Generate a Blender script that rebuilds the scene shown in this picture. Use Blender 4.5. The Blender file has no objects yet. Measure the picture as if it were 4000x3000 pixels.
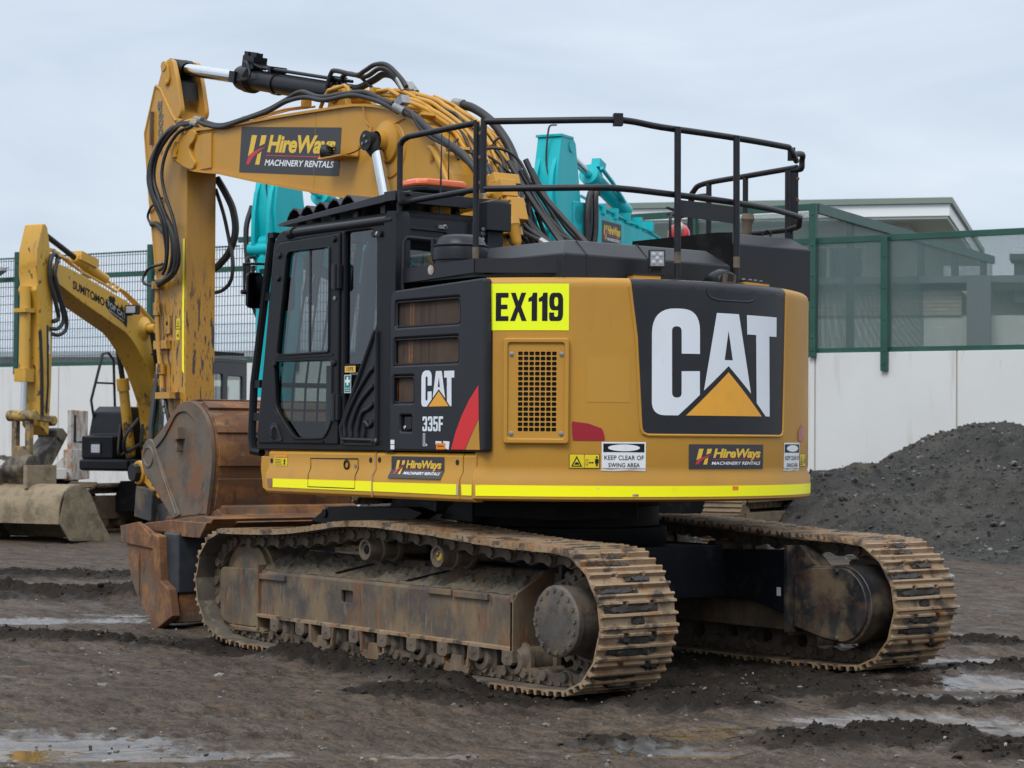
import bpy, bmesh, math, random
import numpy as np
from mathutils import Matrix, Vector, noise as mnoise
R = math.radians
SC = bpy.context.scene
COL = SC.collection
random.seed(7)

# ------------------------------------------------------------------ camera
cam_d = bpy.data.cameras.new('camera')
cam = bpy.data.objects.new('camera', cam_d)
COL.objects.link(cam)
CX, CY, CZ, YAW, PIT, ROL = -12.1903, 9.8652, 1.5912, -0.6584, 0.0260, 0.0070
_d = Vector((math.cos(YAW)*math.cos(PIT), math.sin(YAW)*math.cos(PIT), math.sin(PIT)))
_r = Vector((math.sin(YAW), -math.cos(YAW), 0)); _u = _r.cross(_d)
_r2 = _r*math.cos(ROL)+_u*math.sin(ROL); _u2 = -_r*math.sin(ROL)+_u*math.cos(ROL)
cam.matrix_world = Matrix(((_r2.x, _u2.x, -_d.x, CX), (_r2.y, _u2.y, -_d.y, CY), (_r2.z, _u2.z, -_d.z, CZ), (0, 0, 0, 1)))
cam_d.sensor_width = 36; cam_d.lens = 74.97
cam_d.clip_start = 0.1; cam_d.clip_end = 2000
cam_d.dof.use_dof = True; cam_d.dof.focus_distance = 14.6; cam_d.dof.aperture_fstop = 6.3
SC.camera = cam
FH = Vector((math.cos(YAW), math.sin(YAW), 0)); RH = Vector((math.sin(YAW), -math.cos(YAW), 0)); C0 = Vector((CX, CY, 0))
def W(lat, dep, z=0):            # a place in the yard: metres to the right of and ahead of where the photographer stood
    p = C0+FH*dep+RH*lat; return (p.x, p.y, z)

# ------------------------------------------------------------------ world: overcast sky
SUN_EL, SUN_ROT = R(48), R(200)
wd = bpy.data.worlds.new('World'); SC.world = wd; wd.use_nodes = True
nt = wd.node_tree; nt.nodes.clear()
def nn(t, typ, **k):
    n = t.nodes.new(typ)
    for a, b in k.items():
        if a.startswith('i_'):
            n.inputs[int(a[2:]) if a[2:].isdigit() else a[2:]].default_value = b
        else: setattr(n, a, b)
    return n
sky = nn(nt, 'ShaderNodeTexSky', sky_type='NISHITA', sun_disc=False, sun_elevation=SUN_EL, sun_rotation=SUN_ROT, dust_density=3.0)
bg1 = nn(nt, 'ShaderNodeBackground', i_Strength=0.06)
nt.links.new(sky.outputs[0], bg1.inputs[0])
tc = nn(nt, 'ShaderNodeTexCoord')
sep = nn(nt, 'ShaderNodeSeparateXYZ'); nt.links.new(tc.outputs['Generated'], sep.inputs[0])
ramp = nn(nt, 'ShaderNodeValToRGB')
e = ramp.color_ramp.elements
e[0].position = 0.0; e[0].color = (.61, .675, .755, 1)
e[1].position = 1.0; e[1].color = (1.3, 1.38, 1.47, 1)
k = e.new(0.10); k.color = (.585, .66, .75, 1)
k = e.new(0.22); k.color = (.555, .635, .735, 1)
k = e.new(0.55); k.color = (1.0, 1.1, 1.22, 1)
nt.links.new(sep.outputs[2], ramp.inputs[0])
mp = nn(nt, 'ShaderNodeMapping'); mp.inputs['Scale'].default_value = (1, 1, 3.2)
nt.links.new(tc.outputs['Generated'], mp.inputs[0])
n1 = nn(nt, 'ShaderNodeTexNoise', i_Scale=5.5, i_Detail=5.0, i_Roughness=.52, i_Distortion=.6)
nt.links.new(mp.outputs[0], n1.inputs['Vector'])
r2 = nn(nt, 'ShaderNodeValToRGB'); r2.color_ramp.elements[0].position = .30; r2.color_ramp.elements[1].position = .72
r2.color_ramp.elements[0].color = (.87, .895, .925, 1); r2.color_ramp.elements[1].color = (1.10, 1.085, 1.065, 1)
nt.links.new(n1.outputs[0], r2.inputs[0])
mul = nn(nt, 'ShaderNodeMixRGB', blend_type='MULTIPLY', i_Fac=1.0)
nt.links.new(ramp.outputs[0], mul.inputs[1]); nt.links.new(r2.outputs[0], mul.inputs[2])
bg2 = nn(nt, 'ShaderNodeBackground', i_Strength=1.0)
nt.links.new(mul.outputs[0], bg2.inputs[0])
mixs = nn(nt, 'ShaderNodeMixShader', i_Fac=0.88)
nt.links.new(bg1.outputs[0], mixs.inputs[1]); nt.links.new(bg2.outputs[0], mixs.inputs[2])
wo = nn(nt, 'ShaderNodeOutputWorld'); nt.links.new(mixs.outputs[0], wo.inputs[0])
sun_d = bpy.data.lights.new('sun', 'SUN'); sun_d.energy = 1.5; sun_d.angle = R(24); sun_d.color = (1, .97, .93)
sun = bpy.data.objects.new('sun', sun_d); COL.objects.link(sun)
# light from behind the camera's left shoulder, high, through cloud
_sd = (RH*-.35-FH*.75); _sd.z = 1.05; _sd.normalize()
sun.rotation_euler = _sd.to_track_quat('Z', 'Y').to_euler()
SC.view_settings.view_transform = 'Standard'; SC.view_settings.look = 'None'
SC.view_settings.exposure = 0.38; SC.view_settings.gamma = 1.0
SC.cycles.max_bounces = 8; SC.cycles.transparent_max_bounces = 24

# ------------------------------------------------------------------ materials
MATS = {}
def mk(name, base, rough=.5, metal=0.0, layers=(), bump=None, spec=.5, coat=0.0, hgt=None):
    """layers: dicts c (colour), s (noise scale), lo, hi, st (stretch xyz), r (roughness), z (z0,z1 fade), a (amount), d (detail)"""
    m = bpy.data.materials.new(name); m.use_nodes = True; t = m.node_tree
    b = t.nodes['Principled BSDF']
    tcn = nn(t, 'ShaderNodeTexCoord')
    colv = nn(t, 'ShaderNodeRGB'); colv.outputs[0].default_value = (*base, 1); colo = colv.outputs[0]
    rv = nn(t, 'ShaderNodeValue'); rv.outputs[0].default_value = rough; ro = rv.outputs[0]
    sepz = None
    for i, L in enumerate(layers):
        mpn = nn(t, 'ShaderNodeMapping'); mpn.inputs['Scale'].default_value = L.get('st', (1, 1, 1)); mpn.inputs['Location'].default_value = (i*7.3, i*3.1, i*5.7)
        t.links.new(tcn.outputs['Object'], mpn.inputs[0])
        nz = nn(t, 'ShaderNodeTexNoise', i_Scale=L.get('s', 3), i_Detail=L.get('d', 5.0), i_Roughness=L.get('ro', .6), i_Distortion=L.get('di', 0.0))
        t.links.new(mpn.outputs[0], nz.inputs['Vector'])
        mr = nn(t, 'ShaderNodeMapRange', clamp=True); mr.inputs[1].default_value = L.get('lo', .45); mr.inputs[2].default_value = L.get('hi', .6)
        mr.inputs[3].default_value = 0; mr.inputs[4].default_value = L.get('a', 1.0)
        t.links.new(nz.outputs[0], mr.inputs[0]); fac = mr.outputs[0]
        for ax in ('x', 'y', 'z'):
            if ax in L:
                sx = nn(t, 'ShaderNodeSeparateXYZ'); t.links.new(tcn.outputs['Object'], sx.inputs[0])
                m2 = nn(t, 'ShaderNodeMapRange', clamp=True); m2.inputs[1].default_value = L[ax][0]; m2.inputs[2].default_value = L[ax][1]
                t.links.new(sx.outputs['xyz'.index(ax)], m2.inputs[0])
                mm = nn(t, 'ShaderNodeMath', operation='MULTIPLY'); t.links.new(fac, mm.inputs[0]); t.links.new(m2.outputs[0], mm.inputs[1]); fac = mm.outputs[0]
        if L.get('c') is not None:
            mx = nn(t, 'ShaderNodeMixRGB'); mx.inputs[2].default_value = (*L['c'], 1)
            t.links.new(fac, mx.inputs[0]); t.links.new(colo, mx.inputs[1]); colo = mx.outputs[0]
        if 'r' in L:
            mx = nn(t, 'ShaderNodeMix', data_type='FLOAT'); mx.inputs[3].default_value = L['r']
            t.links.new(fac, mx.inputs[0]); t.links.new(ro, mx.inputs[2]); ro = mx.outputs[0]
    t.links.new(colo, b.inputs['Base Color']); t.links.new(ro, b.inputs['Roughness'])
    b.inputs['Metallic'].default_value = metal; b.inputs['Specular IOR Level'].default_value = spec
    if coat: b.inputs['Coat Weight'].default_value = coat; b.inputs['Coat Roughness'].default_value = .15
    if bump:
        prev = None
        for j in range(0, len(bump), 2):
            nz = nn(t, 'ShaderNodeTexNoise', i_Scale=bump[j], i_Detail=6.0, i_Roughness=.65)
            t.links.new(tcn.outputs['Object'], nz.inputs['Vector'])
            bp = nn(t, 'ShaderNodeBump'); bp.inputs['Strength'].default_value = 1.0; bp.inputs['Distance'].default_value = bump[j+1]
            t.links.new(nz.outputs[0], bp.inputs['Height'])
            if prev: t.links.new(prev.outputs[0], bp.inputs['Normal'])
            prev = bp
        t.links.new(prev.outputs[0], b.inputs['Normal'])
    MATS[name] = m
    return m
DUST0 = dict(c=(.34, .24, .12), s=2.2, lo=.42, hi=.75, a=.42, r=.62)
YEL = (.495, .246, .026)
YELLOW = mk('machine_yellow', YEL, .34, spec=.38, layers=[dict(c=(.40, .20, .026), s=1.3, lo=.35, hi=.7, a=.6, r=.5), dict(c=(.25, .17, .075), s=2.0, st=(3, 3, .35), lo=.6, hi=.82, a=.4, r=.6), dict(c=(.12, .07, .03), s=38, lo=.74, hi=.79, a=.7)], bump=(160, .0004))
YELLOW_CAST = mk('cast_yellow', (.465, .234, .028), .40, spec=.36, layers=[dict(c=(.385, .195, .034), s=1.1, lo=.35, hi=.7, a=.7, r=.52), dict(c=(.27, .15, .04), s=3, st=(2.5, 2.5, .35), lo=.58, hi=.85, a=.4), dict(c=(.30, .22, .12), s=5, lo=.48, hi=.75, a=.5, z=(1.45, 1.15)), dict(c=(.14, .10, .06), s=30, lo=.70, hi=.75, a=.6, z=(1.9, 1.2)), dict(c=(.10, .06, .035), s=17, st=(1, 1, .4), lo=.73, hi=.76, a=.7)], bump=(220, .0009, 14, .0012))
ARM_YEL = mk('worn_arm_yellow', YEL, .40, layers=[dict(c=(.36, .20, .05), s=1.5, lo=.35, hi=.7, a=.6), dict(c=(.30, .17, .05), s=4, st=(3, 3, .3), lo=.5, hi=.7, a=.45),
    dict(c=(.05, .042, .044), s=8, st=(2.6, 2.6, .45), lo=.555, hi=.585, a=.95, z=(3.3, 2.75), r=.7), dict(c=(.06, .045, .04), s=24, st=(2.5, 2.5, .7), lo=.615, hi=.64, a=.9, z=(3.5, 2.9)), dict(c=(.06, .045, .04), s=30, st=(1, 1, .3), lo=.70, hi=.73, a=.8), dict(c=(.20, .19, .17), s=7, lo=.66, hi=.7, a=.7, z=(3.0, 2.0))], bump=(120, .0006))
OLD_YEL = mk('weathered_yellow', (.54, .29, .030), .45, layers=[dict(c=(.46, .28, .06), s=1.2, lo=.4, hi=.7, a=.7), dict(c=(.03, .025, .02), s=9, st=(1,1,.6), lo=.63, hi=.66, a=.9), dict(c=(.40, .20, .015), s=2.2, lo=.6, hi=.64, a=.6), dict(c=(.03, .026, .022), s=4, lo=.5, hi=.58, a=.9, z=(2.5, 1.9)), dict(c=(.2, .13, .06), s=3, st=(3, 3, .4), lo=.6, hi=.75, a=.6)])
TEAL = mk('teal_paint', (.003, .40, .44), .36, spec=.3, layers=[dict(c=(.012, .43, .46), s=1.2, lo=.35, hi=.7, a=.5), dict(c=(.22, .25, .2), s=6, lo=.66, hi=.7, a=.6), dict(c=(.008, .2, .23), s=2, st=(2, 2, .5), lo=.5, hi=.75, a=.5)])
BLACK = mk('satin_black', (.0075, .008, .0105), .36, spec=.22, layers=[dict(c=(.02, .02, .0215), s=1.6, lo=.45, hi=.8, a=.4, r=.55), dict(c=(.04, .037, .034), s=9, st=(2, 2, .6), lo=.62, hi=.8, a=.3)], bump=(300, .0003))
CHAR = mk('charcoal_cover', (.0145, .0155, .020), .38, spec=.33, layers=[dict(c=(.028, .029, .032), s=1.8, lo=.42, hi=.75, a=.45, r=.55), dict(c=(.07, .066, .06), s=24, lo=.72, hi=.76, a=.4)], bump=(260, .0005))
RAILM = mk('rail_black', (.010, .011, .0145), .45, spec=.3, layers=[dict(c=(.03, .03, .034), s=12, lo=.5, hi=.75, a=.5), dict(c=(.16, .08, .04), s=22, lo=.69, hi=.73, a=.6)], bump=(90, .0006))
RUBBER = mk('hose_rubber', (.014, .014, .0155), .55, layers=[dict(c=(.05, .047, .043), s=7, lo=.45, hi=.75, a=.5)])
CHROME = mk('chrome_rod', (.62, .63, .65), .14, 1.0, layers=[dict(c=(.4, .39, .38), s=6, st=(1, 1, .3), lo=.55, hi=.7, a=.5, r=.3)])
STEEL = mk('fitting_steel', (.30, .30, .30), .42, .8, layers=[dict(c=(.15, .12, .1), s=20, lo=.5, hi=.7, a=.6)])
SHOE = mk('dusty_track_steel', (.23, .145, .075), .72, layers=[dict(c=(.30, .215, .135), s=3, lo=.38, hi=.62, a=.85), dict(c=(.24, .095, .025), s=6, lo=.52, hi=.66, a=.7), dict(c=(.04, .032, .025), s=8, st=(1, .7, 1), lo=.52, hi=.60, a=.85), dict(c=(.16, .13, .10), s=16, lo=.56, hi=.7, a=.6), dict(c=(.36, .31, .25), s=28, st=(1, .25, 1), lo=.60, hi=.72, a=.55)], bump=(45, .004, 140, .0015))
MUDW = mk('wet_clinging_mud', (.020, .017, .0145), .55, layers=[dict(c=(.045, .037, .03), s=30, lo=.45, hi=.65, a=.7, r=.8)], bump=(60, .008))
LINK = mk('chain_link_steel', (.105, .078, .055), .68, layers=[dict(c=(.17, .125, .085), s=6, lo=.4, hi=.65, a=.7), dict(c=(.04, .032, .026), s=9, lo=.5, hi=.66, a=.75), dict(c=(.14, .06, .025), s=12, lo=.6, hi=.72, a=.5)], bump=(55, .003))
FRAME = mk('rusty_track_frame', (.115, .085, .058), .62, layers=[dict(c=(.04, .04, .045), s=2.6, lo=.46, hi=.62, a=.75), dict(c=(.20, .14, .075), s=3.2, st=(1.2, 1, .9), lo=.47, hi=.64, a=.8), dict(c=(.17, .07, .026), s=7, st=(1.6, 1, .5), lo=.52, hi=.66, a=.75), dict(c=(.24, .18, .115), s=20, st=(2, 2, .35), lo=.56, hi=.7, a=.55), dict(c=(.035, .033, .034), s=12, st=(2, 1, .6), lo=.60, hi=.7, a=.6)], bump=(70, .002))
RUST = mk('rusty_bucket_steel', (.13, .056, .024), .7, layers=[dict(c=(.12, .095, .07), s=1.7, lo=.48, hi=.64, a=.75), dict(c=(.29, .125, .036), s=4.5, st=(1, .5, 1), lo=.5, hi=.64, a=.8), dict(c=(.30, .20, .11), s=16, st=(1.2, .3, 1.2), lo=.60, hi=.7, a=.6), dict(c=(.05, .033, .025), s=8, st=(2, 2, .5), lo=.55, hi=.68, a=.7)], bump=(60, .002, 260, .0008))
RUSTG = mk('scoured_grey_steel', (.125, .10, .075), .6, layers=[dict(c=(.18, .075, .028), s=2.6, lo=.44, hi=.62, a=.85), dict(c=(.055, .05, .048), s=5, lo=.5, hi=.64, a=.6), dict(c=(.22, .17, .12), s=20, lo=.6, hi=.72, a=.5)], bump=(80, .0015))
DARKB = mk('blue_black_steel', (.022, .026, .034), .5, layers=[dict(c=(.06, .06, .065), s=5, lo=.45, hi=.7, a=.6), dict(c=(.11, .07, .035), s=7, lo=.6, hi=.72, a=.6, z=(.5, .1))], bump=(60, .0015))
GREASE = mk('oily_black', (.006, .0062, .007), .55, spec=.12, layers=[dict(c=(.03, .028, .027), s=6, lo=.5, hi=.75, a=.7, r=.7)])
DRYMUD = mk('dried_mud', (.155, .128, .094), .9, spec=.2, layers=[dict(c=(.085, .07, .053), s=14, lo=.42, hi=.62, a=.8), dict(c=(.17, .145, .11), s=40, lo=.55, hi=.7, a=.6)], bump=(60, .012, 200, .004))
GUARDB = mk('scuffed_guard_black', (.016, .016, .018), .42, layers=[dict(c=(.06, .055, .05), s=2.4, lo=.42, hi=.66, a=.7, r=.6), dict(c=(.14, .10, .06), s=4, lo=.46, hi=.60, a=.8, r=.65), dict(c=(.11, .055, .028), s=5, lo=.54, hi=.67, a=.65, r=.7)], bump=(50, .002))
BEAMB = mk('carbody_black', (.0085, .010, .014), .45, spec=.25, layers=[dict(c=(.045, .05, .06), s=4.5, lo=.55, hi=.72, a=.6, r=.6), dict(c=(.06, .045, .03), s=7, lo=.62, hi=.75, a=.6)])
WHITE = mk('white_vinyl', (.72, .74, .76), .4, layers=[dict(c=(.45, .42, .36), s=11, lo=.56, hi=.8, a=.5), dict(c=(.3, .27, .22), s=40, lo=.70, hi=.75, a=.6)])
LOGOW = mk('logo_white', (.68, .72, .77), .4, layers=[dict(c=(.54, .56, .58), s=3, lo=.5, hi=.8, a=.4), dict(c=(.3, .3, .3), s=30, st=(1, 1, .1), lo=.72, hi=.75, a=.4)])
LOGOY = mk('logo_amber', (.78, .36, .03), .42, layers=[dict(c=(.62, .30, .04), s=9, lo=.45, hi=.7, a=.4)])
DECK = mk('decal_black', (.008, .009, .012), .38, spec=.25, layers=[dict(c=(.06, .06, .06), s=26, st=(1, 1, .12), lo=.70, hi=.74, a=.5)])
SIGNG = mk('sign_charcoal', (.035, .035, .04), .5)
SIGNY = mk('sign_yellow', (.72, .46, .045), .45)
LIME = mk('safety_lime', (.84, .95, .0), .4, layers=[dict(c=(.68, .74, .02), s=7, st=(1, 1, 2), lo=.6, hi=.8, a=.35)])
TAPE = mk('reflective_yellow_tape', (.98, .93, .0), .35, layers=[dict(c=(.70, .60, .03), s=8, st=(1, 1, .6), lo=.62, hi=.8, a=.4), dict(c=(.45, .44, .4), s=17, lo=.69, hi=.72, a=.8)])
REDV = mk('red_vinyl', (.60, .018, .022), .35)
REFL = mk('red_reflector', (.30, .008, .018), .25)
DREDV = mk('sign_red', (.50, .03, .045), .45)
ORANGE = mk('orange_label', (.75, .22, .02), .45)
SAFEY = mk('warning_yellow', (.72, .55, .01), .45)
GREENV = mk('first_aid_green', (.005, .17, .16), .4)
GREYTXT = mk('grey_lettering', (.13, .115, .095), .5)
SCREEN = mk('rusty_wire_screen', (.052, .030, .019), .75, layers=[dict(c=(.085, .05, .03), s=3, lo=.45, hi=.65, a=.8), dict(c=(.02, .015, .012), s=2, st=(6, 6, .2), lo=.52, hi=.62, a=.7)], bump=(500, .003))
PRIMER = mk('pink_sealant', (.36, .19, .11), .7)
TRIMB = mk('rubber_trim', (.006, .006, .007), .6)
SEATM = mk('seat_fabric', (.02, .02, .022), .85)
GREYCAB = mk('grey_cab_paint', (.055, .058, .068), .42, layers=[dict(c=(.09, .09, .095), s=2, lo=.45, hi=.75, a=.5)])
GALV = mk('galvanised', (.32, .33, .34), .5, .5)
REDEXT = mk('extinguisher_red', (.55, .012, .016), .25, coat=.4)
TAG = mk('paper_tag', (.62, .57, .45), .7)
PALEW = mk('chipped_white_paint', (.42, .41, .38), .6, layers=[dict(c=(.26, .10, .035), s=3, lo=.46, hi=.58, a=.9), dict(c=(.2, .17, .13), s=2, st=(2, 2, .5), lo=.5, hi=.7, a=.5)])
def emis_lens(name, col, tr=.0, em=0):
    m = bpy.data.materials.new(name); m.use_nodes = True
    b = m.node_tree.nodes['Principled BSDF']; b.inputs['Base Color'].default_value = (*col, 1); b.inputs['Roughness'].default_value = .16
    b.inputs['Coat Weight'].default_value = .4
    if tr: b.inputs['Transmission Weight'].default_value = tr
    return m
AMBER = emis_lens('amber_plastic', (.62, .10, .014))
LENS = emis_lens('lamp_lens', (.36, .38, .42))
MIRR = mk('mirror_glass', (.16, .18, .2), .08, 1.0)
def glass(name, tint, dens, refl=1.0):
    m = bpy.data.materials.new(name); m.use_nodes = True; t = m.node_tree
    for n in list(t.nodes): t.nodes.remove(n)
    out = nn(t, 'ShaderNodeOutputMaterial'); tr = nn(t, 'ShaderNodeBsdfTransparent'); tr.inputs[0].default_value = (*[x*dens for x in tint], 1)
    gl = nn(t, 'ShaderNodeBsdfGlossy'); gl.inputs['Roughness'].default_value = .02; gl.inputs[0].default_value = (.9, .95, 1, 1)
    fr = nn(t, 'ShaderNodeFresnel'); fr.inputs[0].default_value = 1.52
    mu = nn(t, 'ShaderNodeMath', operation='MULTIPLY_ADD'); mu.inputs[1].default_value = refl; mu.inputs[2].default_value = .035
    t.links.new(fr.outputs[0], mu.inputs[0])
    mx = nn(t, 'ShaderNodeMixShader'); t.links.new(mu.outputs[0], mx.inputs[0]); t.links.new(tr.outputs[0], mx.inputs[1]); t.links.new(gl.outputs[0], mx.inputs[2])
    t.links.new(mx.outputs[0], out.inputs[0]); return m
GLASS = glass('cab_glass', (.88, .94, .94), .50, 1.15)
GLASSD = glass('dark_glass', (.8, .92, .85), .62, .35)

# ------------------------------------------------------------------ mesh helpers
def crom(pts, k=6, closed=False):
    P = [Vector(p) for p in pts]; n = len(P); out = []
    rng = n if closed else n-1
    for i in range(rng):
        p1, p2 = P[i], P[(i+1) % n]
        p0 = P[i-1] if (closed or i > 0) else p1*2-p2
        p3 = P[(i+2) % n] if (closed or i+2 < n) else p2*2-p1
        for j in range(k):
            t = j/k
            out.append(.5*((2*p1)+(p2-p0)*t+(2*p0-5*p1+4*p2-p3)*t*t+(3*p1-p0-3*p2+p3)*t**3))
    if not closed: out.append(P[-1])
    return out
class MB:
    def __init__(s): s.v = []; s.f = []; s.m = []; s.M = None
    def add(s, vs, fs, m=0):
        o = len(s.v)
        if s.M is not None: vs = [s.M @ Vector(v) for v in vs]
        s.v.extend([tuple(v) for v in vs])
        for f in fs: s.f.append([i+o for i in f]); s.m.append(m)
        return s
    def box(s, x0, x1, y0, y1, z0, z1, m=0):
        return s.add([(x0,y0,z0),(x1,y0,z0),(x1,y1,z0),(x0,y1,z0),(x0,y0,z1),(x1,y0,z1),(x1,y1,z1),(x0,y1,z1)],
              [(0,3,2,1),(4,5,6,7),(0,1,5,4),(1,2,6,5),(2,3,7,6),(3,0,4,7)], m)
    def obox(s, c, ax, hs, m=0):     # centre, 3 axes, half sizes
        c = Vector(c); A = [Vector(a).normalized()*h for a, h in zip(ax, hs)]
        vs = [c+A[0]*i+A[1]*j+A[2]*k for k in (-1,1) for i, j in ((-1,-1),(1,-1),(1,1),(-1,1))]
        return s.add(vs, [(0,3,2,1),(4,5,6,7),(0,1,5,4),(1,2,6,5),(2,3,7,6),(3,0,4,7)], m)
    def prism(s, poly, lo, hi, ax='y', m=0, caps=True):
        mp = {'x': lambda a,b,c: (c,a,b), 'y': lambda a,b,c: (a,c,b), 'z': lambda a,b,c: (a,b,c)}[ax]
        n = len(poly); vs = [mp(a,b,lo) for a,b in poly]+[mp(a,b,hi) for a,b in poly]
        fs = [(i,(i+1)%n,n+(i+1)%n,n+i) for i in range(n)]
        if caps: fs += [list(range(n))[::-1], list(range(n,2*n))]
        return s.add(vs, fs, m)
    def loft(s, secs, m=0, closed=True, caps=True):   # sections of equal length
        n = len(secs[0]); vs = [p for c in secs for p in c]; fs = []
        for k in range(len(secs)-1):
            for i in range(n if closed else n-1):
                j = (i+1) % n; fs.append((k*n+i, k*n+j, (k+1)*n+j, (k+1)*n+i))
        if caps and closed: fs += [list(range(n))[::-1], list(range((len(secs)-1)*n, len(secs)*n))]
        return s.add(vs, fs, m)
    def tube(s, pts, r, n=8, m=0, k=0, closed=False):
        P = crom(pts, k, closed) if k else [Vector(p) for p in pts]
        rr = r if isinstance(r, (list, tuple)) else [r]*len(P)
        T = []
        for i in range(len(P)):
            a = P[i-1] if (i or closed) else P[0]; b = P[(i+1) % len(P)] if (i < len(P)-1 or closed) else P[-1]
            d = (b-a); T.append(d.normalized() if d.length > 1e-9 else Vector((0,0,1)))
        up = Vector((0,0,1)) if abs(T[0].z) < .9 else Vector((1,0,0))
        nrm = (up-T[0]*up.dot(T[0])).normalized(); secs = []
        for i, p in enumerate(P):
            nrm = (nrm-T[i]*nrm.dot(T[i])).normalized(); bn = T[i].cross(nrm)
            # mitre widening at sharp bends
            w = 1.0
            if 0 < i < len(P)-1:
                c = (P[i]-P[i-1]).normalized().dot((P[i+1]-P[i]).normalized()); w = min(1.5, 1/max(.5, math.sqrt(max(0,(1+c)/2))))
            secs.append([p+(nrm*math.cos(2*math.pi*j/n)+bn*math.sin(2*math.pi*j/n))*rr[i]*(w if not k else 1) for j in range(n)])
        if closed: secs.append(secs[0])
        return s.loft(secs, m, caps=not closed)
    def cyl(s, p0, p1, r0, r1=None, n=20, m=0):
        return s.tube([p0, p1], [r0, r0 if r1 is None else r1], n, m)
    def lathe(s, prof, o, d, n=24, m=0, a0=0, a1=360):   # prof (r,h) along d
        d = Vector(d).normalized(); o = Vector(o); up = Vector((0,0,1)) if abs(d.z) < .9 else Vector((1,0,0))
        x = (up-d*up.dot(d)).normalized(); y = d.cross(x); full = abs(a1-a0) >= 360
        secs = []
        for i in range(n+(0 if full else 1)):
            a = R(a0+(a1-a0)*i/n); q = x*math.cos(a)+y*math.sin(a)
            secs.append([o+d*h+q*max(r, 1e-4) for r, h in prof])
        if full: secs.append(secs[0])
        return s.loft(secs, m, closed=False, caps=False)
    def sheet(s, fn, nu, nv, m=0):   # fn(i,j)->point
        vs = [fn(i/nu, j/nv) for j in range(nv+1) for i in range(nu+1)]
        return s.add(vs, [(j*(nu+1)+i, j*(nu+1)+i+1, (j+1)*(nu+1)+i+1, (j+1)*(nu+1)+i) for j in range(nv) for i in range(nu)], m)
    def flat(s, vf, fn, m=0):        # 2D fill (verts, faces) put through fn(u,v)
        return s.add([fn(a, b) for a, b in vf[0]], vf[1], m)
    def bolts(s, pts, d, r=.016, h=.012, m=0, n=6):
        d = Vector(d).normalized()
        for p in pts: s.cyl(Vector(p)-d*.002, Vector(p)+d*h, r, n=n, m=m)
        return s
    def build(s, name, mats, parent=None, bevel=0, seg=2, ang=32, recalc=True, shade=True):
        me = bpy.data.meshes.new(name); me.from_pydata(s.v, [], s.f)
        for mt in (mats if isinstance(mats, (list, tuple)) else [mats]): me.materials.append(mt)
        me.polygons.foreach_set('material_index', s.m)
        if recalc:
            bm = bmesh.new(); bm.from_mesh(me); bmesh.ops.recalc_face_normals(bm, faces=bm.faces); bm.to_mesh(me); bm.free()
        if shade:
            me.polygons.foreach_set('use_smooth', [True]*len(me.polygons)); me.set_sharp_from_angle(angle=R(ang))
        me.update()
        o = bpy.data.objects.new(name, me); COL.objects.link(o)
        if parent is not None: o.parent = parent
        if bevel:
            b = o.modifiers.new('bevel', 'BEVEL'); b.width = bevel; b.segments = seg; b.limit_method = 'ANGLE'; b.angle_limit = R(35); b.harden_normals = True
        return o
def build_each(mb, name, mats, parent=None, **k):     # every loose piece of a mesh becomes its own object
    par = list(range(len(mb.v)))
    def root(i):
        while par[i] != i: par[i] = par[par[i]]; i = par[i]
        return i
    for f in mb.f:
        a = root(f[0])
        for i in f[1:]: par[root(i)] = a
    groups = {}
    for f, m in zip(mb.f, mb.m): groups.setdefault(root(f[0]), []).append((f, m))
    out = []
    for fs in groups.values():
        mp = {}; n = MB()
        for f, m in fs:
            n.f.append([mp.setdefault(i, len(mp)) for i in f]); n.m.append(m)
        n.v = [mb.v[i] for i in mp]; out.append(n.build(name, mats, parent, **k))
    return out
def thing(name, label, cat, loc=(0,0,0), rz=0, group=None):
    o = bpy.data.objects.new(name, None); COL.objects.link(o); o.location = loc; o.rotation_euler = (0,0,rz)
    o['label'] = label; o['category'] = cat
    if group: o['group'] = group
    return o
def tag(o, label=None, cat=None, group=None, kind=None):
    if label: o['label'] = label
    if cat: o['category'] = cat
    if group: o['group'] = group
    if kind: o['kind'] = kind
    return o
def copy_tree(o, parent=None):
    c = o.copy(); COL.objects.link(c); c.parent = parent
    for ch in list(o.children): copy_tree(ch, c)
    return c

# ---- flat outlines, lettering
_DG = [None]
def _curve_mesh(cu):
    ob = bpy.data.objects.new('tmp', cu); COL.objects.link(ob)
    dg = bpy.context.evaluated_depsgraph_get(); dg.update()
    me = ob.evaluated_get(dg).to_mesh()
    vs = [tuple(v.co) for v in me.vertices]; fs = [tuple(p.vertices) for p in me.polygons]
    ob.evaluated_get(dg).to_mesh_clear(); bpy.data.objects.remove(ob); bpy.data.curves.remove(cu)
    return vs, fs
def fill(loops):                     # closed outlines (holes allowed) -> 2D faces
    cu = bpy.data.curves.new('tmp', 'CURVE'); cu.dimensions = '2D'; cu.fill_mode = 'BOTH'
    for L in loops:
        sp = cu.splines.new('POLY'); sp.points.add(len(L)-1); sp.use_cyclic_u = True
        for q, (a, b) in zip(sp.points, L): q.co = (a, b, 0, 1)
    vs, fs = _curve_mesh(cu); return [v[:2] for v in vs], fs
def plate(loops, th, bev=0.0):       # outlines (holes allowed) -> solid of thickness th with rounded edges, (u,v,w)
    cu = bpy.data.curves.new('tmp', 'CURVE'); cu.dimensions = '2D'; cu.fill_mode = 'BOTH'
    cu.extrude = max(th/2-bev, 1e-4); cu.bevel_depth = bev; cu.bevel_resolution = 2; cu.offset = -bev
    for L in loops:
        sp = cu.splines.new('POLY'); sp.points.add(len(L)-1); sp.use_cyclic_u = True
        for q, (a, b) in zip(sp.points, L): q.co = (a, b, 0, 1)
    return _curve_mesh(cu)
_TX = {}
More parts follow.
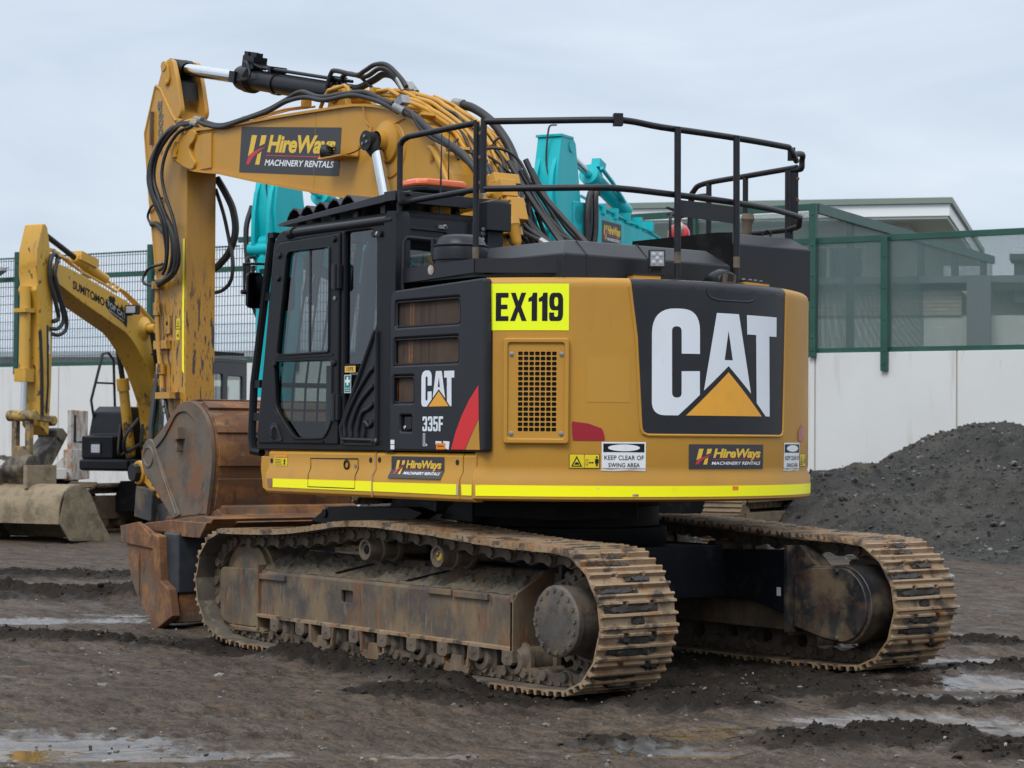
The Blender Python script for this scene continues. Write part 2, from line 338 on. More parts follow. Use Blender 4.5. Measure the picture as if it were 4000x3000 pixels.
def text(s, bold=.02, shear=0.0, space=1.0):
    k = (s, bold, shear, space)
    if k not in _TX:
        cu = bpy.data.curves.new('tmp', 'FONT'); cu.body = s; cu.offset = bold; cu.shear = shear; cu.space_character = space; cu.fill_mode = 'FRONT'; cu.resolution_u = 4
        vs, fs = _curve_mesh(cu); xs = [v[0] for v in vs]; ys = [v[1] for v in vs]
        x0, x1, y0, y1 = min(xs), max(xs), min(ys), max(ys)
        _TX[k] = ([((v[0]-x0)/(x1-x0), (v[1]-y0)/(y1-y0)) for v in vs], fs)
    return _TX[k]
def fit(vf, a0, a1, b0, b1):
    return [(a0+(a1-a0)*p, b0+(b1-b0)*q) for p, q in vf[0]], vf[1]
def rrect(a0, a1, b0, b1, r, n=4):
    if a0 > a1: a0, a1 = a1, a0
    out = []
    for cx_, cy_, s in ((a1-r,b1-r,0),(a0+r,b1-r,90),(a0+r,b0+r,180),(a1-r,b0+r,270)):
        out += [(cx_+r*math.cos(R(s+90*i/n)), cy_+r*math.sin(R(s+90*i/n))) for i in range(n+1)]
    return out
def rpoly(pts, r, n=3):              # rounded polygon
    out = []; N = len(pts); rr = r if isinstance(r, (list, tuple)) else [r]*N
    for i in range(N):
        p = Vector(pts[i]); a = Vector(pts[i-1])-p; b = Vector(pts[(i+1) % N])-p
        q = min(rr[i], a.length*.48, b.length*.48); A = p+a.normalized()*q; B = p+b.normalized()*q
        for j in range(n+1):
            t = j/n; out.append(tuple(A*(1-t)**2+p*2*t*(1-t)+B*t*t))
    return out
def rect(a0, a1, b0, b1): return [(a0,b0),(a1,b0),(a1,b1),(a0,b1)]
def subdiv_u(vf, step):
    bm = bmesh.new(); vv = [bm.verts.new((a,b,0)) for a, b in vf[0]]
    for f in vf[1]:
        try: bm.faces.new([vv[i] for i in f])
        except ValueError: pass
    us = [v[0] for v in vf[0]]; u = math.floor(min(us)/step)*step+step
    while u < max(us):
        bmesh.ops.bisect_plane(bm, geom=bm.verts[:]+bm.edges[:]+bm.faces[:], plane_co=(u,0,0), plane_no=(1,0,0)); u += step
    bm.verts.index_update()
    out = [(v.co.x, v.co.y) for v in bm.verts], [[v.index for v in f.verts] for f in bm.faces]; bm.free(); return out
def stroke(pts, w):                  # fat open polyline as outline
    P = [Vector(p) for p in pts]; L = []; Rr = []
    for i, p in enumerate(P):
        d = ((P[i+1] if i < len(P)-1 else p)-(P[i-1] if i else p)).normalized(); n = Vector((-d.y, d.x))
        L.append(tuple(p+n*w/2)); Rr.append(tuple(p-n*w/2))
    return L+Rr[::-1]
# condensed block capitals in a unit box
def _nine():
    o = rpoly([(0,1),(1,1),(1,0),(0,0),(0,.30),(.36,.30),(.36,.15),(.64,.15),(.64,.38),(0,.38)], [.3,.3,.3,.3,.01,.01,.12,.12,.01,.3], 5)
    return [o, rpoly([(.36,.85),(.64,.85),(.64,.52),(.36,.52)], .13, 4)]
def _three():
    return [rpoly([(0,1),(1,1),(1,.52),(1,.5),(1,0),(0,0),(0,.30),(.36,.30),(.36,.14),(.64,.14),(.64,.44),(.3,.44),(.3,.57),(.64,.57),(.64,.86),(.36,.86),(.36,.72),(0,.72)],
                  [.3,.3,.08,.08,.3,.3,.01,.01,.12,.12,.1,.01,.01,.1,.12,.12,.01,.01], 4)]
def _five():
    return [rpoly([(.03,1),(.95,1),(.95,.84),(.36,.84),(.36,.64),(1,.64),(1,0),(0,0),(0,.29),(.36,.29),(.36,.14),(.64,.14),(.64,.50),(.36,.50),(.36,.44),(.03,.44)],
                  [.01,.01,.01,.01,.01,.3,.3,.3,.01,.01,.12,.12,.12,.08,.01,.01], 4)]
GL = dict(E=(.62,[[(0,0),(1,0),(1,.17),(.42,.17),(.42,.42),(.92,.42),(.92,.58),(.42,.58),(.42,.83),(1,.83),(1,1),(0,1)]]),
  X=(.80,[[(0,0),(.30,0),(.5,.33),(.70,0),(1,0),(.67,.51),(.96,1),(.67,1),(.5,.70),(.33,1),(.04,1),(.33,.51)]]),
  F=(.56,[[(0,0),(.42,0),(.42,.42),(.92,.42),(.92,.58),(.42,.58),(.42,.83),(1,.83),(1,1),(0,1)]]),
  L=(.5,[[(0,0),(1,0),(1,.17),(.45,.17),(.45,1),(0,1)]]))
GL['1'] = (.42,[[(.38,0),(1,0),(1,1),(.52,1),(.40,.88),(0,.80),(0,.68),(.38,.70)]])
GL['9'] = (.66,_nine()); GL['3'] = (.60,_three()); GL['5'] = (.60,_five())
GL['7'] = (.58,[[(.15,0),(.55,0),(.66,.35),(1,.84),(1,1),(0,1),(0,.83),(.58,.83),(.30,.40)]])
def block(s, gap=.09):
    x = 0; loops = []
    for ch in s:
        w, Ls = GL[ch]
        loops.append([[(x+a*w, b) for a, b in L] for L in Ls]); x += w+gap
    x -= gap; vs = []; fs = []
    for Ls in loops:
        a, b = fill([[(p/x, q) for p, q in L] for L in Ls]); o = len(vs); vs += a; fs += [[i+o for i in f] for f in b]
    return vs, fs
def join2(*vfs):
    vs = []; fs = []
    for a, b in vfs: o = len(vs); vs += list(a); fs += [[i+o for i in f] for f in b]
    return vs, fs
# the hire firm's sign: board, slanted road mark, two lines of writing; drawn in a unit box, u to the right
def hire_sign(mb, fn, mm, board=True):
    q = lambda vf, m, lift: mb.flat(vf, lambda a, b: fn(a, b, lift), m)
    if board:
        for b0_, b1_ in ((0,.374),(.374,1)): q(([(0,b0_),(1,b0_),(1,b1_),(0,b1_)],[(0,1,2,3)]), mm[0], 0)
    q(fill([[(.085,.35),(.115,.82),(.17,.82),(.14,.46)]]), mm[1], 1); q(fill([[(.20,.58),(.215,.82),(.27,.82),(.255,.64)]]), mm[1], 1)
    q(fill([[(.165,.18),(.185,.40),(.225,.47),(.21,.18)]]), mm[1], 1)
    q(fill([[(.07,.18),(.105,.18),(.135,.32),(.20,.47),(.275,.575),(.20,.53),(.13,.44),(.09,.33)]]), mm[2], 2)
    q(fit(text('HireWays', .036, .22, .94), .285, .955, .34, .83), mm[1], 1)
    q(fit(fill([rect(0,1,0,1)]), .275, .945, .375, .395), mm[2], 2)
    q(fit(text('MACHINERY RENTALS', .022, .2, 1.0), .265, .95, .165, .30), mm[3], 1)

# ================================================================== THE MAIN EXCAVATOR (x forward along the boom, y towards its left side, z up)
EX = thing('excavator', 'large yellow and black crawler excavator with big white lettering on its rounded tail', 'excavator')
PL, LP = 1.295, .305
OUT = [(-2.06,.018),(-1.6,0),(-.5,-.004),(.9,0),(1.5,.004),(1.95,.012),(2.25,.05),(2.42,.16),(2.52,.32),(2.555,.52),(2.50,.69),(2.36,.83),(2.2,.893),(2.0,.90),(1.56,.911),(1.13,.937),(.735,.981),(.52,1.008),(.3,1.018),(.08,1.02),(-.34,1.005),(-.76,.982),(-1.2,.952),(-1.64,.937)]
for a in range(98, 258, 14): OUT.append((-1.955+.468*math.cos(R(a)), .468+.468*math.sin(R(a))))
def track_frames():
    P = [Vector((p.x, p.y)) for p in crom([(a,b,0) for a,b in OUT], 12, True)]; P.append(P[0])
    D = [0]
    for i in range(1, len(P)): D.append(D[-1]+(P[i]-P[i-1]).length)
    n = round(D[-1]/.203); L = D[-1]/n; pts = []; j = 0
    for i in range(n):
        t = i*L
        while D[j+1] < t: j += 1
        f = (t-D[j])/(D[j+1]-D[j]); pts.append(P[j].lerp(P[j+1], f))
    out = []
    for i in range(n):
        a, b = pts[i], pts[(i+1) % n]; d = (b-a); l = d.length; d.normalize(); nr = Vector((d.y, -d.x))
        out.append((a, d, nr, l))
    return out
TF = track_frames()
# which way is outward: at the bottom run the path heads +x, outward must be -z -> (d.y,-d.x) = (0,-1)
PROF = [(-.004,-.032),(.008,-.030),(.016,-.004),(.030,-.003),(.040,-.031),(.084,-.032),(.093,-.001),(.107,0),(.117,-.031),(.158,-.031),(.167,-.002),(.181,-.002),(.190,-.022),(.206,-.026),(.206,-.042),(-.004,-.044)]
PROFN = [(.034,-.031)]+PROF[5:14]+[(.206,-.042),(.034,-.044)]
def make_track(side):
    yc = PL*side; rng = random.Random(5)
    sh = MB(); ch = MB(); md = MB()
    for i, (a, d, nr, l) in enumerate(TF):
        k = l/.203; tw = rng.uniform(-.012, .012); d2 = Vector((d.x*math.cos(tw)-d.y*math.sin(tw), d.x*math.sin(tw)+d.y*math.cos(tw))); n2 = Vector((d2.y, -d2.x))
        jy = rng.uniform(-.004, .004)
        pt = lambda s_, h_, y_: (a.x+d2.x*s_*k+n2.x*h_, y_+yc+jy, a.y+d2.y*s_*k+n2.y*h_)
        cuts = [-LP,-.135,-.085,.085,.135,LP]
        for q in range(5):
            pr = PROFN if q in (1,3) else PROF
            vs = [pt(s_, h_, cuts[q]) for s_, h_ in pr]+[pt(s_, h_, cuts[q+1]) for s_, h_ in pr]; n = len(pr)
            fs = [(u,(u+1)%n,n+(u+1)%n,n+u) for u in range(n)]+[list(range(n)), list(range(n,2*n))[::-1]]
            sh.add(vs, fs); sh.m[-len(fs)+n-2] = 1
        # mud packed between the bars
        for (s0, s1) in ((.036,.088),(.112,.163)):
            if rng.random() < .8:
                y0 = rng.uniform(-.28,.0); y1 = y0+rng.uniform(.10,.44); y1 = min(y1,.29); m = 13
                g = [[None]*(m+1) for _ in range(4)]
                vs = []; top = rng.uniform(-.013,.002)
                for q in range(m+1):
                    y = y0+(y1-y0)*q/m+rng.uniform(-.009,.009); e_ = min(q,m-q)
                    for (ss, hh) in ((s0-.004,-.034),(s0+.004+rng.uniform(0,.034)*(e_<3)+rng.uniform(0,.012), top-.016*(e_<2)+rng.uniform(-.010,.003)),(s1-.004-rng.uniform(0,.022)*(e_<3)-rng.uniform(0,.012), top-.016*(e_<2)+rng.uniform(-.010,.003)),(s1+.004,-.034)):
                        vs.append(pt(ss, hh, y))
                md.add(vs, [(q*4+c, q*4+c+1, q*4+c+5, q*4+c+4) for q in range(m) for c in range(3)])
        # chain links under the shoe
        for ys in (-.105, .105):
            off = .012 if i % 2 else -.0
            pr = [(-.06,-.085),(-.045,-.055),(.02,-.046),(.19,-.046),(.235,-.07),(.25,-.10),(.235,-.135),(.19,-.15),(.12,-.125),(.07,-.125),(0,-.15),(-.045,-.135),(-.06,-.11)]
            vs = [pt(s_, h_, ys-.022+off*np.sign(ys)) for s_, h_ in pr]+[pt(s_, h_, ys+.022+off*np.sign(ys)) for s_, h_ in pr]; n = len(pr)
            ch.add(vs, [(u,(u+1)%n,n+(u+1)%n,n+u) for u in range(n)]+[list(range(n)), list(range(n,2*n))[::-1]])
            for bx in (.055, .135):
                ch.cyl(pt(bx,-.062,ys*1.0+.024*np.sign(ys)), pt(bx,-.062,ys+.045*np.sign(ys)), .016, n=6)
        ch.cyl(pt(.0,-.105,-.165), pt(.0,-.105,.165), .034, n=10)
    tr = sh.build('crawler_track', [SHOE, SHOEIN], EX, ang=28)
    ch.build('link_chain', LINK, tr); tag(md.build('packed_mud', MUDW, tr), kind='stuff')
    Y = lambda y: y*side
    def yp(mb, poly, y0, y1, m=0): mb.prism(poly, min(Y(y0),Y(y1)), max(Y(y0),Y(y1)), 'y', m)
    # frame: folded box girder with sloping top
    fr = MB()
    sec = [(1.00,.25),(1.45,.25),(1.46,.56),(1.44,.585),(1.16,.725),(1.04,.735),(1.00,.70)]
    xs0, xs1 = -1.37, 1.77
    hole = (.51, .66, .42, .505)
    # outer face in strips round the square hole
    fr.prism([(Y(a),b) for a,b in [(1.00,.25),(1.42,.25),(1.42,.555),(1.40,.58),(1.16,.722),(1.04,.732),(1.0,.7)]], xs0, xs1, 'x')
    vf = plate([[(xs0,.25),(xs1,.25),(xs1,.57),(xs0,.57)], rrect(*hole, .012)[::-1]], .024, .004)
    fr.add([(u, Y(1.446)+w*side, v) for u,v,w in vf[0]], vf[1])
    fr.add([(x_, Y(yy), zz) for x_ in (xs0+.002, xs1-.002) for yy, zz in ((1.457,.566),(1.448,.586),(1.165,.731),(1.16,.715),(1.43,.565))], [(0,1,6,5),(1,2,7,6),(2,3,8,7),(3,4,9,8),(4,0,5,9),(0,1,2,3,4),(5,6,7,8,9)])
    fg = MB(); fg.box(xs0, xs1, *sorted((Y(1.40),Y(1.497))), .236, .262); fg.build('flange', SHOE, tr, bevel=.004)  # lighter tan paints in the highlight on the flange's lit top
    for x0_, x1_, zz in ((1.40,1.765,.545),(-1.1,-.72,.565),(-.70,-.42,.57)): fr.box(x0_, x1_, *sorted((Y(1.455),Y(1.482))), zz-.022, zz+.02)
    yp(fr, [(-1.372,.215),(-1.372,.56),(-1.372,.60),(-1.398,.60),(-1.398,.215)], 1.44, 1.50)
    fr.prism([(Y(1.0),.215),(Y(1.50),.215),(Y(1.50),.555),(Y(1.46),.61),(Y(1.17),.76),(Y(1.0),.77)], -1.402, -1.372, 'x')
    yp(fr, [(-1.40,.24),(-1.40,.73),(-1.62,.72),(-1.75,.60),(-1.75,.32),(-1.62,.24)], 1.02, 1.16)
    fr.box(1.768, 1.792, *sorted((Y(1.05),Y(1.485))), .14, .63)
    yp(fr, [(1.77,.16),(1.77,.15),(1.72,.10),(1.70,.135)], 1.05, 1.47)
    fo = fr.build('track_frame', FRAME, tr, bevel=.006)
    ig = MB()                                                             # idler end box
    yp(ig, rpoly([(2.37,.20),(2.37,.585),(1.79,.60),(1.79,.17),(1.85,.15),(2.25,.15)], .05), 1.36, 1.465)
    yp(ig, [(2.24,.15),(1.80,.15),(1.68,.118),(2.12,.108)], 1.30, 1.47)
    ig.build('idler_guard', FRAME, tr, bevel=.012, seg=3)
    # clods of dried mud on the sloping top
    du = MB()
    def mudpt(u, v):
        x = xs0+.03+(xs1-xs0-.06)*u; yy = 1.445-.31*v; zz = .59+.140*v
        e_ = min(1, min(v, 1-v)*6+.15)
        h = mnoise.fractal((x*13, yy*13+side*9, 1.7), .9, 2.0, 5)*.032+mnoise.noise((x*3.1, yy*5, side))*.02+.012
        if abs(x-.675+ (v-.3)*.45) < .075 and v < .62 and v > .12: h = -.05
        if abs(x+.245+ (v-.3)*.45) < .075 and v < .62 and v > .12: h = -.05
        return (x, Y(yy), zz+h*e_)
    du.sheet(mudpt, 330, 36)
    for bx in (.675, -.245):
        du.add([(bx+.09+.10, Y(1.42), .612),(bx+.03+.10, Y(1.42), .612),(bx-.16, Y(1.245), .694),(bx-.10, Y(1.245), .694)], [(0,1,2,3)], 1)
    du.build('mud_crust', [DRYMUD, GREASE], tr, ang=60)
    # final drive
    fd = MB(); c = Vector((-1.96, 0, .475))
    fd.lathe([(0,1.605),(.20,1.605),(.213,1.600),(.222,1.592),(.222,1.555),(.216,1.55),(.216,1.40),(.235,1.37),(.25,1.33)], (c.x,0,c.z), (0,side,0), 40)
    fd.bolts([(c.x+.192*math.cos(R(a)), Y(1.604), c.z+.192*math.sin(R(a))) for a in range(0,360,22)], (0,side,0), .0155, .010)
    fd.bolts([(c.x+.135*math.cos(R(a)), Y(1.604), c.z+.135*math.sin(R(a))) for a in (100,200)], (0,side,0), .019, .006, n=10)
    fd.build('final_drive', LINKD, tr, bevel=0)
    sp = MB(); T = 22
    gear = []
    for i in range(T):
        for da, rr_ in ((-.30,.322),(-.17,.365),(.17,.365),(.30,.322)):
            a = 2*math.pi*(i+da)/T; gear.append((c.x+rr_*math.cos(a), c.z+rr_*math.sin(a)))
    yp(sp, gear, 1.265, 1.325)
    sp.bolts([(c.x+.285*math.cos(R(a)), Y(1.325), c.z+.285*math.sin(R(a))) for a in range(0,360,15)], (0,side,0), .017, .02)
    sp.build('sprocket', LINK, tr)
    dm = MB()                                                             # motor guard on the inner side
    tear = [(-1.50,.28),(-1.50,.665),(-1.66,.72)]+[(-1.955+.272*math.cos(R(a)), .47+.272*math.sin(R(a))) for a in range(95,266,13)]+[(-1.80,.215)]
    yp(dm, tear, .94, 1.26); yp(dm, [(x_*.94-.105, z_*.94+.028) for x_, z_ in tear], .915, .945)
    dm.bolts([(-1.53,Y(.94),.30),(-1.93,Y(.915),.24),(-1.93,Y(.915),.70)], (0,-side,0), .018, .014)
    dm.build('motor_guard', GUARDB, tr, bevel=.022, seg=3)
    gp = MB(); yp(gp, [(-1.47,.25),(-1.47,.86),(-1.50,.86),(-1.50,.25)], .86, 1.18); yp(gp, [(-1.50,.66),(-1.50,.86),(-1.53,.86),(-1.70,.72)], .95, 1.10)
    gp.build('bulkhead_plate', GUARDB, tr)
    iw = MB(); ic = Vector((2.07,0,.475))
    for s_, r_ in ((0,0),):
        iw.lathe([(.05,1.43),(.20,1.43),(.245,1.405),(.26,1.40),(.29,1.40),(.315,1.395),(.315,1.355),(.345,1.35),(.345,1.245),(.315,1.24),(.315,1.20),(.26,1.19),(.05,1.19)], (ic.x,0,ic.z), (0,side,0), 40)
    iw.build('idler_wheel', FRAME, tr)
    for cx_, cz_ in ((.293,.812),(-.575,.806)):
        cr = MB()
        cr.lathe([(0,1.488),(.05,1.488),(.056,1.505),(.074,1.505),(.076,1.40),(.092,1.395),(.092,1.365),(.07,1.36),(.07,1.27),(.09,1.265),(.09,1.235),(.05,1.22),(.05,1.0)], (cx_,0,cz_), (0,side,0), 28)
        cr.lathe([(.034,1.487),(.030,1.493),(.018,1.495),(.0,1.495)], (cx_,0,cz_), (0,side,0), 12, m=1)
        cr.build('carrier_roller', [LINK, GREASE if cx_ > 0 else mk('chipped_yellow_hub', (.035, .03, .02), .6, layers=[dict(c=(.55, .38, .02), s=22, lo=.50, hi=.56, a=.9)])], tr)
    for i in range(9):
        x_ = 1.50-.356*i; rl = MB()
        rl.lathe([(.05,1.47),(.085,1.465),(.10,1.43),(.125,1.42),(.125,1.385),(.10,1.375),(.10,1.22),(.125,1.21),(.125,1.17),(.05,1.15)], (x_-.02,0,.17), (0,side,0), 22)
        rl.prism([(x_-.055,.24),(x_-.06,.165),(x_-.035,.145),(x_+.035,.145),(x_+.06,.165),(x_+.055,.24)], *sorted((Y(1.44),Y(1.505))), 'y')
        rl.bolts([(x_,Y(1.505),.20)], (0,side,0), .014, .006)
        rl.build('track_roller', LINK, tr, bevel=.006)
    for x_ in (.86,.20,-.78):
        rg = MB()
        for dx in (-.155,.155):
            yp(rg, [(x_+dx-.012,.24),(x_+dx+.012,.24),(x_+dx*.86+.012,.10),(x_+dx*.86-.012,.10)], 1.38, 1.50)
        yp(rg, [(x_-.16,.125),(x_-.07,.095),(x_-.05,.165),(x_+.05,.165),(x_+.07,.095),(x_+.16,.125),(x_+.13,.052),(x_-.13,.052)], 1.47, 1.492)
        rg.build('roller_guard', FRAME, tr)
    return tr
LINKD = mk('final_drive_steel', (.075, .064, .054), .58, layers=[dict(c=(.15, .105, .065), s=5, st=(1,2,1), lo=.46, hi=.62, a=.8), dict(c=(.10, .10, .105), s=3.4, di=1.5, lo=.5, hi=.7, a=.7), dict(c=(.03, .025, .02), s=9, lo=.55, hi=.66, a=.7)], bump=(60, .0025))
SHOEIN = mk('shoe_inner_face', (.10, .082, .06), .75, layers=[dict(c=(.045,.04,.036), s=4, lo=.42, hi=.6, a=.8), dict(c=(.20,.16,.11), s=9, lo=.56, hi=.68, a=.8)], bump=(60,.002))
make_track(1); make_track(-1)

# ---- carbody and slew ring
cb = MB()
cb.prism([(-.92,.46),(-.86,.84),(.86,.84),(.92,.46)], -.85, .85, 'x')
for sx in (-1, 1):
    for sy in (-1, 1):
        cb.loft([[(sx*.2,sy*.7,.48),(sx*.62,sy*.7,.48),(sx*.62,sy*.7,.80),(sx*.2,sy*.7,.82)],[(sx*.25,sy*1.08,.45),(sx*.70,sy*1.08,.45),(sx*.70,sy*1.08,.70),(sx*.25,sy*1.08,.72)]])
for sy in (-1, 1): cb.prism([(-1.49,.83),(-1.49,.37),(-1.1,.46),(-.3,.43),(.3,.43),(1.5,.40),(1.5,.70),(.2,.77)], sy*.90-.02, sy*.90+.02, 'y')
cb.build('carbody', BEAMB, EX, bevel=.008)
st = MB(); st.box(-1.415,-1.375,.92,.922,.50,.545); st.box(-1.42,-1.38,-.879,-.877,.50,.56)
build_each(st, 'paper_label', WHITE, EX)
sr = MB(); sr.lathe([(.78,.83),(.80,.87),(.80,.97),(.74,.98),(.74,1.12),(.82,1.13),(.82,1.19),(.1,1.19)], (0,0,0), (0,0,1), 48); sr.build('slew_ring', GREASE, EX)
sg = MB()
sg.prism([(1.80,.955),(1.55,1.073),(.50,1.096),(.30,1.060),(.50,.97),(1.50,.92)], .86, 1.0, 'y'); sg.cyl((1.60,1.0,1.015),(1.60,1.012,1.015),.035)
sg.prism([(.30,1.02),(.10,1.16),(-.1,1.16),(-.1,1.0)], .70, .86, 'y')
sg.build('step_guard', BLACK, EX, bevel=.006)

# ---- upper frame: skirt along the left side, floor, right-hand tool boxes
FL = MB(); FL.prism([(1.55,1.44),(1.55,-1.45),(-.9,-1.45),(-1.45,-.8),(-1.55,0),(-1.45,.8),(-.9,1.40)], 1.20, 1.42, 'z'); FL.prism([(.35,.85),(.35,-.30),(-.55,-.30),(-1.0,.1),(-1.0,.85)], 1.05, 1.20, 'z')
FL.build('revolving_frame', GREASE, EX)
SKS = [(1.44,1.178),(1.512,1.178),(1.532,1.195),(1.534,1.325),(1.506,1.375),(1.506,1.478),(1.488,1.498),(1.44,1.50)]
sk = MB()
for x0_, x1_ in ((.164,1.592),(-.856,.158)): sk.prism(SKS, x0_, x1_, 'x')
sk.prism([(1.592,1.18),(1.592,1.45),(1.705,1.452),(1.712,1.36),(1.68,1.215),(1.60,1.18)], 1.38, 1.505, 'y')
sk.box(1.50,1.60,-.2,1.46,1.18,1.44)
SK = sk.build('side_skirt', YELLOW, EX, bevel=.006)
q = MB(); q.tube([(.161,1.508,1.495),(.161,1.508,1.378),(.161,1.535,1.33),(.161,1.535,1.185)], .007, 6); q.build('sealant_line', PRIMER, SK)
q = MB(); q.tube([(1.006,1.507,1.444),(.383,1.507,1.447),(.380,1.508,1.378),(.379,1.535,1.326),(.379,1.535,1.238),(.995,1.535,1.238),(.995,1.535,1.322),(1.003,1.508,1.376)], .0035, 4, closed=True)
q.lathe([(.036,.006),(.036,.012),(.026,.014),(.024,-.002)], (.525,1.503,1.405), (0,1,0), 16)
q.build('hatch_outline', TRIMB, SK)
q = MB(); q.bolts([(.415,1.507,1.395)], (0,1,0), .014, .004, n=10); q.build('hatch_lock', STEEL, SK)
q = MB()
for x_, z_ in ((1.55,1.42),(.225,1.44),(.115,1.443),(-.80,1.437)): q.cyl((x_,1.5,z_),(x_,1.5085,z_),.019,n=14)
build_each(q, 'lifting_hole', TRIMB, SK)
q = MB()
for x0_, x1_ in ((.170,1.485),(-.830,.152)):
    q.add([(x1_,1.5365,1.224),(x0_,1.5365,1.222),(x0_,1.5365,1.294),(x1_,1.5365,1.288)], [(0,1,2,3)])
q.add([(1.569,1.5362,1.286),(1.485,1.5362,1.288),(1.50,1.5362,1.222),(1.555,1.5362,1.225)], [(0,1,2,3)], 1)
q.add([(-.832,1.5362,1.222),(-.85,1.5362,1.222),(-.85,1.5362,1.292),(-.832,1.5362,1.294)], [(0,1,2,3)], 1)
q.build('reflective_tape', [TAPE, PALEW], SK)
q = MB()
def skmap(u, v, l):
    z = 1.470-.147*(1-v); y = 1.5085 if z > 1.378 else 1.5085+(1.378-z)*.62
    return (-.035-.62*u, y+l*.0008+.001, z)
_s = MB(); hire_sign(_s, lambda a,b,l: (a,b,l), (0,1,2,3))
_v = [skmap(a,b,l) for a,b,l in _s.v]; q.add(_v, _s.f); q.m = list(_s.m)
q.build('hire_sign', [SIGNG, SIGNY, DREDV, WHITE], SK, recalc=False, shade=False)
q = MB(); f_ = lambda a,b,l=0: (1.511-.187*a, 1.5085+.0006*l, 1.385+.086*b)
q.flat(fill([rect(0,1,0,.66)]), lambda a,b: f_(a,b,0), 0); q.flat(fill([rect(0,1,.70,1)]), lambda a,b: f_(a,b,0), 1)
q.flat(fit(text('SAFETY WARNING',.02), .14,.94,.78,.90), lambda a,b: f_(a,b,1), 0)
q.flat(fill([[(.04,.76),(.12,.76),(.08,.92)]]), lambda a,b: f_(a,b,1), 0)
for k in range(4): q.flat(fill([rect(.06,.58-.08*(k%2),.10+.13*k,.15+.13*k)]), lambda a,b: f_(a,b,1), 2)
q.flat(fill([[(.68,.10),(.86,.10),(.80,.28),(.86,.45),(.76,.58),(.70,.45),(.74,.3)]]), lambda a,b: f_(a,b,1), 2)
q.build('warning_label', [SAFEY, ORANGE, DECK], SK, recalc=False, shade=False)

rb = MB(); rb.prism([(1.50,1.44),(1.50,2.05),(1.35,2.20),(.55,2.25),(.55,2.55),(-.95,2.62),(-.95,1.44)], -1.48, -.52, 'y')
rb.build('right_tool_box', YELLOW, EX, bevel=.03)
ec = MB(); ec.prism([(1.30,1.42),(1.30,2.62),(-.05,2.62),(-.05,1.42)], -.95, -.12, 'x'); ec.box(-1.3,-.2,-.5,1.0,1.42,2.60)
ec.build('engine_bay', GREASE, EX)

# ---- black service door with three wire screens
sd = MB()
vf = plate([rpoly([(-.022,1.508),(-1.118,1.508),(-1.098,2.645),(-.055,2.612),(-.025,2.57)], .025)[::-1],
            rrect(-.085,-.836,2.352,2.537,.02), rrect(-.069,-.825,2.094,2.280,.02), rrect(-.060,-.315,1.834,2.024,.02), rrect(-.152,-.290,1.640,1.752,.012)], .07, .014)
sd.add([(u, 1.488+w, v) for u,v,w in vf[0]], vf[1])
sd.box(-1.10,-.03,1.36,1.452,1.52,2.60)
for a,b,c,d in ((-.085,-.836,2.352,2.537),(-.069,-.825,2.094,2.280),(-.060,-.315,1.834,2.024)):
    L = rrect(a-.008,b+.008,c+.008,d-.008,.018); sd.tube([(u,1.512,v) for u,v in L], .006, 6, closed=True)
SDO = sd.build('service_door', CHAR, EX, ang=40)
for a,b,c,d in ((-.085,-.836,2.352,2.537),(-.069,-.825,2.094,2.280),(-.060,-.315,1.834,2.024)):
    q = MB(); q.box(b,a,1.485,1.490,c,d); 
    for x_ in (.18,.22): q.box(a-(a-b)*(x_ if b < -.5 else x_*.4)-.02, a-(a-b)*(x_ if b < -.5 else x_*.4), 1.490,1.4915, c, d, 1)
    q.build('wire_screen', [SCREEN, RUST], SDO)
q = MB(); q.box(-.285,-.157,1.478,1.484,1.645,1.747); q.prism(rrect(-.19,-.275,1.655,1.74,.01), 1.484, 1.512, 'y'); q.cyl((-.20,1.49,1.668),(-.20,1.519,1.668),.013,n=12,m=1)
q.build('latch', [TRIMB, CHROME], SDO, bevel=.003)
# the maker's mark: three capitals over an amber triangle (u = degrees on the tail)
Cc = [(171.73,2.165),(171.7,2.31),(171.29,2.363),(170.27,2.411),(168.49,2.446),(165.79,2.459),(163.37,2.443),(161.73,2.408),(160.76,2.354),(160.48,2.29),(160.55,1.897),(160.85,1.845),(161.65,1.797),(163.12,1.766),(164.79,1.757),(166.56,1.758),(171.78,1.894),(171.75,2.051),(167.32,2.048),(167.34,1.911),(167.04,1.888),(166.28,1.876),(165.63,1.881),(165.21,1.905),(165.03,2.293),(165.33,2.331),(166.08,2.342),(166.84,2.332),(167.2,2.301),(167.3,2.164)]
Aa = [(176.1,2.442),(182.38,2.441),(186.28,1.911),(179.4,2.091),(172.8,1.923)]
Ah = [(179.36,2.327),(180.61,2.13),(178.29,2.13)]
Tt = [(184.86,2.439),(195.78,2.439),(195.74,2.306),(192.78,2.305),(193.03,1.759),(191.46,1.76),(188.21,1.849),(187.95,2.309),(184.99,2.309)]
Tr = [(168.41,1.757),(179.41,2.05),(190.02,1.759)]
_K = .0317
Cc = [(a/_K, b) for a, b in rpoly([(a*_K, b) for a, b in [(171.75,2.165),(171.7,2.460),(160.46,2.460),(160.55,1.757),(166.56,1.757),(171.78,1.894),(171.75,2.051),(167.32,2.048),(167.34,1.874),(165.1,1.874),(165.0,2.343),(167.25,2.343),(167.3,2.164)]], [.002,.20,.20,.15,.004,.002,.002,.002,.045,.045,.045,.045,.002], 8)]
MARKW = join2(fill([Cc]), fill([Aa, Ah]), fill([Tt])); MARKT = fill([Tr])
def nrm(vf): return [((a-160.48)/(195.78-160.48), (b-1.757)/(2.459-1.757)) for a, b in vf[0]], vf[1]
DY = 1.5245
q = MB(); g = lambda a,b: (-.406-.376*a, DY, 1.809+.243*b)
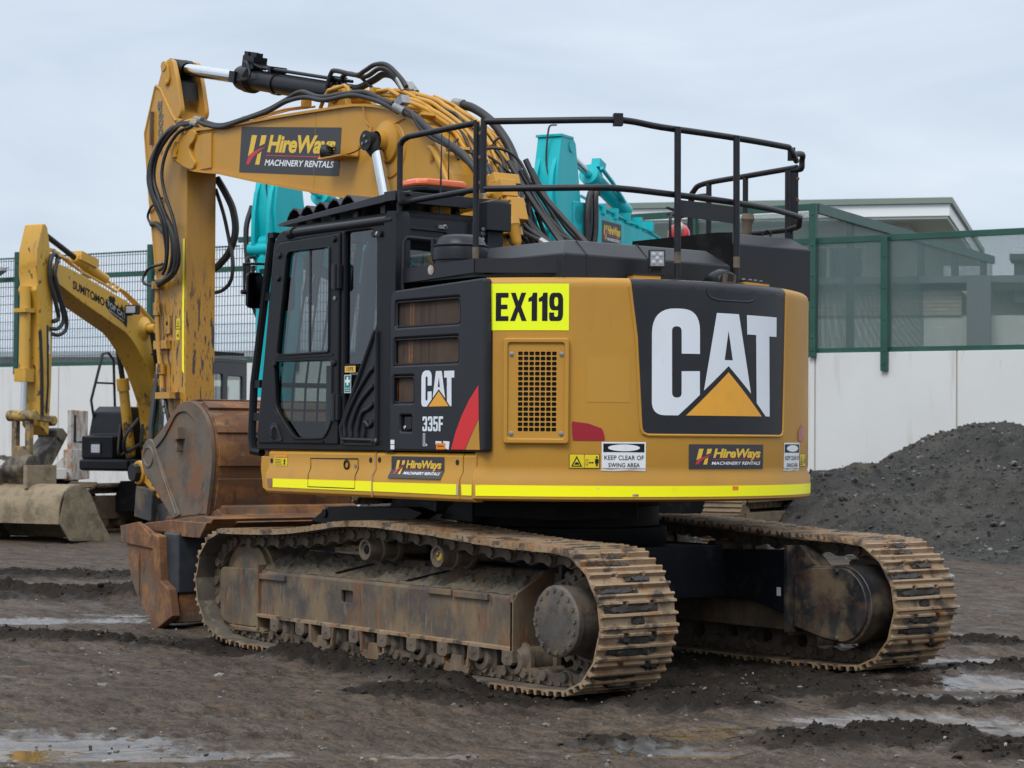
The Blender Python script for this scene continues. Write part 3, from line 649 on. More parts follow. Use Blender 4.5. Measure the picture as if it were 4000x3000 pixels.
q.flat(nrm(MARKW), g, 0); q.flat(nrm(MARKT), g, 1); q.build('maker_emblem', [LOGOW, LOGOY], SDO, recalc=False, shade=False)
q = MB(); q.flat(block('335F'), lambda a,b: (-.422-.237*a, DY, 1.643+.099*b)); q.build('model_number', LOGOW, SDO, recalc=False, shade=False)
q = MB(); q.flat(fill([[(0,0),(1,0),(1,.17),(.5,.17),(.5,1),(0,1)],[(.12,.045),(.86,.045),(.86,.125),(.38,.125),(.38,.955),(.12,.955)]]), lambda a,b: (-.429-.048*a, DY, 1.543+.085*b)); q.build('outline_letter', LOGOW, SDO, recalc=False, shade=False)
q = MB(); q.flat(fill([[(-1.050,1.945),(-1.056,1.727),(-1.00,1.655),(-.945,1.58),(-.905,1.522),(-.750,1.522),(-.80,1.635),(-.86,1.735),(-.95,1.85)]]), lambda a,b: (a, DY, b), 0)
q.flat(fill([[(-1.056,1.722),(-1.069,1.522),(-.912,1.522),(-.95,1.58),(-1.004,1.655)]]), lambda a,b: (a, DY, b), 1); q.build('stripe_decal', [REDV, YELLOW], SDO, recalc=False, shade=False)
q = MB()
for z0_, z1_ in ((1.553,1.583),(1.518,1.548)): q.add([(-.043,DY,z0_),(-.09,DY,z0_),(-.09,DY,z1_),(-.043,DY,z1_)], [(0,1,2,3)])
q.add([(-.575,DY,1.555),(-.64,DY,1.553),(-.645,DY,1.575),(-.575,DY,1.577)], [(0,1,2,3)]); q.add([(-.68,DY,1.53),(-.725,DY,1.52),(-.735,DY,1.575),(-.66,DY,1.578)], [(0,1,2,3)])
build_each(q, 'paper_label', WHITE, SDO, recalc=False); q = MB()
q.add([(-.582,DY+.001,1.522),(-.688,DY+.001,1.522),(-.69,DY+.001,1.564),(-.585,DY+.001,1.564)], [(0,1,2,3)], 1); q.flat(fit(text('Service',.02),0,1,0,1), lambda a,b: (-.60-.07*a, DY+.002, 1.538+.014*b), 2)
q.build('paper_label', [WHITE, ORANGE, DECK], SDO, recalc=False, shade=False)

# ---- counterweight: revolved about the slew axis
def cwr(z): return np.interp(z, [1.19,1.205,1.345,1.384,1.42,2.610,2.630,2.645,2.653,2.657], [1.81,1.832,1.834,1.812,1.818,1.818,1.810,1.793,1.765,1.70])
PR = [(1.2,1.19)]+[(float(cwr(z)), z) for z in (1.19,1.205,1.345,1.384,1.42)]+[(1.818,z) for z in (1.7,2.0,2.3,2.58)]+[(float(cwr(z)),z) for z in (2.61,2.62,2.63,2.638,2.645,2.653,2.657)]+[(1.0,2.656)]
cw = MB(); secs = []
GA0, GA1, GZ0, GZ1 = 130.2, 142.6, 1.585, 2.232
angs = sorted(set([123.3+i*1.9 for i in range(60) if 123.3+i*1.9 < 236.8]+[GA0, GA1, 236.8]))
for a in angs:
    f_ = min(1, min(a-123.3, 236.8-a)/2.2); sh_ = .028*(1-math.sqrt(max(0,1-(1-f_)**2)))
    secs.append([((r_-sh_*(z > 1.4))*math.cos(R(a)), (r_-sh_*(z > 1.4))*math.sin(R(a)), z-(sh_ if z > 2.5 else 0)) for r_, z in PR])
cw.loft(secs)
CW = cw.build('counterweight', YELLOW_CAST, EX, ang=50)
q = MB(); q.prism(SKS, -1.004, -.866, 'x'); q.build('tail_corner', YELLOW_CAST, CW, bevel=.006)
q = MB(); q.add([(-.890,1.5365,1.222),(-1.0,1.5365,1.222),(-1.0,1.5365,1.294),(-.883,1.5365,1.294)],[(0,1,2,3)]); q.build('reflective_tape', TAPE, CW)
cyl = lambda a, z, e=.002: ((float(cwr(z))+e)*math.cos(R(a)), (float(cwr(z))+e)*math.sin(R(a)), z)
def curved(vf, e, mb, m=0, step=1.0):
    v2, f2 = subdiv_u(vf, step); mb.flat((v2, f2), lambda a,b: cyl(a,b,e), m)
BL = [(155.83,2.652),(160.42,2.652),(164.07,2.652),(171.85,2.652),(180.61,2.652),(191.27,2.652),(200.08,2.652),(198.72,1.668),(198.35,1.645),(197.4,1.634),(185.8,1.634),(168.05,1.634),(159.7,1.634),(158.75,1.646),(158.32,1.672),(157.29,2.267)]
q = MB(); v2, f2 = subdiv_u(fill([BL+[]]), 1.0)
# let the black follow the rounded top edge
bm = bmesh.new(); vv = [bm.verts.new((a,b,0)) for a,b in v2]
for f in f2:
    try: bm.faces.new([vv[i] for i in f])
    except ValueError: pass
for z_ in (2.58,2.61,2.62,2.63,2.638,2.645): bmesh.ops.bisect_plane(bm, geom=bm.verts[:]+bm.edges[:]+bm.faces[:], plane_co=(0,z_,0), plane_no=(0,1,0))
bm.verts.index_update(); q.flat(([(v.co.x,v.co.y) for v in bm.verts], [[v.index for v in f.verts] for f in bm.faces]), lambda a,b: cyl(a,b,.003)); bm.free()
q.build('black_panel', CHAR, CW, ang=60)
q = MB(); q.tube([cyl(a,b,.001) for a,b in [(155.7,2.60),(156.3,2.45),(157.1,2.267)]+[(158.15,1.70),(158.25,1.665),(158.7,1.638),(159.7,1.626)]+[(x_,1.625) for x_ in range(163,197,4)]+[(197.5,1.625),(198.5,1.637),(198.9,1.668),(199.5,2.1),(200.1,2.60)]], .011, 8)
q.build('panel_rim', YELLOW_CAST, CW)
q = MB(); q.tube([cyl(a,b,-.003) for a,b in [(173.4,2.60),(173.7,2.565),(174.6,2.54),(176.5,2.528),(181,2.526),(185.3,2.528),(187,2.54),(187.8,2.565),(188.1,2.60)]], .010, 8)
q.build('grip_lip', CHAR, CW)
q = MB(); curved(MARKW, .005, q, 0); curved(MARKT, .005, q, 1); q.build('maker_emblem', [LOGOW, LOGOY], CW, recalc=False, ang=60)
q = MB(); curved(fill([rect(126.9,143.0,2.303,2.608)]), .003, q, 0)
v2, f2 = block('EX119', .075); curved(([(127.85+13.95*a, 2.364+.184*b) for a,b in v2], f2), .0045, q, 1); q.build('fleet_number_sign', [LIME, DECK], CW, recalc=False, ang=60)
# perforated vent plate: flat, set in a shallow frame
pa, pb = Vector(cyl(GA0,1.6,0)), Vector(cyl(GA1,1.6,0)); gx = (pb-pa); gw = gx.length; gx.normalize(); gn = Vector((gx.y, -gx.x, 0)); gn = gn if gn.dot(pa) > 0 else -gn
pm = (pa+pb)/2+gn*.028
def vp(u, z, w): p = pm+gx*u+gn*w; return (p.x, p.y, z)
hw_ = gw/2
q = MB(); vf = plate([rrect(-hw_-.018,hw_+.018,GZ0-.02,GZ1+.02,.02), rrect(-hw_+.012,hw_-.012,GZ0+.015,GZ1-.012,.015)], .045, .008); q.add([vp(u,v,w-.011) for u,v,w in vf[0]], vf[1]); q.build('vent_surround', YELLOW_CAST, CW, ang=40)
holes = []; px0, px1, pz0, pz1 = -hw_+.075, hw_-.060, GZ0+.055, GZ1-.065
for i in range(7):
    for j in range(16):
        a0 = px0+(px1-px0)*i/7; b0 = pz0+(pz1-pz0)*j/16; holes.append(rrect(a0+.003,a0+(px1-px0)/7-.004,b0+.004,b0+(pz1-pz0)/16-.004,.006,2))
q = MB(); vf = plate([rrect(-hw_+.012,hw_-.012,GZ0+.015,GZ1-.012,.01)]+holes, .008, .001); q.add([vp(u,v,w-.008) for u,v,w in vf[0]], vf[1])
VG = q.build('vent_grille', YELLOW_CAST, CW, ang=40)
q = MB(); q.add([vp(-hw_+.03,GZ0+.03,-.0132),vp(hw_-.03,GZ0+.03,-.0132),vp(hw_-.03,GZ1-.03,-.0132),vp(-hw_+.03,GZ1-.03,-.0132)], [(0,1,2,3)]); q.build('vent_dark_sheet', GREASE, CW)  # dark sheet painted in for the shade behind the grille holes
q = MB()
for u in (-hw_+.035, hw_-.032):
    for z in (GZ0+.045, GZ1-.085): q.lathe([(.016,0),(.016,.002),(.011,.003),(.011,.010),(.001,.011)], vp(u,z,-.004), gn, 10)
build_each(q, 'vent_screw', STEEL, CW)
q = MB(); curved(fill([rpoly([(143.9,1.588),(143.7,1.712),(147.2,1.698),(150.1,1.665),(150.7,1.588)], [.25,.3,.2,.3,.3], 2)]), .004, q)
q.build('rear_reflector', REFL, CW, recalc=False, ang=60); q = MB()
curved(fill([rpoly([(208.2,1.592),(207.8,1.66),(210.6,1.705),(213.7,1.712),(212.5,1.592)], .2, 2)]), .004, q); q.build('rear_reflector', REFL, CW, recalc=False, ang=60)
q = MB(); curved(fill([rect(146.7,155.6,1.838,2.133)]), .0016, q); q.build('paint_patch', mk('patch_yellow', (.46,.235,.028), .42), CW, recalc=False, ang=60)
def warn(mb, a0, a1, b0, b1, man=True):
    g = lambda vf, m, e_: curved(([(a0+(a1-a0)*a, b0+(b1-b0)*b) for a,b in vf[0]], vf[1]), e_, mb, m)
    g(fill([rect(0,1,0,1)]), 1, .003); g(fill([rect(.02,.98,.035,.965)]), 0, .0038)
    g(fill([[(.07,.12),(.43,.12),(.25,.88)],[(.13,.19),(.25,.70),(.37,.19)][::-1]]), 1, .0045); g(fill([rect(.49,.505,.035,.965)]), 1, .0045)
    g(fill([[(.17,.25),(.33,.25),(.31,.40),(.22,.44)]]), 1, .0045)
    if man:
        g(fill([rect(.54,.62,.22,.62),rect(.553,.607,.25,.59)[::-1]]), 1, .0045); g(fill([[(.64,.40),(.69,.48),(.69,.43),(.76,.43),(.76,.48),(.81,.40),(.76,.32),(.76,.37),(.69,.37),(.69,.32)]]), 1, .0045)
        g(fill([[(.845,.66),(.845,.36),(.87,.36),(.87,.16),(.90,.16),(.90,.36),(.91,.36),(.91,.16),(.94,.16),(.94,.36),(.965,.36),(.965,.66)]]), 1, .0045); g(fill([rrect(.88,.93,.70,.86,.02)]), 1, .0045)
q = MB(); warn(q, 143.2, 149.5, 1.407, 1.500); q.build('warning_label', [SAFEY, DECK], CW, recalc=False, ang=60)
q = MB(); warn(q, 209.6, 215.0, 1.415, 1.505); q.build('warning_label', [SAFEY, DECK], CW, recalc=False, ang=60)
def keepclear(a0, a1, b0, b1):
    mb = MB(); g = lambda vf, m, e_: curved(([(a0+(a1-a0)*a, b0+(b1-b0)*b) for a,b in vf[0]], vf[1]), e_, mb, m)
    g(fill([rect(0,1,.10,1)]), 0, .003); g(fill([rect(.035,.965,.65,.945)]), 1, .0038)
    g(fill([[(.5+.36*math.cos(R(t)), .80+.115*math.sin(R(t))) for t in range(0,360,12)]]), 0, .0046)
    g(fit(text('KEEP CLEAR OF', .004), .06, .95, .39, .54), 1, .0046); g(fit(text('SWING AREA', .004), .15, .86, .14, .285), 1, .0046)
    g(fill([[(-.02,.02),(.3,.0),(.62,.03),(1.0,.0),(1.0,.085),(.7,.06),(.45,.09),(.2,.05),(0,.09)]]), 0, .0025)
    return mb.build('swing_area_sign', [WHITE, DECK], CW, recalc=False, ang=60)
keepclear(149.9, 159.3, 1.389, 1.580); keepclear(199.6, 209.2, 1.385, 1.582)
q = MB(); _s = MB(); hire_sign(_s, lambda a,b,l: (a,b,l), (0,1,2,3))
for k_ in range(4):
    idx = [i for i, mm in enumerate(_s.m) if mm == k_]
    for f_ in idx:
        pts_ = [_s.v[i] for i in _s.f[f_]]; l_ = pts_[0][2]
        v2, f2 = subdiv_u(([(169.2+21.5*p[0], 1.405+.163*p[1]) for p in pts_], [list(range(len(pts_)))]), 1.5)
        q.flat((v2, f2), lambda a,b: cyl(a, b, .003+.0008*l_), k_)
q.build('hire_sign', [SIGNG, SIGNY, DREDV, WHITE], CW, recalc=False, shade=False)
q = MB(); curved(fill([[(123.9,1.222)]+[(x_,1.222) for x_ in range(126,238,6)]+[(236.3,1.294)]+[(x_,1.294) for x_ in range(234,124,-6)]+[(123.9,1.292)]]), .003, q, 0)
curved(fill([rect(156.3,157.6,1.225,1.24)]), .0036, q, 1)
curved(fill([rect(180.3,182.0,1.262,1.29)]), .0036, q, 2)
q.build('reflective_tape', [TAPE, PALEW, ORANGE], CW, recalc=False, ang=60)
q = MB(); q.add([( -.62,-1.6,2.0)]*0, [])
curved(fill([rect(225.5,232,2.2,2.55)]), .004, q); q.build('side_number_sign', LIME, CW, recalc=False, ang=60)
q = MB()
for a0 in (159.5,): q.obox((-1.50,.49,2.672), (Vector((-1.42,.46,0)),Vector((.46,1.42,0)),(0,0,1)), (.05,.10,.016)); q.obox((-1.50,.49,2.692), (Vector((-1.42,.46,0)),Vector((.46,1.42,0)),(0,0,1)), (.055,.105,.006), 1)
for a0 in (191.5,196.5):
    v_ = Vector((math.cos(R(a0)),math.sin(R(a0)),0)); q.obox(v_*1.66+Vector((0,0,2.664)), (v_,Vector((-v_.y,v_.x,0)),(0,0,1)), (.05,.075,.012)); q.obox(v_*1.66+Vector((0,0,2.682)), (v_,Vector((-v_.y,v_.x,0)),(0,0,1)), (.05,.072,.008), 1)
    q.bolts([v_*1.66+Vector((-v_.y*d_,v_.x*d_,2.69)) for d_ in (-.04,.04)], (0,0,1), .016, .014, 2)
q.bolts([(-1.60,.0,2.656),(-1.22,1.0,2.656)], (0,0,1), .016, .016, 2)
build_each(q, 'lifting_pad', [YELLOW, TRIMB, STEEL], CW)
# ---- engine covers
hd = MB()
def hood(x0, x1, y0, y1, zt, c, ch_=.09):
    return [[(x0,y0,2.60),(x1,y0,2.60),(x1,y1,2.60),(x0,y1,2.60)],[(x0,y0,zt-c),(x1,y0,zt-c),(x1,y1,zt-c),(x0,y1,zt-c)],[(x0+ch_,y0+ch_,zt),(x1-ch_,y0+ch_,zt),(x1-ch_,y1-ch_,zt),(x0+ch_,y1-ch_,zt)]]
hd.loft(hood(-1.40,-.22,-.40,1.10,2.915,.105,.12))
HD = hd.build('engine_hood', CHAR, EX, bevel=.012, seg=3)
q = MB(); q.tube([(-1.402,.36,2.64),(-1.402,.36,2.81),(-1.283,.36,2.917),(-.4,.36,2.917)], .004, 4); q.tube([(-1.402,.90,2.64),(-1.402,.90,2.81),(-1.283,.90,2.917)], .004, 4); q.build('hood_seam', TRIMB, HD)
bb = MB(); bb.loft(hood(-1.37,-.86,-1.22,-.46,3.055,.085,.10)); BB = bb.build('exhaust_housing', CHAR, EX, bevel=.010, seg=3)
q = MB(); q.lathe([(.035,0),(.035,.12),(.05,.16),(.04,.20),(.03,.17)], (-.95,-.98,3.05), (-.1,0,1), 14); q.build('exhaust_pipe', LINK, BB)
q = MB(); q.tube([(-1.15,-.95,3.055),(-1.15,-.95,3.10),(-1.15,-.99,3.115),(-1.15,-1.03,3.10),(-1.15,-1.03,3.055)], .008, 6); q.build('lifting_eye', RAILM, BB)
q = MB(); q.add([(-1.36,-.447,2.62),(-1.36,-.447,3.05),(-1.2,-.447,3.06),(-.3,-.447,3.06),(-.3,-.447,2.62),(-1.36,-.455,2.62),(-1.36,-.455,3.05),(-1.2,-.455,3.06),(-.3,-.455,3.06),(-.3,-.455,2.62)], [(0,1,2,3,4),(9,8,7,6,5),(0,5,6,1),(1,6,7,2),(2,7,8,3),(3,8,9,4),(4,9,5,0)]); q.box(-.86,-.15,-1.2,-.46,2.6,2.88); q.build('housing_side', GREASE, BB)
cs = MB(); up = 2.69
for (a,b,z0a,z1a,z0b,z1b) in (((.01,1.455),(-.91,1.452),2.662,2.765,2.692,2.785),((-.91,1.452),(-1.375,1.045),2.692,2.785,2.684,2.784)):
    d_ = (Vector((*b,0))-Vector((*a,0))).normalized(); n_ = Vector((-d_.y,d_.x,0))*.012
    A_, B_ = Vector((*a,0)), Vector((*b,0))
    cs.loft([[A_+n_+Vector((0,0,z0a)),A_-n_+Vector((0,0,z0a)),A_-n_+Vector((0,0,z1a)),A_+n_+Vector((0,0,z1a))],[B_+n_+Vector((0,0,z0b)),B_-n_+Vector((0,0,z0b)),B_-n_+Vector((0,0,z1b)),B_+n_+Vector((0,0,z1b))]])
cs.prism([(.01,1.44),(-.9,1.44),(-1.36,1.03),(-1.2,.7),(.0,.7)], 2.665, 2.68, 'z')
CS = cs.build('catwalk_kick_plate', CHAR, EX)
q = MB(); q.flat(fill([[(math.cos(R(t)),math.sin(R(t))) for t in range(95,440,15)]]), lambda a,b: (-.425-.035*a, 1.468, 2.737+.033*b)); q.build('paper_label', PALEW, CS)
dm = MB(); dm.lathe([(.175,2.68),(.178,2.80),(.19,2.805),(.192,2.87),(.185,2.90),(.16,2.955),(.12,2.975),(.0,2.98)], (-.50,1.28,0), (0,0,1), 36)
dm.lathe([(.194,2.895),(.196,2.905),(.186,2.912)], (-.50,1.28,0), (0,0,1), 36); dm.obox((-.43,1.455,2.89),((1,.3,0),(-.3,1,0),(0,0,1)),(.012,.008,.06))
dm.build('air_precleaner', CHAR, EX, ang=40)
# ---- work lamp and rear camera on the tail
wl = MB(); c_ = Vector((-1.56,.43,2.80)); fx = Vector((-.80,.52,.05)).normalized(); fy = Vector((-fx.y,fx.x,0)).normalized(); fz = fx.cross(fy)
wl.obox(c_, (fx,fy,fz), (.022,.055,.060)); wl.obox(c_-fx*.035, (fx,fy,fz), (.016,.05,.054))
for k in range(6): wl.obox(c_-fx*.052+fz*(-.05+.02*k), (fx,fy,fz), (.014,.048,.004))
wl.obox(c_-Vector((0,0,.085))-fx*.02, (fx,fy,fz), (.012,.035,.022)); wl.obox(c_-Vector((0,0,.107))-fx*.02, (fx,fy,fz), (.035,.06,.004))
WL = wl.build('work_lamp', TRIMB, EX, bevel=.006)
q = MB(); q.obox(c_+fx*.0225, (fx,fy,fz), (.002,.045,.049)); q.build('lamp_glass', mk('lamp_reflector', (.30,.32,.34), .2, .6), WL)
q = MB()
for a,b in ((0,0),(-.024,-.026),(.024,-.026),(-.024,.026),(.024,.026)): q.lathe([(.0165,.0),(.015,.005),(.007,.008),(0,.009)], c_+fx*.024+fy*a+fz*b, fx, 14)
q.build('lamp_led', LENS, WL)
rc = MB(); fx = Vector((-.97,.05,-.06)).normalized(); fy = Vector((0,1,0)); fz = fx.cross(fy); o_ = Vector((-1.67,-.06,2.655))
sec_ = lambda x_, w_, h_: [o_+fx*x_+fy*(w_*math.cos(R(t)))+Vector((0,0,1))*(h_*math.sin(R(t))**.8 if t < 180 else 0) for t in range(0,181,15)]
rc.loft([sec_(-.17,.04,.02),sec_(-.08,.085,.075),sec_(0,.10,.10),sec_(.06,.098,.085),sec_(.075,.09,.07)])
RC = rc.build('rear_camera', BLACK, EX, bevel=.005)
q = MB(); q.obox(o_+fx*.076+Vector((0,0,.034)), (fx,fy,fz), (.003,.06,.03)); q.obox(o_+fx*.08+Vector((0,0,.04))-fy*.01, (fx,fy,fz), (.003,.026,.024), 1); q.build('camera_lens', [LINK, TRIMB], RC)
# ---- handrails
rl = MB(); r_ = .0215; zt, zm = 3.69, 3.245
rl.tube(crom([(.048,1.40,2.80),(.050,1.40,3.55),(.03,1.40,3.66),(-.05,1.40,3.692)], 5)+[(-.85,1.415,3.695)], r_, 10)
rl.tube([(.05,1.40,3.236),(-.86,1.415,3.250)], r_*.95, 10); rl.tube([(-.862,1.415,3.70),(-.862,1.415,2.80)], r_, 10)
rl.tube([(-.955,1.425,3.71),(-.955,1.425,3.22)], r_, 8); rl.box(-.945,-.868,1.40,1.418,3.25,3.66)
rl.tube(crom([(-.955,1.425,3.692),(-1.25,1.14,3.692),(-1.53,.84,3.694),(-1.60,.70,3.69),(-1.61,.45,3.675),(-1.60,.0,3.672),(-1.57,-.45,3.668),(-1.50,-.86,3.668)], 5), r_*1.03, 10)
rl.obox((-1.575,.79,3.694), ((1,-.6,0),(.6,1,0),(0,0,1)), (.030,.030,.04))
rl.tube(crom([(-.955,1.425,3.245),(-1.25,1.16,3.245),(-1.53,.90,3.243),(-1.60,.72,3.24),(-1.615,.45,3.235),(-1.61,.0,3.228),(-1.60,-.25,3.222),(-1.45,-.75,3.225),(-1.27,-1.12,3.23)], 5)+[(-1.20,-1.28,3.225),(-1.13,-1.34,3.17)], r_, 10)
for (x_,y_,zb,zz) in ((-1.66,.335,2.66,3.68),(-1.66,-.205,2.66,3.67)):
    rl.tube([(x_,y_,zb),(x_,y_,2.86)], r_*1.0, 10); rl.tube([(x_,y_,2.845),(x_+.005,y_,zz)], r_*1.08, 10); rl.cyl((x_,y_,2.655),(x_,y_,2.664),.05)
rl.tube(crom([(-1.50,-.86,3.668),(-1.38,-1.02,3.66),(-1.22,-1.22,3.63)], 4), r_, 10)
rl.obox((-1.30,-1.09,3.66), ((1,-1,0),(1,1,0),(0,0,1)), (.03,.028,.045)); rl.tube(crom([(-1.24,-1.16,3.67),(-1.14,-1.36,3.70),(-1.10,-1.40,3.66),(-1.09,-1.40,3.60),(-1.0,-1.40,3.60)], 4), r_, 8)
rl.tube(crom([(-1.05,-1.40,3.615),(-.5,-1.40,3.60),(-.05,-1.40,3.585),(.07,-1.40,3.54),(.11,-1.40,3.44),(.115,-1.40,3.0)], 5), r_, 10)
rl.tube([(-1.13,-1.34,3.17),(-.96,-1.40,3.16),(.11,-1.40,3.15)], r_, 10)
for x_ in (-.985,-.955,-.10,-.505): rl.tube([(x_,-1.40,3.60),(x_,-1.40,2.70)], r_, 8)
rl.box(-1.06,-1.0,-1.405,-1.39,3.15,3.60)
rl.tube(crom([(.10,-1.40,3.16),(.10,-1.40,3.43),(.05,-1.40,3.49),(-.10,-1.40,3.49)], 4), r_*.8, 8)
RL = rl.build('handrail', RAILM, EX, ang=50)
q = MB(); q.add([(-1.655,.312,3.195),(-1.655,-.185,3.185),(-1.655,-.185,3.07),(-1.655,.312,3.085)], [(0,1,2,3)]); o = q.build('rail_panel', BLACK, RL, shade=False); mo = o.modifiers.new('solid','SOLIDIFY'); mo.thickness = .008; o.data.materials[0] = CHAR
q = MB()
for z_ in (3.29,3.46,3.62): q.lathe([(.013,0),(.013,.006),(.0,.008)], (-.908,1.418,z_), (0,1,0), 8)
for z_ in (3.22,3.37,3.53): q.lathe([(.013,0),(.013,.006),(.0,.008)], (-1.06,-1.397,z_), (-1,0,0), 8)
build_each(q, 'rail_bolt', RUST, RL)
q = MB()
for x_, y_, z_ in ((.048,1.40,2.80),(-.862,1.415,2.82),(-1.66,.335,2.80),(-1.66,-.205,2.80)): q.tube([(x_,y_,z_-.03),(x_,y_,z_+.045)], .0232, 10)
build_each(q, 'worn_collar', LINK, RL)

# ---- cab
cbn = MB()
doorhole = [(.625,1.56),(1.715,1.56),(1.50,2.98),(1.42,3.045),(.625,3.055)]
sidewin = rpoly([(.58,3.062),(.175,3.062),(.172,2.39),(.575,1.70)], [.02,.10,.02,.02])
fr_out = rpoly([(-.02,1.50),(1.745,1.50),(1.768,1.56),(1.55,3.06),(1.45,3.14),(-.06,3.14)], [.01,.02,.02,.06,.05,.01])
vf = plate([fr_out[::-1], doorhole, sidewin], .06, .012); cbn.add([(u,1.478+w,v) for u,v,w in vf[0]], vf[1])
# right side, rear wall, roof, floor, front pillars
vf = plate([[(-.02,1.50),(1.745,1.50),(1.768,1.56),(1.55,3.06),(1.45,3.14),(-.06,3.14)][::-1], rpoly([(.14,1.75),(1.60,1.75),(1.48,2.98),(.14,2.98)],.06)], .05, .006); cbn.add([(u,.63+w,v) for u,v,w in vf[0]], vf[1])
vf = plate([[(1.49,1.50),(.62,1.50),(.62,3.12),(1.49,3.13)], rrect(.71,1.455,2.40,2.965,.06)[::-1]], .05, .008); cbn.add([(-.035+w,u,v) for u,v,w in vf[0]], vf[1])
cbn.loft([[(-.06,.60,3.10),(1.44,.60,3.10),(1.44,1.47,3.10),(-.06,1.47,3.10)],[(-.06,.60,3.15),(1.42,.60,3.15),(1.42,1.46,3.15),(-.06,1.46,3.15)],[(0,.68,3.185),(1.3,.68,3.185),(1.3,1.38,3.185),(0,1.38,3.185)]])
cbn.box(-.02,1.70,.62,1.47,1.49,1.53)
for y_ in (.65,1.46): cbn.loft([[(x_+a,y_+b,z_) for a,b in ((-.03,-.03),(.03,-.03),(.03,.03),(-.03,.03))] for x_,z_ in ((1.745,1.50),(1.755,1.60),(1.54,3.05),(1.46,3.13))])
cbn.box(1.70,1.75,.65,1.46,1.50,1.72)
cbn.tube([(-.03,1.492,3.108),(1.30,1.492,3.108)], .034, 12); cbn.tube([(1.28,1.492,3.108),(1.34,1.492,3.105)], .045, 12)
cbn.prism([(.04,1.505),(-.075,1.505),(-.085,3.11),(-.06,3.165),(.02,3.17),(.06,3.12)], 1.40, 1.522, 'y')
CAB = cbn.build('cab', BLACK, EX, bevel=.006, ang=40)
q = MB(); q.box(-.066,-.0605,.62,1.42,2.975,3.125)
q.tube([(-.068,1.42,3.055),(-.068,1.10,3.05),(-.068,1.06,3.03),(-.068,.62,3.025)], .012, 6); q.tube([(-.075,1.46,2.40),(-.075,1.46,2.95),(-.075,1.43,2.985),(-.075,.75,2.975)], .018, 8, k=0)
q.build('rear_gutter', CHAR, CAB)
q = MB(); q.lathe([(.022,0),(.022,.01),(.010,.02),(.0,.02)], (-.07,1.10,3.075), (-1,0,0), 12); q.lathe([(.026,0),(.026,.008),(.018,.012),(.0,.013)], (-.07,.76,3.06), (-1,0,0), 12); q.box(-.09,-.07,1.095,1.16,3.065,3.09); build_each(q, 'rear_fitting', STEEL, CAB)
dr = MB()
glass_up = rpoly([(1.340,2.945),(1.30,2.975),(.752,2.975),(.752,2.212),(1.468,2.205)], [.12,.12,.03,.02,.03], 5)
glass_lo = rpoly([(1.505,2.165),(.705,2.160),(.705,1.70),(.80,1.59),(1.20,1.585),(1.465,1.80)], [.04,.04,.05,.05,.06,.06], 4)
vf = plate([rpoly([(.628,1.545),(1.735,1.548),(1.745,1.60),(1.525,3.0),(1.44,3.05),(.628,3.06)], [.01,.02,.02,.08,.08,.01])[::-1], glass_up, glass_lo], .045, .010); dr.add([(u,1.500+w,v) for u,v,w in vf[0]], vf[1])
for L in (glass_up, glass_lo): dr.tube([(u,1.524,v) for u,v in L], .009, 6, closed=True)
dr.tube([(1.50,1.525,1.80),(1.21,1.525,1.575),(1.17,1.525,1.562),(.81,1.525,1.565)], .008, 6); dr.box(.70,1.50,1.515,1.528,2.183,2.197)
for x_,z_ in ((1.44,2.95),(.69,3.02),(.675,2.13),(1.49,2.14),(1.45,2.78)): dr.lathe([(.022,0),(.024,.012),(.018,.022),(0,.024)], (x_,1.515,z_), (0,1,0), 12)
DR = dr.build('cab_door', BLACK, CAB, ang=40)
q = MB(); q.box(.60,.70,1.515,1.545,2.66,2.83); q.cyl((.645,1.548,2.65),(.645,1.548,2.84),.014); q.box(.60,.70,1.515,1.545,1.72,1.90); q.cyl((.645,1.548,1.71),(.645,1.548,1.91),.014); build_each(q, 'door_hinge', CHAR, CAB, bevel=.004)
q = MB(); q.prism(rpoly([(1.53,1.565),(1.37,1.565),(1.42,1.645),(1.455,1.70),(1.53,1.70)],.02), 1.518, 1.534, 'y'); q.prism(rrect(1.44,1.515,1.575,1.675,.015), 1.530, 1.538, 'y', 1); q.tube([(1.475,1.54,1.67),(1.475,1.555,1.66),(1.475,1.555,1.60),(1.47,1.54,1.59)], .011, 8); q.build('door_handle', [CHAR, TRIMB], CAB, bevel=.003)
for nm, L, y_, mt in (('door_window',glass_up,1.500,GLASS),('door_window',glass_lo,1.500,GLASSD),('side_window',sidewin,1.480,GLASS)):
    q = MB(); q.flat(fill([L]), lambda a,b: (a,y_,b)); q.build(nm, mt, CAB)
q = MB(); q.flat(fill([[(.14,1.75),(1.60,1.75),(1.48,2.98),(.14,2.98)]]), lambda a,b: (a,.63,b)); q.build('side_window', GLASS, CAB)
q = MB(); q.flat(fill([rrect(.71,1.455,2.40,2.965,.06)]), lambda a,b: (-.035,a,b)); q.build('rear_window', GLASS, CAB)
q = MB(); q.add([(1.735,.68,1.72),(1.735,1.43,1.72),(1.54,1.43,3.04),(1.54,.68,3.04)], [(0,1,2,3)]); q.build('windscreen', GLASS, CAB)
q = MB(); q.box(1.03,1.055,1.497,1.503,2.21,2.975); q.build('window_mullion', TRIMB, CAB)
q = MB()                                                                   # bars over the right-hand window
for x_ in (.16,.36,.56,.76,.96,1.16,1.36,1.54): q.box(x_-.055,x_+.055,.575,.60,1.6,2.16)
q.box(.1,1.62,.57,.60,2.13,2.19); q.box(.1,1.62,.57,.60,1.95,1.99)
for x_ in (.2,.56,.74,1.12,1.28): q.box(x_-.018,x_+.018,.575,.60,2.16,2.98)
q.build('window_guard', TRIMB, CAB)
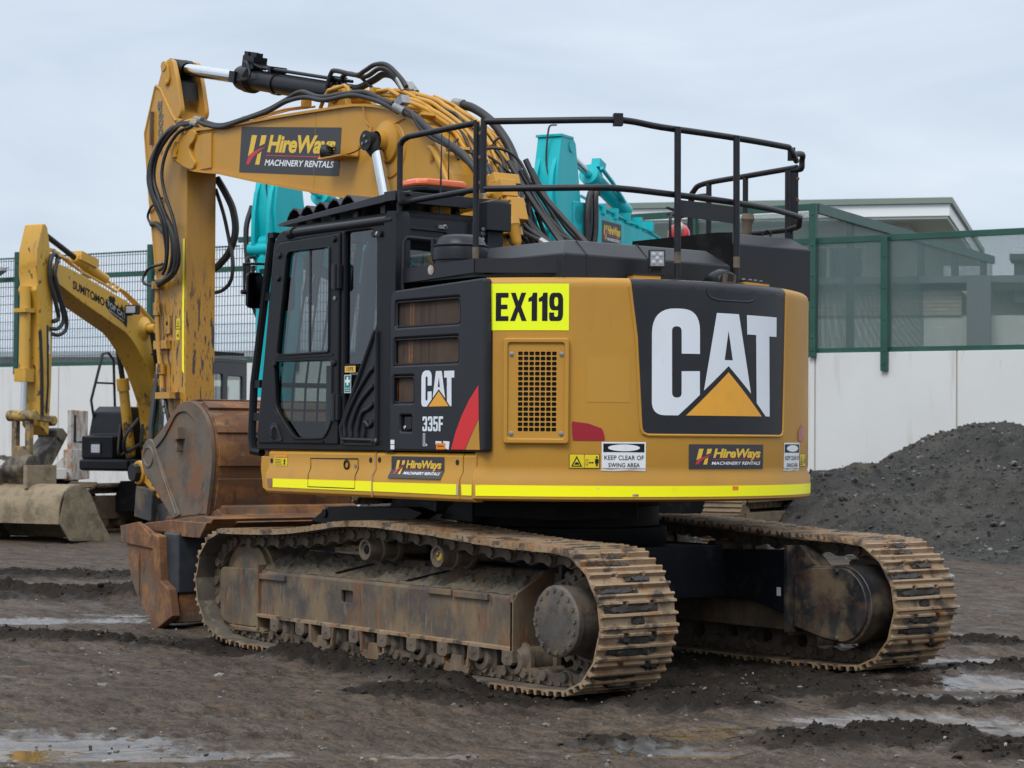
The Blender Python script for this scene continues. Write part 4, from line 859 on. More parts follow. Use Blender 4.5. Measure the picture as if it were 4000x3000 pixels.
q = MB(); q.prism(rpoly([(.25,1.95),(.80,1.92),(.82,2.05),(.42,2.09),(.30,2.62),(.18,2.62)],.05), .82, 1.28, 'y'); q.prism(rrect(.17,.27,2.60,2.82,.04), .93, 1.17, 'y'); q.box(.3,.75,.85,1.25,1.53,1.93)
q.build('seat', SEATM, CAB, bevel=.02)
q = MB(); q.box(.5,.95,.66,.80,1.53,2.12); q.box(.5,.95,1.30,1.42,1.53,2.12); q.tube([(.92,1.36,2.12),(.95,1.36,2.28)], .022, 8); q.tube([(.92,.73,2.12),(.95,.73,2.28)], .022, 8); q.box(1.45,1.62,.72,.9,1.53,2.25); q.build('console', TRIMB, CAB, bevel=.02)
# louvred triangular cover behind the door
lv = MB(); tri = rpoly([(.145,2.365),(.585,1.665),(.575,1.545),(.13,1.545)], [.06,.03,.02,.02])
vf = plate([tri], .03, .008); lv.add([(u,1.505+w,v) for u,v,w in vf[0]], vf[1]); lv.tube([(.16,1.525,2.34),(.578,1.525,1.668),(.560,1.525,1.575),(.555,1.525,1.552)], .016, 8); lv.tube([(.15,1.523,2.33),(.15,1.523,1.56)], .008, 6)
for (xa,xb,xc,zt,zc) in ((.515,.455,.205,2.075,1.95),(.445,.385,.200,1.945,1.84),(.375,.325,.200,1.83,1.74),(.305,.27,.200,1.72,1.67)):
    pass
for k,(xt,zt,xb) in enumerate(((.165,2.085,.525),(.165,1.96,.445),(.165,1.835,.365),(.165,1.71,.285))):
    pth = crom([(xt,1.526,zt),(xt+.06,1.526,zt-.035),((xt+xb)/2+.045,1.526,(zt+1.60)/2+.05),(xb-.006,1.526,1.60+(zt-1.60)*.24),(xb,1.526,1.60)], 5); lv.tube(pth, .0155, 8)
lv.tube([(.55,1.528,1.585),(.16,1.528,1.578)], .014, 8); lv.tube([(.56,1.522,1.553),(.14,1.522,1.553)], .01, 6)
LV = lv.build('louvre_cover', CHAR, CAB, ang=50)
q = MB(); q.lathe([(.022,0),(.022,.02),(.015,.03),(0,.03)], (.172,1.51,1.572), (0,1,0), 12, 1); q.lathe([(.016,0),(.016,.018),(0,.02)], (.148,1.51,1.578), (0,1,0), 10); q.lathe([(.011,0),(.011,.008),(0,.009)], (.548,1.52,1.572), (0,1,0), 10)
q.lathe([(.016,0),(.016,.016),(0,.018)], (.675,1.515,2.595), (0,1,0), 10); q.lathe([(.02,0),(.02,.02),(.012,.028),(0,.028)], (.158,1.50,3.02), (0,1,0), 10); q.lathe([(.022,0),(.022,.02),(0,.02)], (.118,1.51,3.018), (0,1,0), 10, 1); q.lathe([(.022,0),(.022,.02),(0,.02)], (.205,1.50,3.022), (0,1,0), 10, 1)
q.lathe([(.011,0),(.011,.004),(0,.004)], (.21,1.521,2.245), (0,1,0), 8, 1); q.lathe([(.011,0),(.011,.004),(0,.004)], (.225,1.521,2.225), (0,1,0), 8, 1)
build_each(q, 'cab_catch', [STEEL, TRIMB], CAB)
q = MB(); g_ = lambda a,b,l=0: (.567-.138*a, 1.506+.0006*l, 2.060+.045*b); q.flat(fill([rect(0,1,0,1)]), lambda a,b: g_(a,b), 0); q.flat(fit(text('1375',.03),.18,.80,.22,.80), lambda a,b: g_(a,b,1), 1)
q.flat(fill([rect(0,1,1.05,1.35)]), lambda a,b: g_(a,b), 1)
NUMY = mk('label_amber', (.72,.42,.08), .5)
q.build('number_label', [NUMY, DECK], CAB, recalc=False, shade=False)
q = MB(); g_ = lambda a,b,l=0: (.573-.088*a, 1.506+.0006*l, 1.914+.129*b); q.flat(fill([rect(0,1,0,1)]), lambda a,b: g_(a,b), 1); q.flat(fill([rect(.06,.94,.035,.965)]), lambda a,b: g_(a,b,1), 0)
q.flat(fill([[(.38,.42),(.62,.42),(.62,.57),(.86,.57),(.86,.73),(.62,.73),(.62,.88),(.38,.88),(.38,.73),(.14,.73),(.14,.57),(.38,.57)]]), lambda a,b: g_(a,b,2), 1)
q.flat(fit(text('FIRST AID',.02),.16,.84,.22,.29), lambda a,b: g_(a,b,2), 1); q.flat(fit(text('STATION',.02),.18,.82,.10,.17), lambda a,b: g_(a,b,2), 1); q.build('first_aid_label', [GREENV, WHITE], CAB, recalc=False, shade=False)
# front guard frame and mirrors
q = MB()
for y_ in (.66,1.455):
    q.tube([(1.66,y_,3.13),(1.905,y_,2.0),(1.93,y_,1.60),(1.90,y_,1.49),(1.78,y_,1.48)], .032, 8)
    q.box(1.60,1.68,y_-.03,y_+.03,3.10,3.14)
for i in range(6): q.tube([(1.665,.76+.115*i,3.11),(1.905,.76+.115*i,2.0),(1.93,.76+.115*i,1.6)], .009, 6)
for x_,z_ in ((1.665,3.12),(1.905,2.0),(1.935,1.58)): q.tube([(x_,.66,z_),(x_,1.455,z_)], .02, 8)
for x_,z_ in ((1.66,2.66),(1.80,2.0),(1.80,1.75)): q.box(x_,x_+.12,1.44,1.47,z_-.03,z_+.03)
q.build('windscreen_guard', BLACK, CAB)
def mirror(c, wy, hz, name):
    m_ = MB(); m_.loft([[(c[0]+dx,c[1]+u*s_,c[2]+v*s_) for u,v in rrect(-wy,wy,-hz,hz,.035,4)] for dx,s_ in ((-.008,.96),(-.004,1.0),(.02,.98),(.045,.75))])
    o_ = m_.build(name, BLACK, CAB, ang=50)
    m_ = MB(); m_.flat(fill([rrect(-wy*.9,wy*.9,-hz*.94,hz*.94,.03)]), lambda a,b: (c[0]-.0095,c[1]+a,c[2]+b)); m_.build('mirror_pane', MIRRD, CAB); return o_
MIRRD = mk('dark_mirror', (.035,.038,.042), .06, 1.0)
mirror((1.85,1.49,2.713), .069, .138, 'mirror'); mirror((1.72,1.275,2.69), .062, .128, 'mirror')
q = MB(); q.tube(crom([(1.86,1.575,2.70),(1.86,1.578,2.88),(1.86,1.565,2.91),(1.86,1.40,2.92),(1.84,1.375,2.91)],3)+[(1.80,1.43,2.86),(1.70,1.455,2.85)], .010, 8); q.tube([(1.86,1.50,2.84),(1.86,1.50,2.90)], .014, 8); q.obox((1.75,1.45,2.855),((1,0,0),(0,1,0),(0,0,1)),(.05,.03,.018)); q.tube([(1.86,1.60,2.695),(1.86,1.55,2.70)],.018,8); q.build('mirror_bracket', RAILM, CAB)
# roof guard with louvred lamps, beacon, aerials
rg = MB()
rg.loft([[(1.74,.62,3.205),(1.74,1.36,3.205),(1.60,1.40,3.19),(.14,1.40,3.262),(.14,.60,3.262),(1.60,.60,3.19)],[(1.74,.62,3.222),(1.74,1.36,3.222),(1.60,1.40,3.222),(.14,1.40,3.325),(.14,.60,3.325),(1.60,.60,3.222)]])
for x_ in (.35,.70,1.0,1.25,1.45): 
    for y_ in (.70,1.32): rg.box(x_-.03,x_+.03,y_-.02,y_+.02,3.15,3.26)
rg.box(.02,.16,.62,1.46,3.25,3.32); rg.tube([(-.06,1.38,3.30),(.12,1.42,3.285)],.02,6)
RG = rg.build('roof_guard', CHAR, CAB, bevel=.004)
q = MB(); q.box(.075,.079,.80,1.43,3.24,3.255); q.box(-.03,-.012,.74,1.46,3.235,3.305); q.build('roof_bar', CHAR, RG)
q = MB()
for i in range(5):
    x_ = 1.66-.185*i; z_ = 3.225+.0055*i*10/7*.9
    sec = [(x_+.09-.24*t, 3.225+.075*max(0,(1.585-x_)/1.3)+ .115*math.sin(math.pi*min(1,t*1.15)*.92)**.7) for t in (0,.1,.25,.45,.65,.8,.95,1)]
    low = [(a,b-.012) for a,b in sec[::-1]]
    q.prism(sec+low, .80, 1.28, 'y')
build_each(q, 'roof_louvre', CHAR, RG)
bc = MB(); base = [(.30+.17*a, .935+.235*b) for a,b in ((1,-.75),(1,.75),(.6,1),(-.6,1),(-1,.75),(-1,-.75),(-.6,-1),(.6,-1))]
def ring(s_, z_): return [(.30+(x_-.30)*s_, .935+(y_-.935)*s_, z_) for x_,y_ in base]
bc.loft([ring(.98,3.395),ring(1.0,3.41),ring(.97,3.435),ring(.90,3.447)], 0); bc.loft([ring(.86,3.345),ring(.96,3.36),ring(.985,3.385),ring(.97,3.394)], 1); bc.box(.25,.35,.75,1.12,3.32,3.35,1)
bc.build('beacon_bar', [AMBER, TRIMB], CAB, bevel=.006)
q = MB(); q.tube([(.0,1.085,3.10),(.0,1.085,3.32),(-.0,1.078,3.77)], [.010,.008,.003], 6); q.tube([(.3,.80,3.42),(.3,.795,3.88)], [.006,.003], 6); build_each(q, 'aerial', TRIMB, CAB)
bx = MB(); bx.box(-.16,-.02,.575,.79,3.075,3.275); bx.loft([[(-.155,.58,3.278),(-.03,.58,3.278),(-.03,.76,3.278),(-.155,.76,3.278)],[(-.14,.59,3.30),(-.05,.59,3.30),(-.05,.70,3.30),(-.14,.70,3.30)]]); bx.box(-.10,-.04,.60,.74,2.70,3.075); bx.prism([(.80,3.07),(.88,3.13),(.88,2.98),(.80,2.93)], -.1, -.05, 'x')
bx.build('control_box', CHAR, EX, bevel=.004)
q = MB(); q.lathe([(.014,0),(.014,.012),(0,.014)], (-.12,.80,3.08), (-1,0,0), 8); q.lathe([(.014,0),(.014,.012),(0,.014)], (-.10,.79,3.01), (-1,0,0), 8); q.tube(crom([(-.07,.76,3.06),(-.08,.71,3.12),(-.08,.70,3.18),(-.03,.69,3.21)],4), .004, 5)
q.build('box_bolt', STEEL, EX)

# ---- boom (welded box, cranked), its cylinders, pipes and hoses
BT = [(5.30,4.37),(5.007,4.405),(4.535,4.378),(3.582,4.360),(2.811,4.335),(2.374,4.318),(2.036,4.270),(1.772,4.202),(1.546,4.102),(1.293,3.955),(1.076,3.726),(.952,3.509),(.875,3.313),(.55,2.75),(.42,2.40)]
BB_ = [(5.42,4.186),(5.033,4.040),(4.575,3.972),(3.975,3.850),(2.689,3.609),(2.208,3.528),(1.719,3.419),(1.45,3.25),(1.25,2.95),(1.05,2.60),(.92,2.30)]
bt = [(p.x,p.z) for p in crom([(a,0,b) for a,b in BT], 4)]; bbm = [(p.x,p.z) for p in crom([(a,0,b) for a,b in BB_], 4)]
bo = MB(); hb = .245
bo.prism(bt+bbm[::-1], -hb, hb, 'y')
# flange plates standing a little proud above and below
def strip(mb, path, y0, y1, t, off):
    n = len(path)
    for i in range(n-1):
        a, b = Vector(path[i]), Vector(path[i+1]); d = (b-a).normalized(); nr = Vector((-d.y, d.x))*off
        a2, b2 = a+nr, b+nr; nt_ = Vector((-d.y,d.x))*t
        mb.add([(a2.x,y0,a2.y),(b2.x,y0,b2.y),(b2.x,y1,b2.y),(a2.x,y1,a2.y),(a2.x+nt_.x,y0,a2.y+nt_.y),(b2.x+nt_.x,y0,b2.y+nt_.y),(b2.x+nt_.x,y1,b2.y+nt_.y),(a2.x+nt_.x,y1,a2.y+nt_.y)], [(0,1,2,3),(4,7,6,5),(0,4,5,1),(2,6,7,3)])
strip(bo, bt[::2], -.275, .275, -.022, .011); strip(bo, bbm[::2], -.275, .275, .022, -.011)
BO = bo.build('boom', YELLOW, EX, ang=38)
q = MB(); tp = rpoly([(5.41,4.345),(5.25,4.41),(5.03,4.42),(4.94,4.385),(4.965,4.31),(5.085,4.25),(5.02,4.165),(4.945,4.10),(4.99,4.035),(5.13,4.065),(5.40,4.18)], [.05,.05,.05,.05,.05,.06,.06,.05,.04,.05,.04], 4)
vf = plate([tp], .05, .008); q.add([(u,.262+w,v) for u,v,w in vf[0]], vf[1]); q.add([(u,-.262+w,v) for u,v,w in vf[0]], vf[1]); q.box(4.70,5.0,-.262,.262,4.03,4.35); q.cyl((5.33,-.30,4.27),(5.33,.30,4.27),.075)
q.box(5.28,5.34,.285,.31,4.18,4.33); q.build('boom_nose', YELLOW, BO, bevel=.004)
q = MB()
for x_,z0_,z1_ in ((4.70,4.03,4.35),(2.965,3.68,4.325)): q.tube([(x_,.2455,z1_),(x_+.03,.2455,z0_)], .004, 4)
build_each(q, 'weld_seam', YELLOW, BO)
q = MB(); hire_sign(q, lambda a,b,l: (4.185-1.615*a+ (1-b)*.035, .248+.0008*l, (3.945+.40*b)+a*(-.187)), (0,1,2,3)); q.build('hire_sign', [SIGNG, SIGNY, DREDV, WHITE], BO, recalc=False, shade=False)
q = MB(); q.cyl((1.93,-.40,3.965),(1.93,.42,3.965),.062); q.lathe([(.18,.245),(.17,.27),(.095,.30),(.08,.36)], (1.90,0,3.965), (0,1,0), 30); q.lathe([(.235,.247),(.225,.256),(.19,.258)], (1.87,0,3.90), (0,1,0), 30); q.build('cylinder_boss', YELLOW, BO)
def cylinder(name, a, b, rod_a, r, rr, parent, mats, eye=.075, caps=True):
    """barrel from a to b, rod from b to rod_a"""
    a, b, c = Vector(a), Vector(b), Vector(rod_a); d = (b-a).normalized(); L = (b-a).length
    m_ = MB(); m_.lathe([(0,-.02),(r*.85,-.02),(r,.0),(r,L-.10),(r*1.14,L-.10),(r*1.14,L-.01),(r*.9,L),(rr,L+.005)], a, d, 24)
    o_ = m_.build(name, mats, parent, ang=40)
    m_ = MB(); m_.cyl(b-d*.05, c, rr, n=20); m_.build('piston_rod', CHROME, parent); return o_
for sy in (1,-1):
    y_ = .345*sy
    cylinder('boom_cylinder', (1.30,y_,2.05), (1.545,y_,2.86), (1.915,y_,3.94), .085, .052, BO, YELLOW)
    q = MB(); q.cyl((1.93,y_-.065,3.965),(1.93,y_+.085,3.965),.074,n=28); q.cyl((1.93,y_+.085*sy,3.965),(1.93,y_+.095*sy,3.965),.080,n=28); q.lathe([(.085,-.02),(.082,.05),(.056,.10)], (1.93,y_,3.95), (-.32,0,-.95), 20)
    q.build('rod_eye', TRIMB, BO)
q = MB(); q.bolts([(1.93+.035*math.cos(R(t)),.441,3.965+.035*math.sin(R(t))) for t in (90,200,320)], (0,1,0), .012, .012, n=8); build_each(q, 'eye_bolt', STEEL, BO)
# arm cylinder on top of the boom
ac = MB(); a0 = Vector((2.80,0,4.475)); b0 = Vector((4.60,0,4.862)); dd = (b0-a0).normalized(); up_ = Vector((-dd.z,0,dd.x))
ac.lathe([(0,-.03),(.085,-.03),(.092,0),(.092,1.62),(.125,1.64),(.125,1.74),(.112,1.755),(.112,1.84),(.06,1.845)], a0, dd, 26)
ac.lathe([(.098,1.18),(.104,1.185),(.104,1.25),(.098,1.255)], a0, dd, 24)
for sy in (-.055,-.018,.018,.055): ac.tube([a0+dd*.10+up_*.118+Vector((0,sy,0)), a0+dd*1.45+up_*.118+Vector((0,sy,0)), a0+dd*1.60+up_*.145+Vector((0,sy,0))], .0145, 8)
for s_ in (.25,1.25): ac.obox(a0+dd*s_+up_*.118, (dd,Vector((0,1,0)),up_), (.022,.085,.026))
ac.obox(a0+dd*1.66+up_*.15, (dd,Vector((0,1,0)),up_), (.10,.07,.055)); ac.obox(a0+dd*1.73+up_*.215, (dd,Vector((0,1,0)),up_), (.035,.055,.028)); ac.obox(a0+dd*1.60+up_*.20+Vector((0,.02,0)), (dd,Vector((0,1,0)),up_), (.05,.035,.04))
ac.obox(a0+dd*1.80+Vector((0,.11,.0)), (dd,Vector((0,1,0)),up_), (.05,.03,.05))
ac.tube(crom([a0+dd*1.75+up_*.16+Vector((0,.06,0)), a0+dd*1.60+up_*.13+Vector((0,.10,0)), a0+dd*1.5+up_*.02+Vector((0,.13,0)), a0+dd*1.70+up_*-.02+Vector((0,.13,0))],4), .012, 6)
ac.bolts([a0+dd*1.842+up_*.085*math.cos(R(t))+Vector((0,.085*math.sin(R(t)),0)) for t in range(0,360,36)], dd, .013, .014)
ac.build('arm_cylinder', BLACK, BO, ang=40)
q = MB(); q.cyl(b0-dd*.05, Vector((5.70,0,5.088)), .058, n=24); q.build('piston_rod', CHROME, BO)
q = MB(); q.cyl((5.765,-.11,5.105),(5.765,.11,5.105),.082); q.lathe([(.07,0),(.09,.05),(.075,.10)], Vector((5.62,0,5.07)), dd, 20); q.prism([(5.80,5.05),(5.62,4.95),(5.58,4.78),(5.70,4.9)], -.10, .10, 'y'); q.build('rod_eye', TRIMB, BO)
q = MB(); q.prism([(2.95,4.30),(2.88,4.52),(2.78,4.55),(2.70,4.50),(2.60,4.30)], -.16, -.10, 'y'); q.prism([(2.95,4.30),(2.88,4.52),(2.78,4.55),(2.70,4.50),(2.60,4.30)], .10, .16, 'y'); q.cyl((2.80,-.18,4.475),(2.80,.18,4.475),.07); q.build('cylinder_bracket', YELLOW, BO, bevel=.006)
# yellow pipes along the top of the boom, fanning down to the valve blocks
def path_off(off, y, s0, s1, n=9):
    P = [Vector(p) for p in bt]; out = []
    i0, i1 = int(s0*(len(P)-1)), int(s1*(len(P)-1))
    for k in range(n+1):
        i = int(round(i0+(i1-i0)*k/n)); d = (P[min(i+1,len(P)-1)]-P[max(i-1,0)]).normalized(); nr = Vector((d.y,-d.x)); nr = nr if nr.y > 0 or nr.x < 0 else -nr
        if nr.dot(Vector((-.5,1))) < 0: nr = -nr
        p = P[i]+nr*off; out.append((p.x, y, p.y))
    return out
q = MB(); rng = random.Random(3)
for k in range(11):
    y_ = .21-.042*k; off = .045+.035*(k%3)+rng.uniform(0,.02); s0 = rng.uniform(.36,.5); s1 = rng.uniform(.74,.80)
    p = path_off(off, y_, s0, s1, 9); p = [(a, b-.02-.19*(i/9)*(1-k/16)+rng.uniform(-.024,.024), c+rng.uniform(-.010,.016)) for i,(a,b,c) in enumerate(p)]
    q.tube(p, rng.choice((.014,.018,.021)), 8, k=3)
for y_,o_ in ((.17,.10),(.05,.14),(-.10,.12)):
    p = path_off(o_, y_, .42, .70, 7); p = [(a, b-.16*i/7+.03*math.sin(i*1.7), c) for i,(a,b,c) in enumerate(p)]; q.tube(p, .022, 8, k=3)
for y_ in (.16,.11): q.tube([(4.40,y_,4.43),(4.30,y_,4.455),(4.2,y_,4.43),(3.6,y_,4.44),(3.2,y_,4.42)], .010, 6)
q.tube([(2.97,.20,4.37),(2.90,.20,4.46),(2.84,.20,4.505),(2.60,.20,4.515),(2.55,.20,4.49),(2.52,.20,4.41),(2.46,.20,4.395),(2.2,.20,4.41),(1.95,.20,4.40),(1.80,.2,4.33)], .017, 8)
for x_,y_,z_ in ((2.15,.20,4.41),(3.32,.12,4.46)): q.obox((x_,y_,z_), ((1,0,0),(0,1,0),(0,0,1)), (.03,.035,.028))
for a_,o_ in ((.47,.06),(.60,.07),(.70,.07)):
    p = path_off(o_, 0, a_, a_+.02, 1); q.obox((p[0][0],0,p[0][2]), ((1,0,-.4),(0,1,0),(.4,0,1)), (.03,.25,.012))
q.tube(crom([(1.30,.25,3.86),(1.22,.27,3.83),(1.08,.28,3.66),(.98,.28,3.50),(.88,.27,3.30)],4), .030, 10); q.tube(crom([(1.30,.25,3.86),(1.27,.25,3.82),(1.28,.24,3.76)],3), .03, 10)
for k in range(5): q.tube([(1.12-.02*k,-.03-.05*k,3.88),(.93,-.04-.05*k,3.62),(.72,-.06-.05*k,3.25)], .022, 8)
build_each(q, 'hydraulic_pipe', YELLOW, BO, ang=60)
# thin wiring and lamp arm on the boom's left side
q = MB(); q.tube(crom([(2.22,.27,4.29),(2.19,.255,4.16),(2.12,.255,4.11),(2.10,.30,4.04)],5), .006, 6); q.tube(crom([(1.60,.26,4.14),(1.80,.255,4.10),(1.88,.26,4.06),(1.92,.30,4.03)],5), .006, 6); build_each(q, 'grease_line', YELLOW, BO)
q = MB(); q.box(2.30,2.62,.25,.42,3.885,3.897); q.prism([(2.30,3.88),(2.30,3.98),(2.38,3.88)], .248,.26,'y'); q.build('lamp_bracket', YELLOW, BO)
q = MB(); lx = Vector((.85,.45,.1)).normalized(); q.lathe([(.0,-.05),(.045,-.045),(.062,0),(.062,.03),(.05,.034),(0,.034)], (2.62,.36,3.95), lx, 20); q.tube(crom([(2.60,.36,3.93),(2.4,.36,3.90),(2.2,.32,3.93),(2.06,.30,4.05)],4), .006, 6)
for k in range(5): q.obox(Vector((2.62,.36,3.95))-lx*.045+Vector((0,0,-.04+.02*k)), (lx,Vector((-lx.y,lx.x,0)),(0,0,1)), (.022,.05,.004))
q.build('boom_lamp', TRIMB, BO)
# big hoses
def hoses(name, lst, mat=RUBBER, par=None, n=10):
    for r_h, pts_ in lst:
        m_ = MB(); m_.tube(pts_, r_h, n, k=7); m_.build(name, mat, par, ang=60)
hoses('boom_hose', [
 (.030, [(1.60,.29,4.175),(1.42,.30,4.10),(1.24,.31,3.99),(1.0,.33,3.87),(.78,.34,3.76),(.62,.33,3.63),(.52,.30,3.48)]),
 (.017, [(1.78,.27,4.235),(1.5,.31,4.16),(1.36,.32,4.03),(1.2,.33,3.93),(.9,.34,3.80),(.65,.32,3.64)]),
 (.036, [(1.60,-.24,4.285),(1.44,-.27,4.235),(1.22,-.28,4.11),(1.02,-.28,3.93),(.90,-.28,3.75),(.83,-.27,3.58),(.80,-.26,3.42)]),
 (.022, [(5.00,.20,4.52),(4.85,.22,4.46),(4.55,.24,4.40),(4.15,.25,4.41),(3.75,.25,4.44),(3.45,.25,4.49),(3.2,.25,4.53),(2.9,.25,4.45),(2.5,.25,4.43),(2.2,.26,4.40),(1.95,.26,4.31),(1.78,.27,4.255)]),
 (.020, [(5.00,.24,4.49),(4.8,.26,4.43),(4.5,.27,4.375),(4.1,.275,4.395),(3.7,.275,4.42),(3.4,.275,4.47),(3.1,.275,4.47),(2.8,.275,4.41),(2.4,.275,4.40),(2.15,.275,4.35),(1.9,.28,4.27),(1.7,.28,4.18)])], par=BO)
hoses('cylinder_hose', [
 (.020, [(3.05,.09,4.56),(2.98,.09,4.68),(2.9,.09,4.69),(2.6,.09,4.615),(2.45,.1,4.63),(2.3,.1,4.66),(2.12,.1,4.63),(1.93,.1,4.50),(1.85,.1,4.42)]),
 (.020, [(3.0,.03,4.55),(2.92,.03,4.63),(2.8,.03,4.66),(2.55,.03,4.60),(2.35,.03,4.64),(2.2,.03,4.60),(2.05,.03,4.49),(1.96,.03,4.40)]),
 (.030, [(3.12,.0,4.54),(2.9,.0,4.56),(2.7,.0,4.53),(2.5,-.02,4.57),(2.35,-.02,4.60),(2.2,-.02,4.56),(2.08,-.02,4.46),(2.0,-.02,4.38)]),
 (.014, [(2.62,.02,4.60),(2.45,.0,4.48),(2.35,-.02,4.42)])], par=BO)
_bl = []
for k in range(5):
    p = path_off(.10+.03*(k%2), .12-.07*k, .46+.04*k, .90, 9); _bl.append((.013, [(a+.02*math.sin(i*1.9+k), b-.14*i/9+.03*math.sin(i*1.3+2*k), c+.02*math.cos(i*1.7+k)) for i,(a,b,c) in enumerate(p)]))
_bl.append((.011, [(1.0,-.2,3.95),(1.1,-.1,3.86),(1.18,.05,3.93),(1.12,.16,3.86),(1.0,.2,3.74)])); _bl.append((.010, [(.82,-.22,3.62),(.95,-.05,3.78),(.9,.1,3.70),(.78,.18,3.58)]))
hoses('boom_hose', _bl, par=BO, n=8)
q = MB(); q.cyl((1.72,.29,4.225),(1.58,.29,4.165),.040,n=12); q.obox((1.66,.27,4.26),((1,0,-.4),(0,1,0),(.4,0,1)),(.05,.04,.035)); q.cyl((1.66,-.24,4.30),(1.55,-.25,4.275),.042,n=12); q.cyl((.54,.305,3.50),(.50,.29,3.40),.042,n=12); q.cyl((.82,-.265,3.50),(.80,-.26,3.40),.044,n=12)
for y_ in (.1,.03,-.02): q.cyl((1.97-.0,y_,4.50-.03*(y_<.1)),(1.88,y_,4.39),.028,n=10)
q.tube(crom([(.50,.28,3.42),(.42,.25,3.38),(.33,.2,3.40),(.30,.16,3.36),(.30,.14,3.30)],4), .032, 10)
build_each(q, 'hose_fitting', STEEL, BO)
q = MB(); q.obox((.34,.28,3.42), ((1,0,-.35),(0,1,0),(.35,0,1)), (.10,.07,.07)); q.obox((.24,.26,3.27), ((1,0,-.35),(0,1,0),(.35,0,1)), (.075,.08,.09)); q.obox((.40,.22,3.52), ((1,0,-.35),(0,1,0),(.35,0,1)), (.05,.12,.04))
q.lathe([(.055,0),(.055,.07),(.042,.09),(.038,.20),(.03,.22),(.014,.25)], (.16,.33,3.22), (-.35,0,-.95), 14); q.lathe([(.05,0),(.05,.08),(.04,.1),(.036,.16),(.014,.2)], (.28,.34,3.14), (-.2,0,-.97), 14); q.lathe([(.03,0),(.03,.04),(.0,.05)], (.33,.38,3.40), (0,1,0), 8)
for k_ in range(5): q.obox((.40-.05*k_,.30+.02*(k_%2),3.36-.06*k_), ((1,0,-.35),(0,1,0),(.35,0,1)), (.03,.09,.035)); q.cyl((.45-.06*k_,.33,3.48-.05*k_),(.43-.06*k_,.33,3.56-.05*k_),.018,n=8)
q.build('valve_block', YELLOW, BO, bevel=.008)
L = []; rng = random.Random(11)
for k in range(15):
    y0 = .12-.035*k; j = lambda s: rng.uniform(-s, s)
    x_, z_ = .78+j(.06), 3.66+j(.12)
    L.append((rng.choice((.014,.018,.024,.020)), [(x_,y0*.9,z_),(x_-.16+j(.03),y0*1.0-.03,z_-.26),(x_-.34+j(.04),y0*.9-.1,z_-.50),(x_-.58+j(.05),y0*.8-.16,2.98+j(.06)),(x_-.80,y0*.7-.22,2.80)]))
for k in range(7):
    y0 = .1-.06*k; L.append((.017, [(.62+rng.uniform(-.05,.05),y0,3.42+rng.uniform(-.1,.1)),(.52,y0-.05,3.12),(.35,y0-.15,2.95),(.1,y0-.2,2.86),(-.2,y0-.2,2.84)]))
L.append((.012, [(.80,.1,3.76),(.95,.12,3.80),(.76,.0,3.82),(.70,-.15,3.74),(.60,-.2,3.55)])); L.append((.012, [(.30,.30,3.32),(.18,.32,3.24),(.20,.33,3.08),(.08,.34,2.98),(.16,.34,2.95)]))
HB = hoses('hose_bundle', L, par=BO)
q = MB()
for (a_,b_) in (((.22,.30,3.14),(.19,.31,3.09)),((.10,.1,3.06),(.03,.08,3.02)),((.02,-.02,3.03),(-.06,-.05,2.97)),((.58,.02,3.58),(.56,.01,3.53)),((.47,.16,3.44),(.46,.15,3.38)),((.30,.31,3.34),(.24,.32,3.28))): q.cyl(a_,b_,.026,n=10)
build_each(q, 'hose_fitting', GALV, BO)

# ---- arm (dipper)
ar = MB(); ha = .155
AL = [(5.72,5.165),(5.63,5.15),(5.55,4.96),(5.44,4.66),(5.33,4.50),(5.33,3.9),(5.325,3.12),(5.32,1.95),(5.36,1.45),(5.62,1.10),(5.75,1.12),(5.68,1.55),(5.65,1.92),(5.81,2.40),(5.904,3.075),(5.966,3.388),(6.06,3.823),(6.147,4.321),(6.179,4.512),(5.967,4.965),(5.93,4.99),(5.86,5.0),(5.80,5.14)]
ARL = rpoly(AL, [.05,.05,.05,.05,.05,.02,.02,.05,.05,.06,.06,.05,.05,.1,.1,.1,.1,.1,.05,.04,.02,.02,.05], 3)
ear0 = [(5.93,4.97),(5.80,5.15),(5.72,5.175),(5.63,5.155),(5.55,4.96),(5.46,4.70),(5.70,4.60)]
body = [p for p in AL]
core = [(5.90,4.93),(5.55,4.60),(5.33,4.50),(5.33,3.9),(5.325,3.12),(5.32,1.95),(5.36,1.45),(5.62,1.10),(5.75,1.12),(5.68,1.55),(5.65,1.92),(5.81,2.40),(5.904,3.075),(5.966,3.388),(6.06,3.823),(6.147,4.321),(6.179,4.512),(5.967,4.965)]
ar.prism(core, -ha, ha, 'y')
for sy in (-1,1):
    vf = plate([rpoly([(5.93,4.93),(5.82,5.13),(5.73,5.175),(5.64,5.155),(5.55,4.95),(5.45,4.62),(5.60,4.56)], [.02,.06,.06,.06,.06,.1,.02], 4)[::-1]], .045, .006); ar.add([(u, sy*(ha-.024)+w, v) for u,v,w in vf[0]], vf[1])
    vf = plate([rpoly([(5.83,5.08),(5.77,5.13),(5.70,5.12),(5.66,4.97),(5.70,4.91),(5.75,4.92)], .04, 3)], .02, .003); ar.add([(u, sy*(ha+.01)+w, v) for u,v,w in vf[0]], vf[1])
    ar.cyl((5.765,sy*.12,5.105),(5.765,sy*(ha+.03),5.105),.05); ar.cyl((5.71,sy*.12,4.945),(5.71,sy*(ha+.03),4.945),.026)
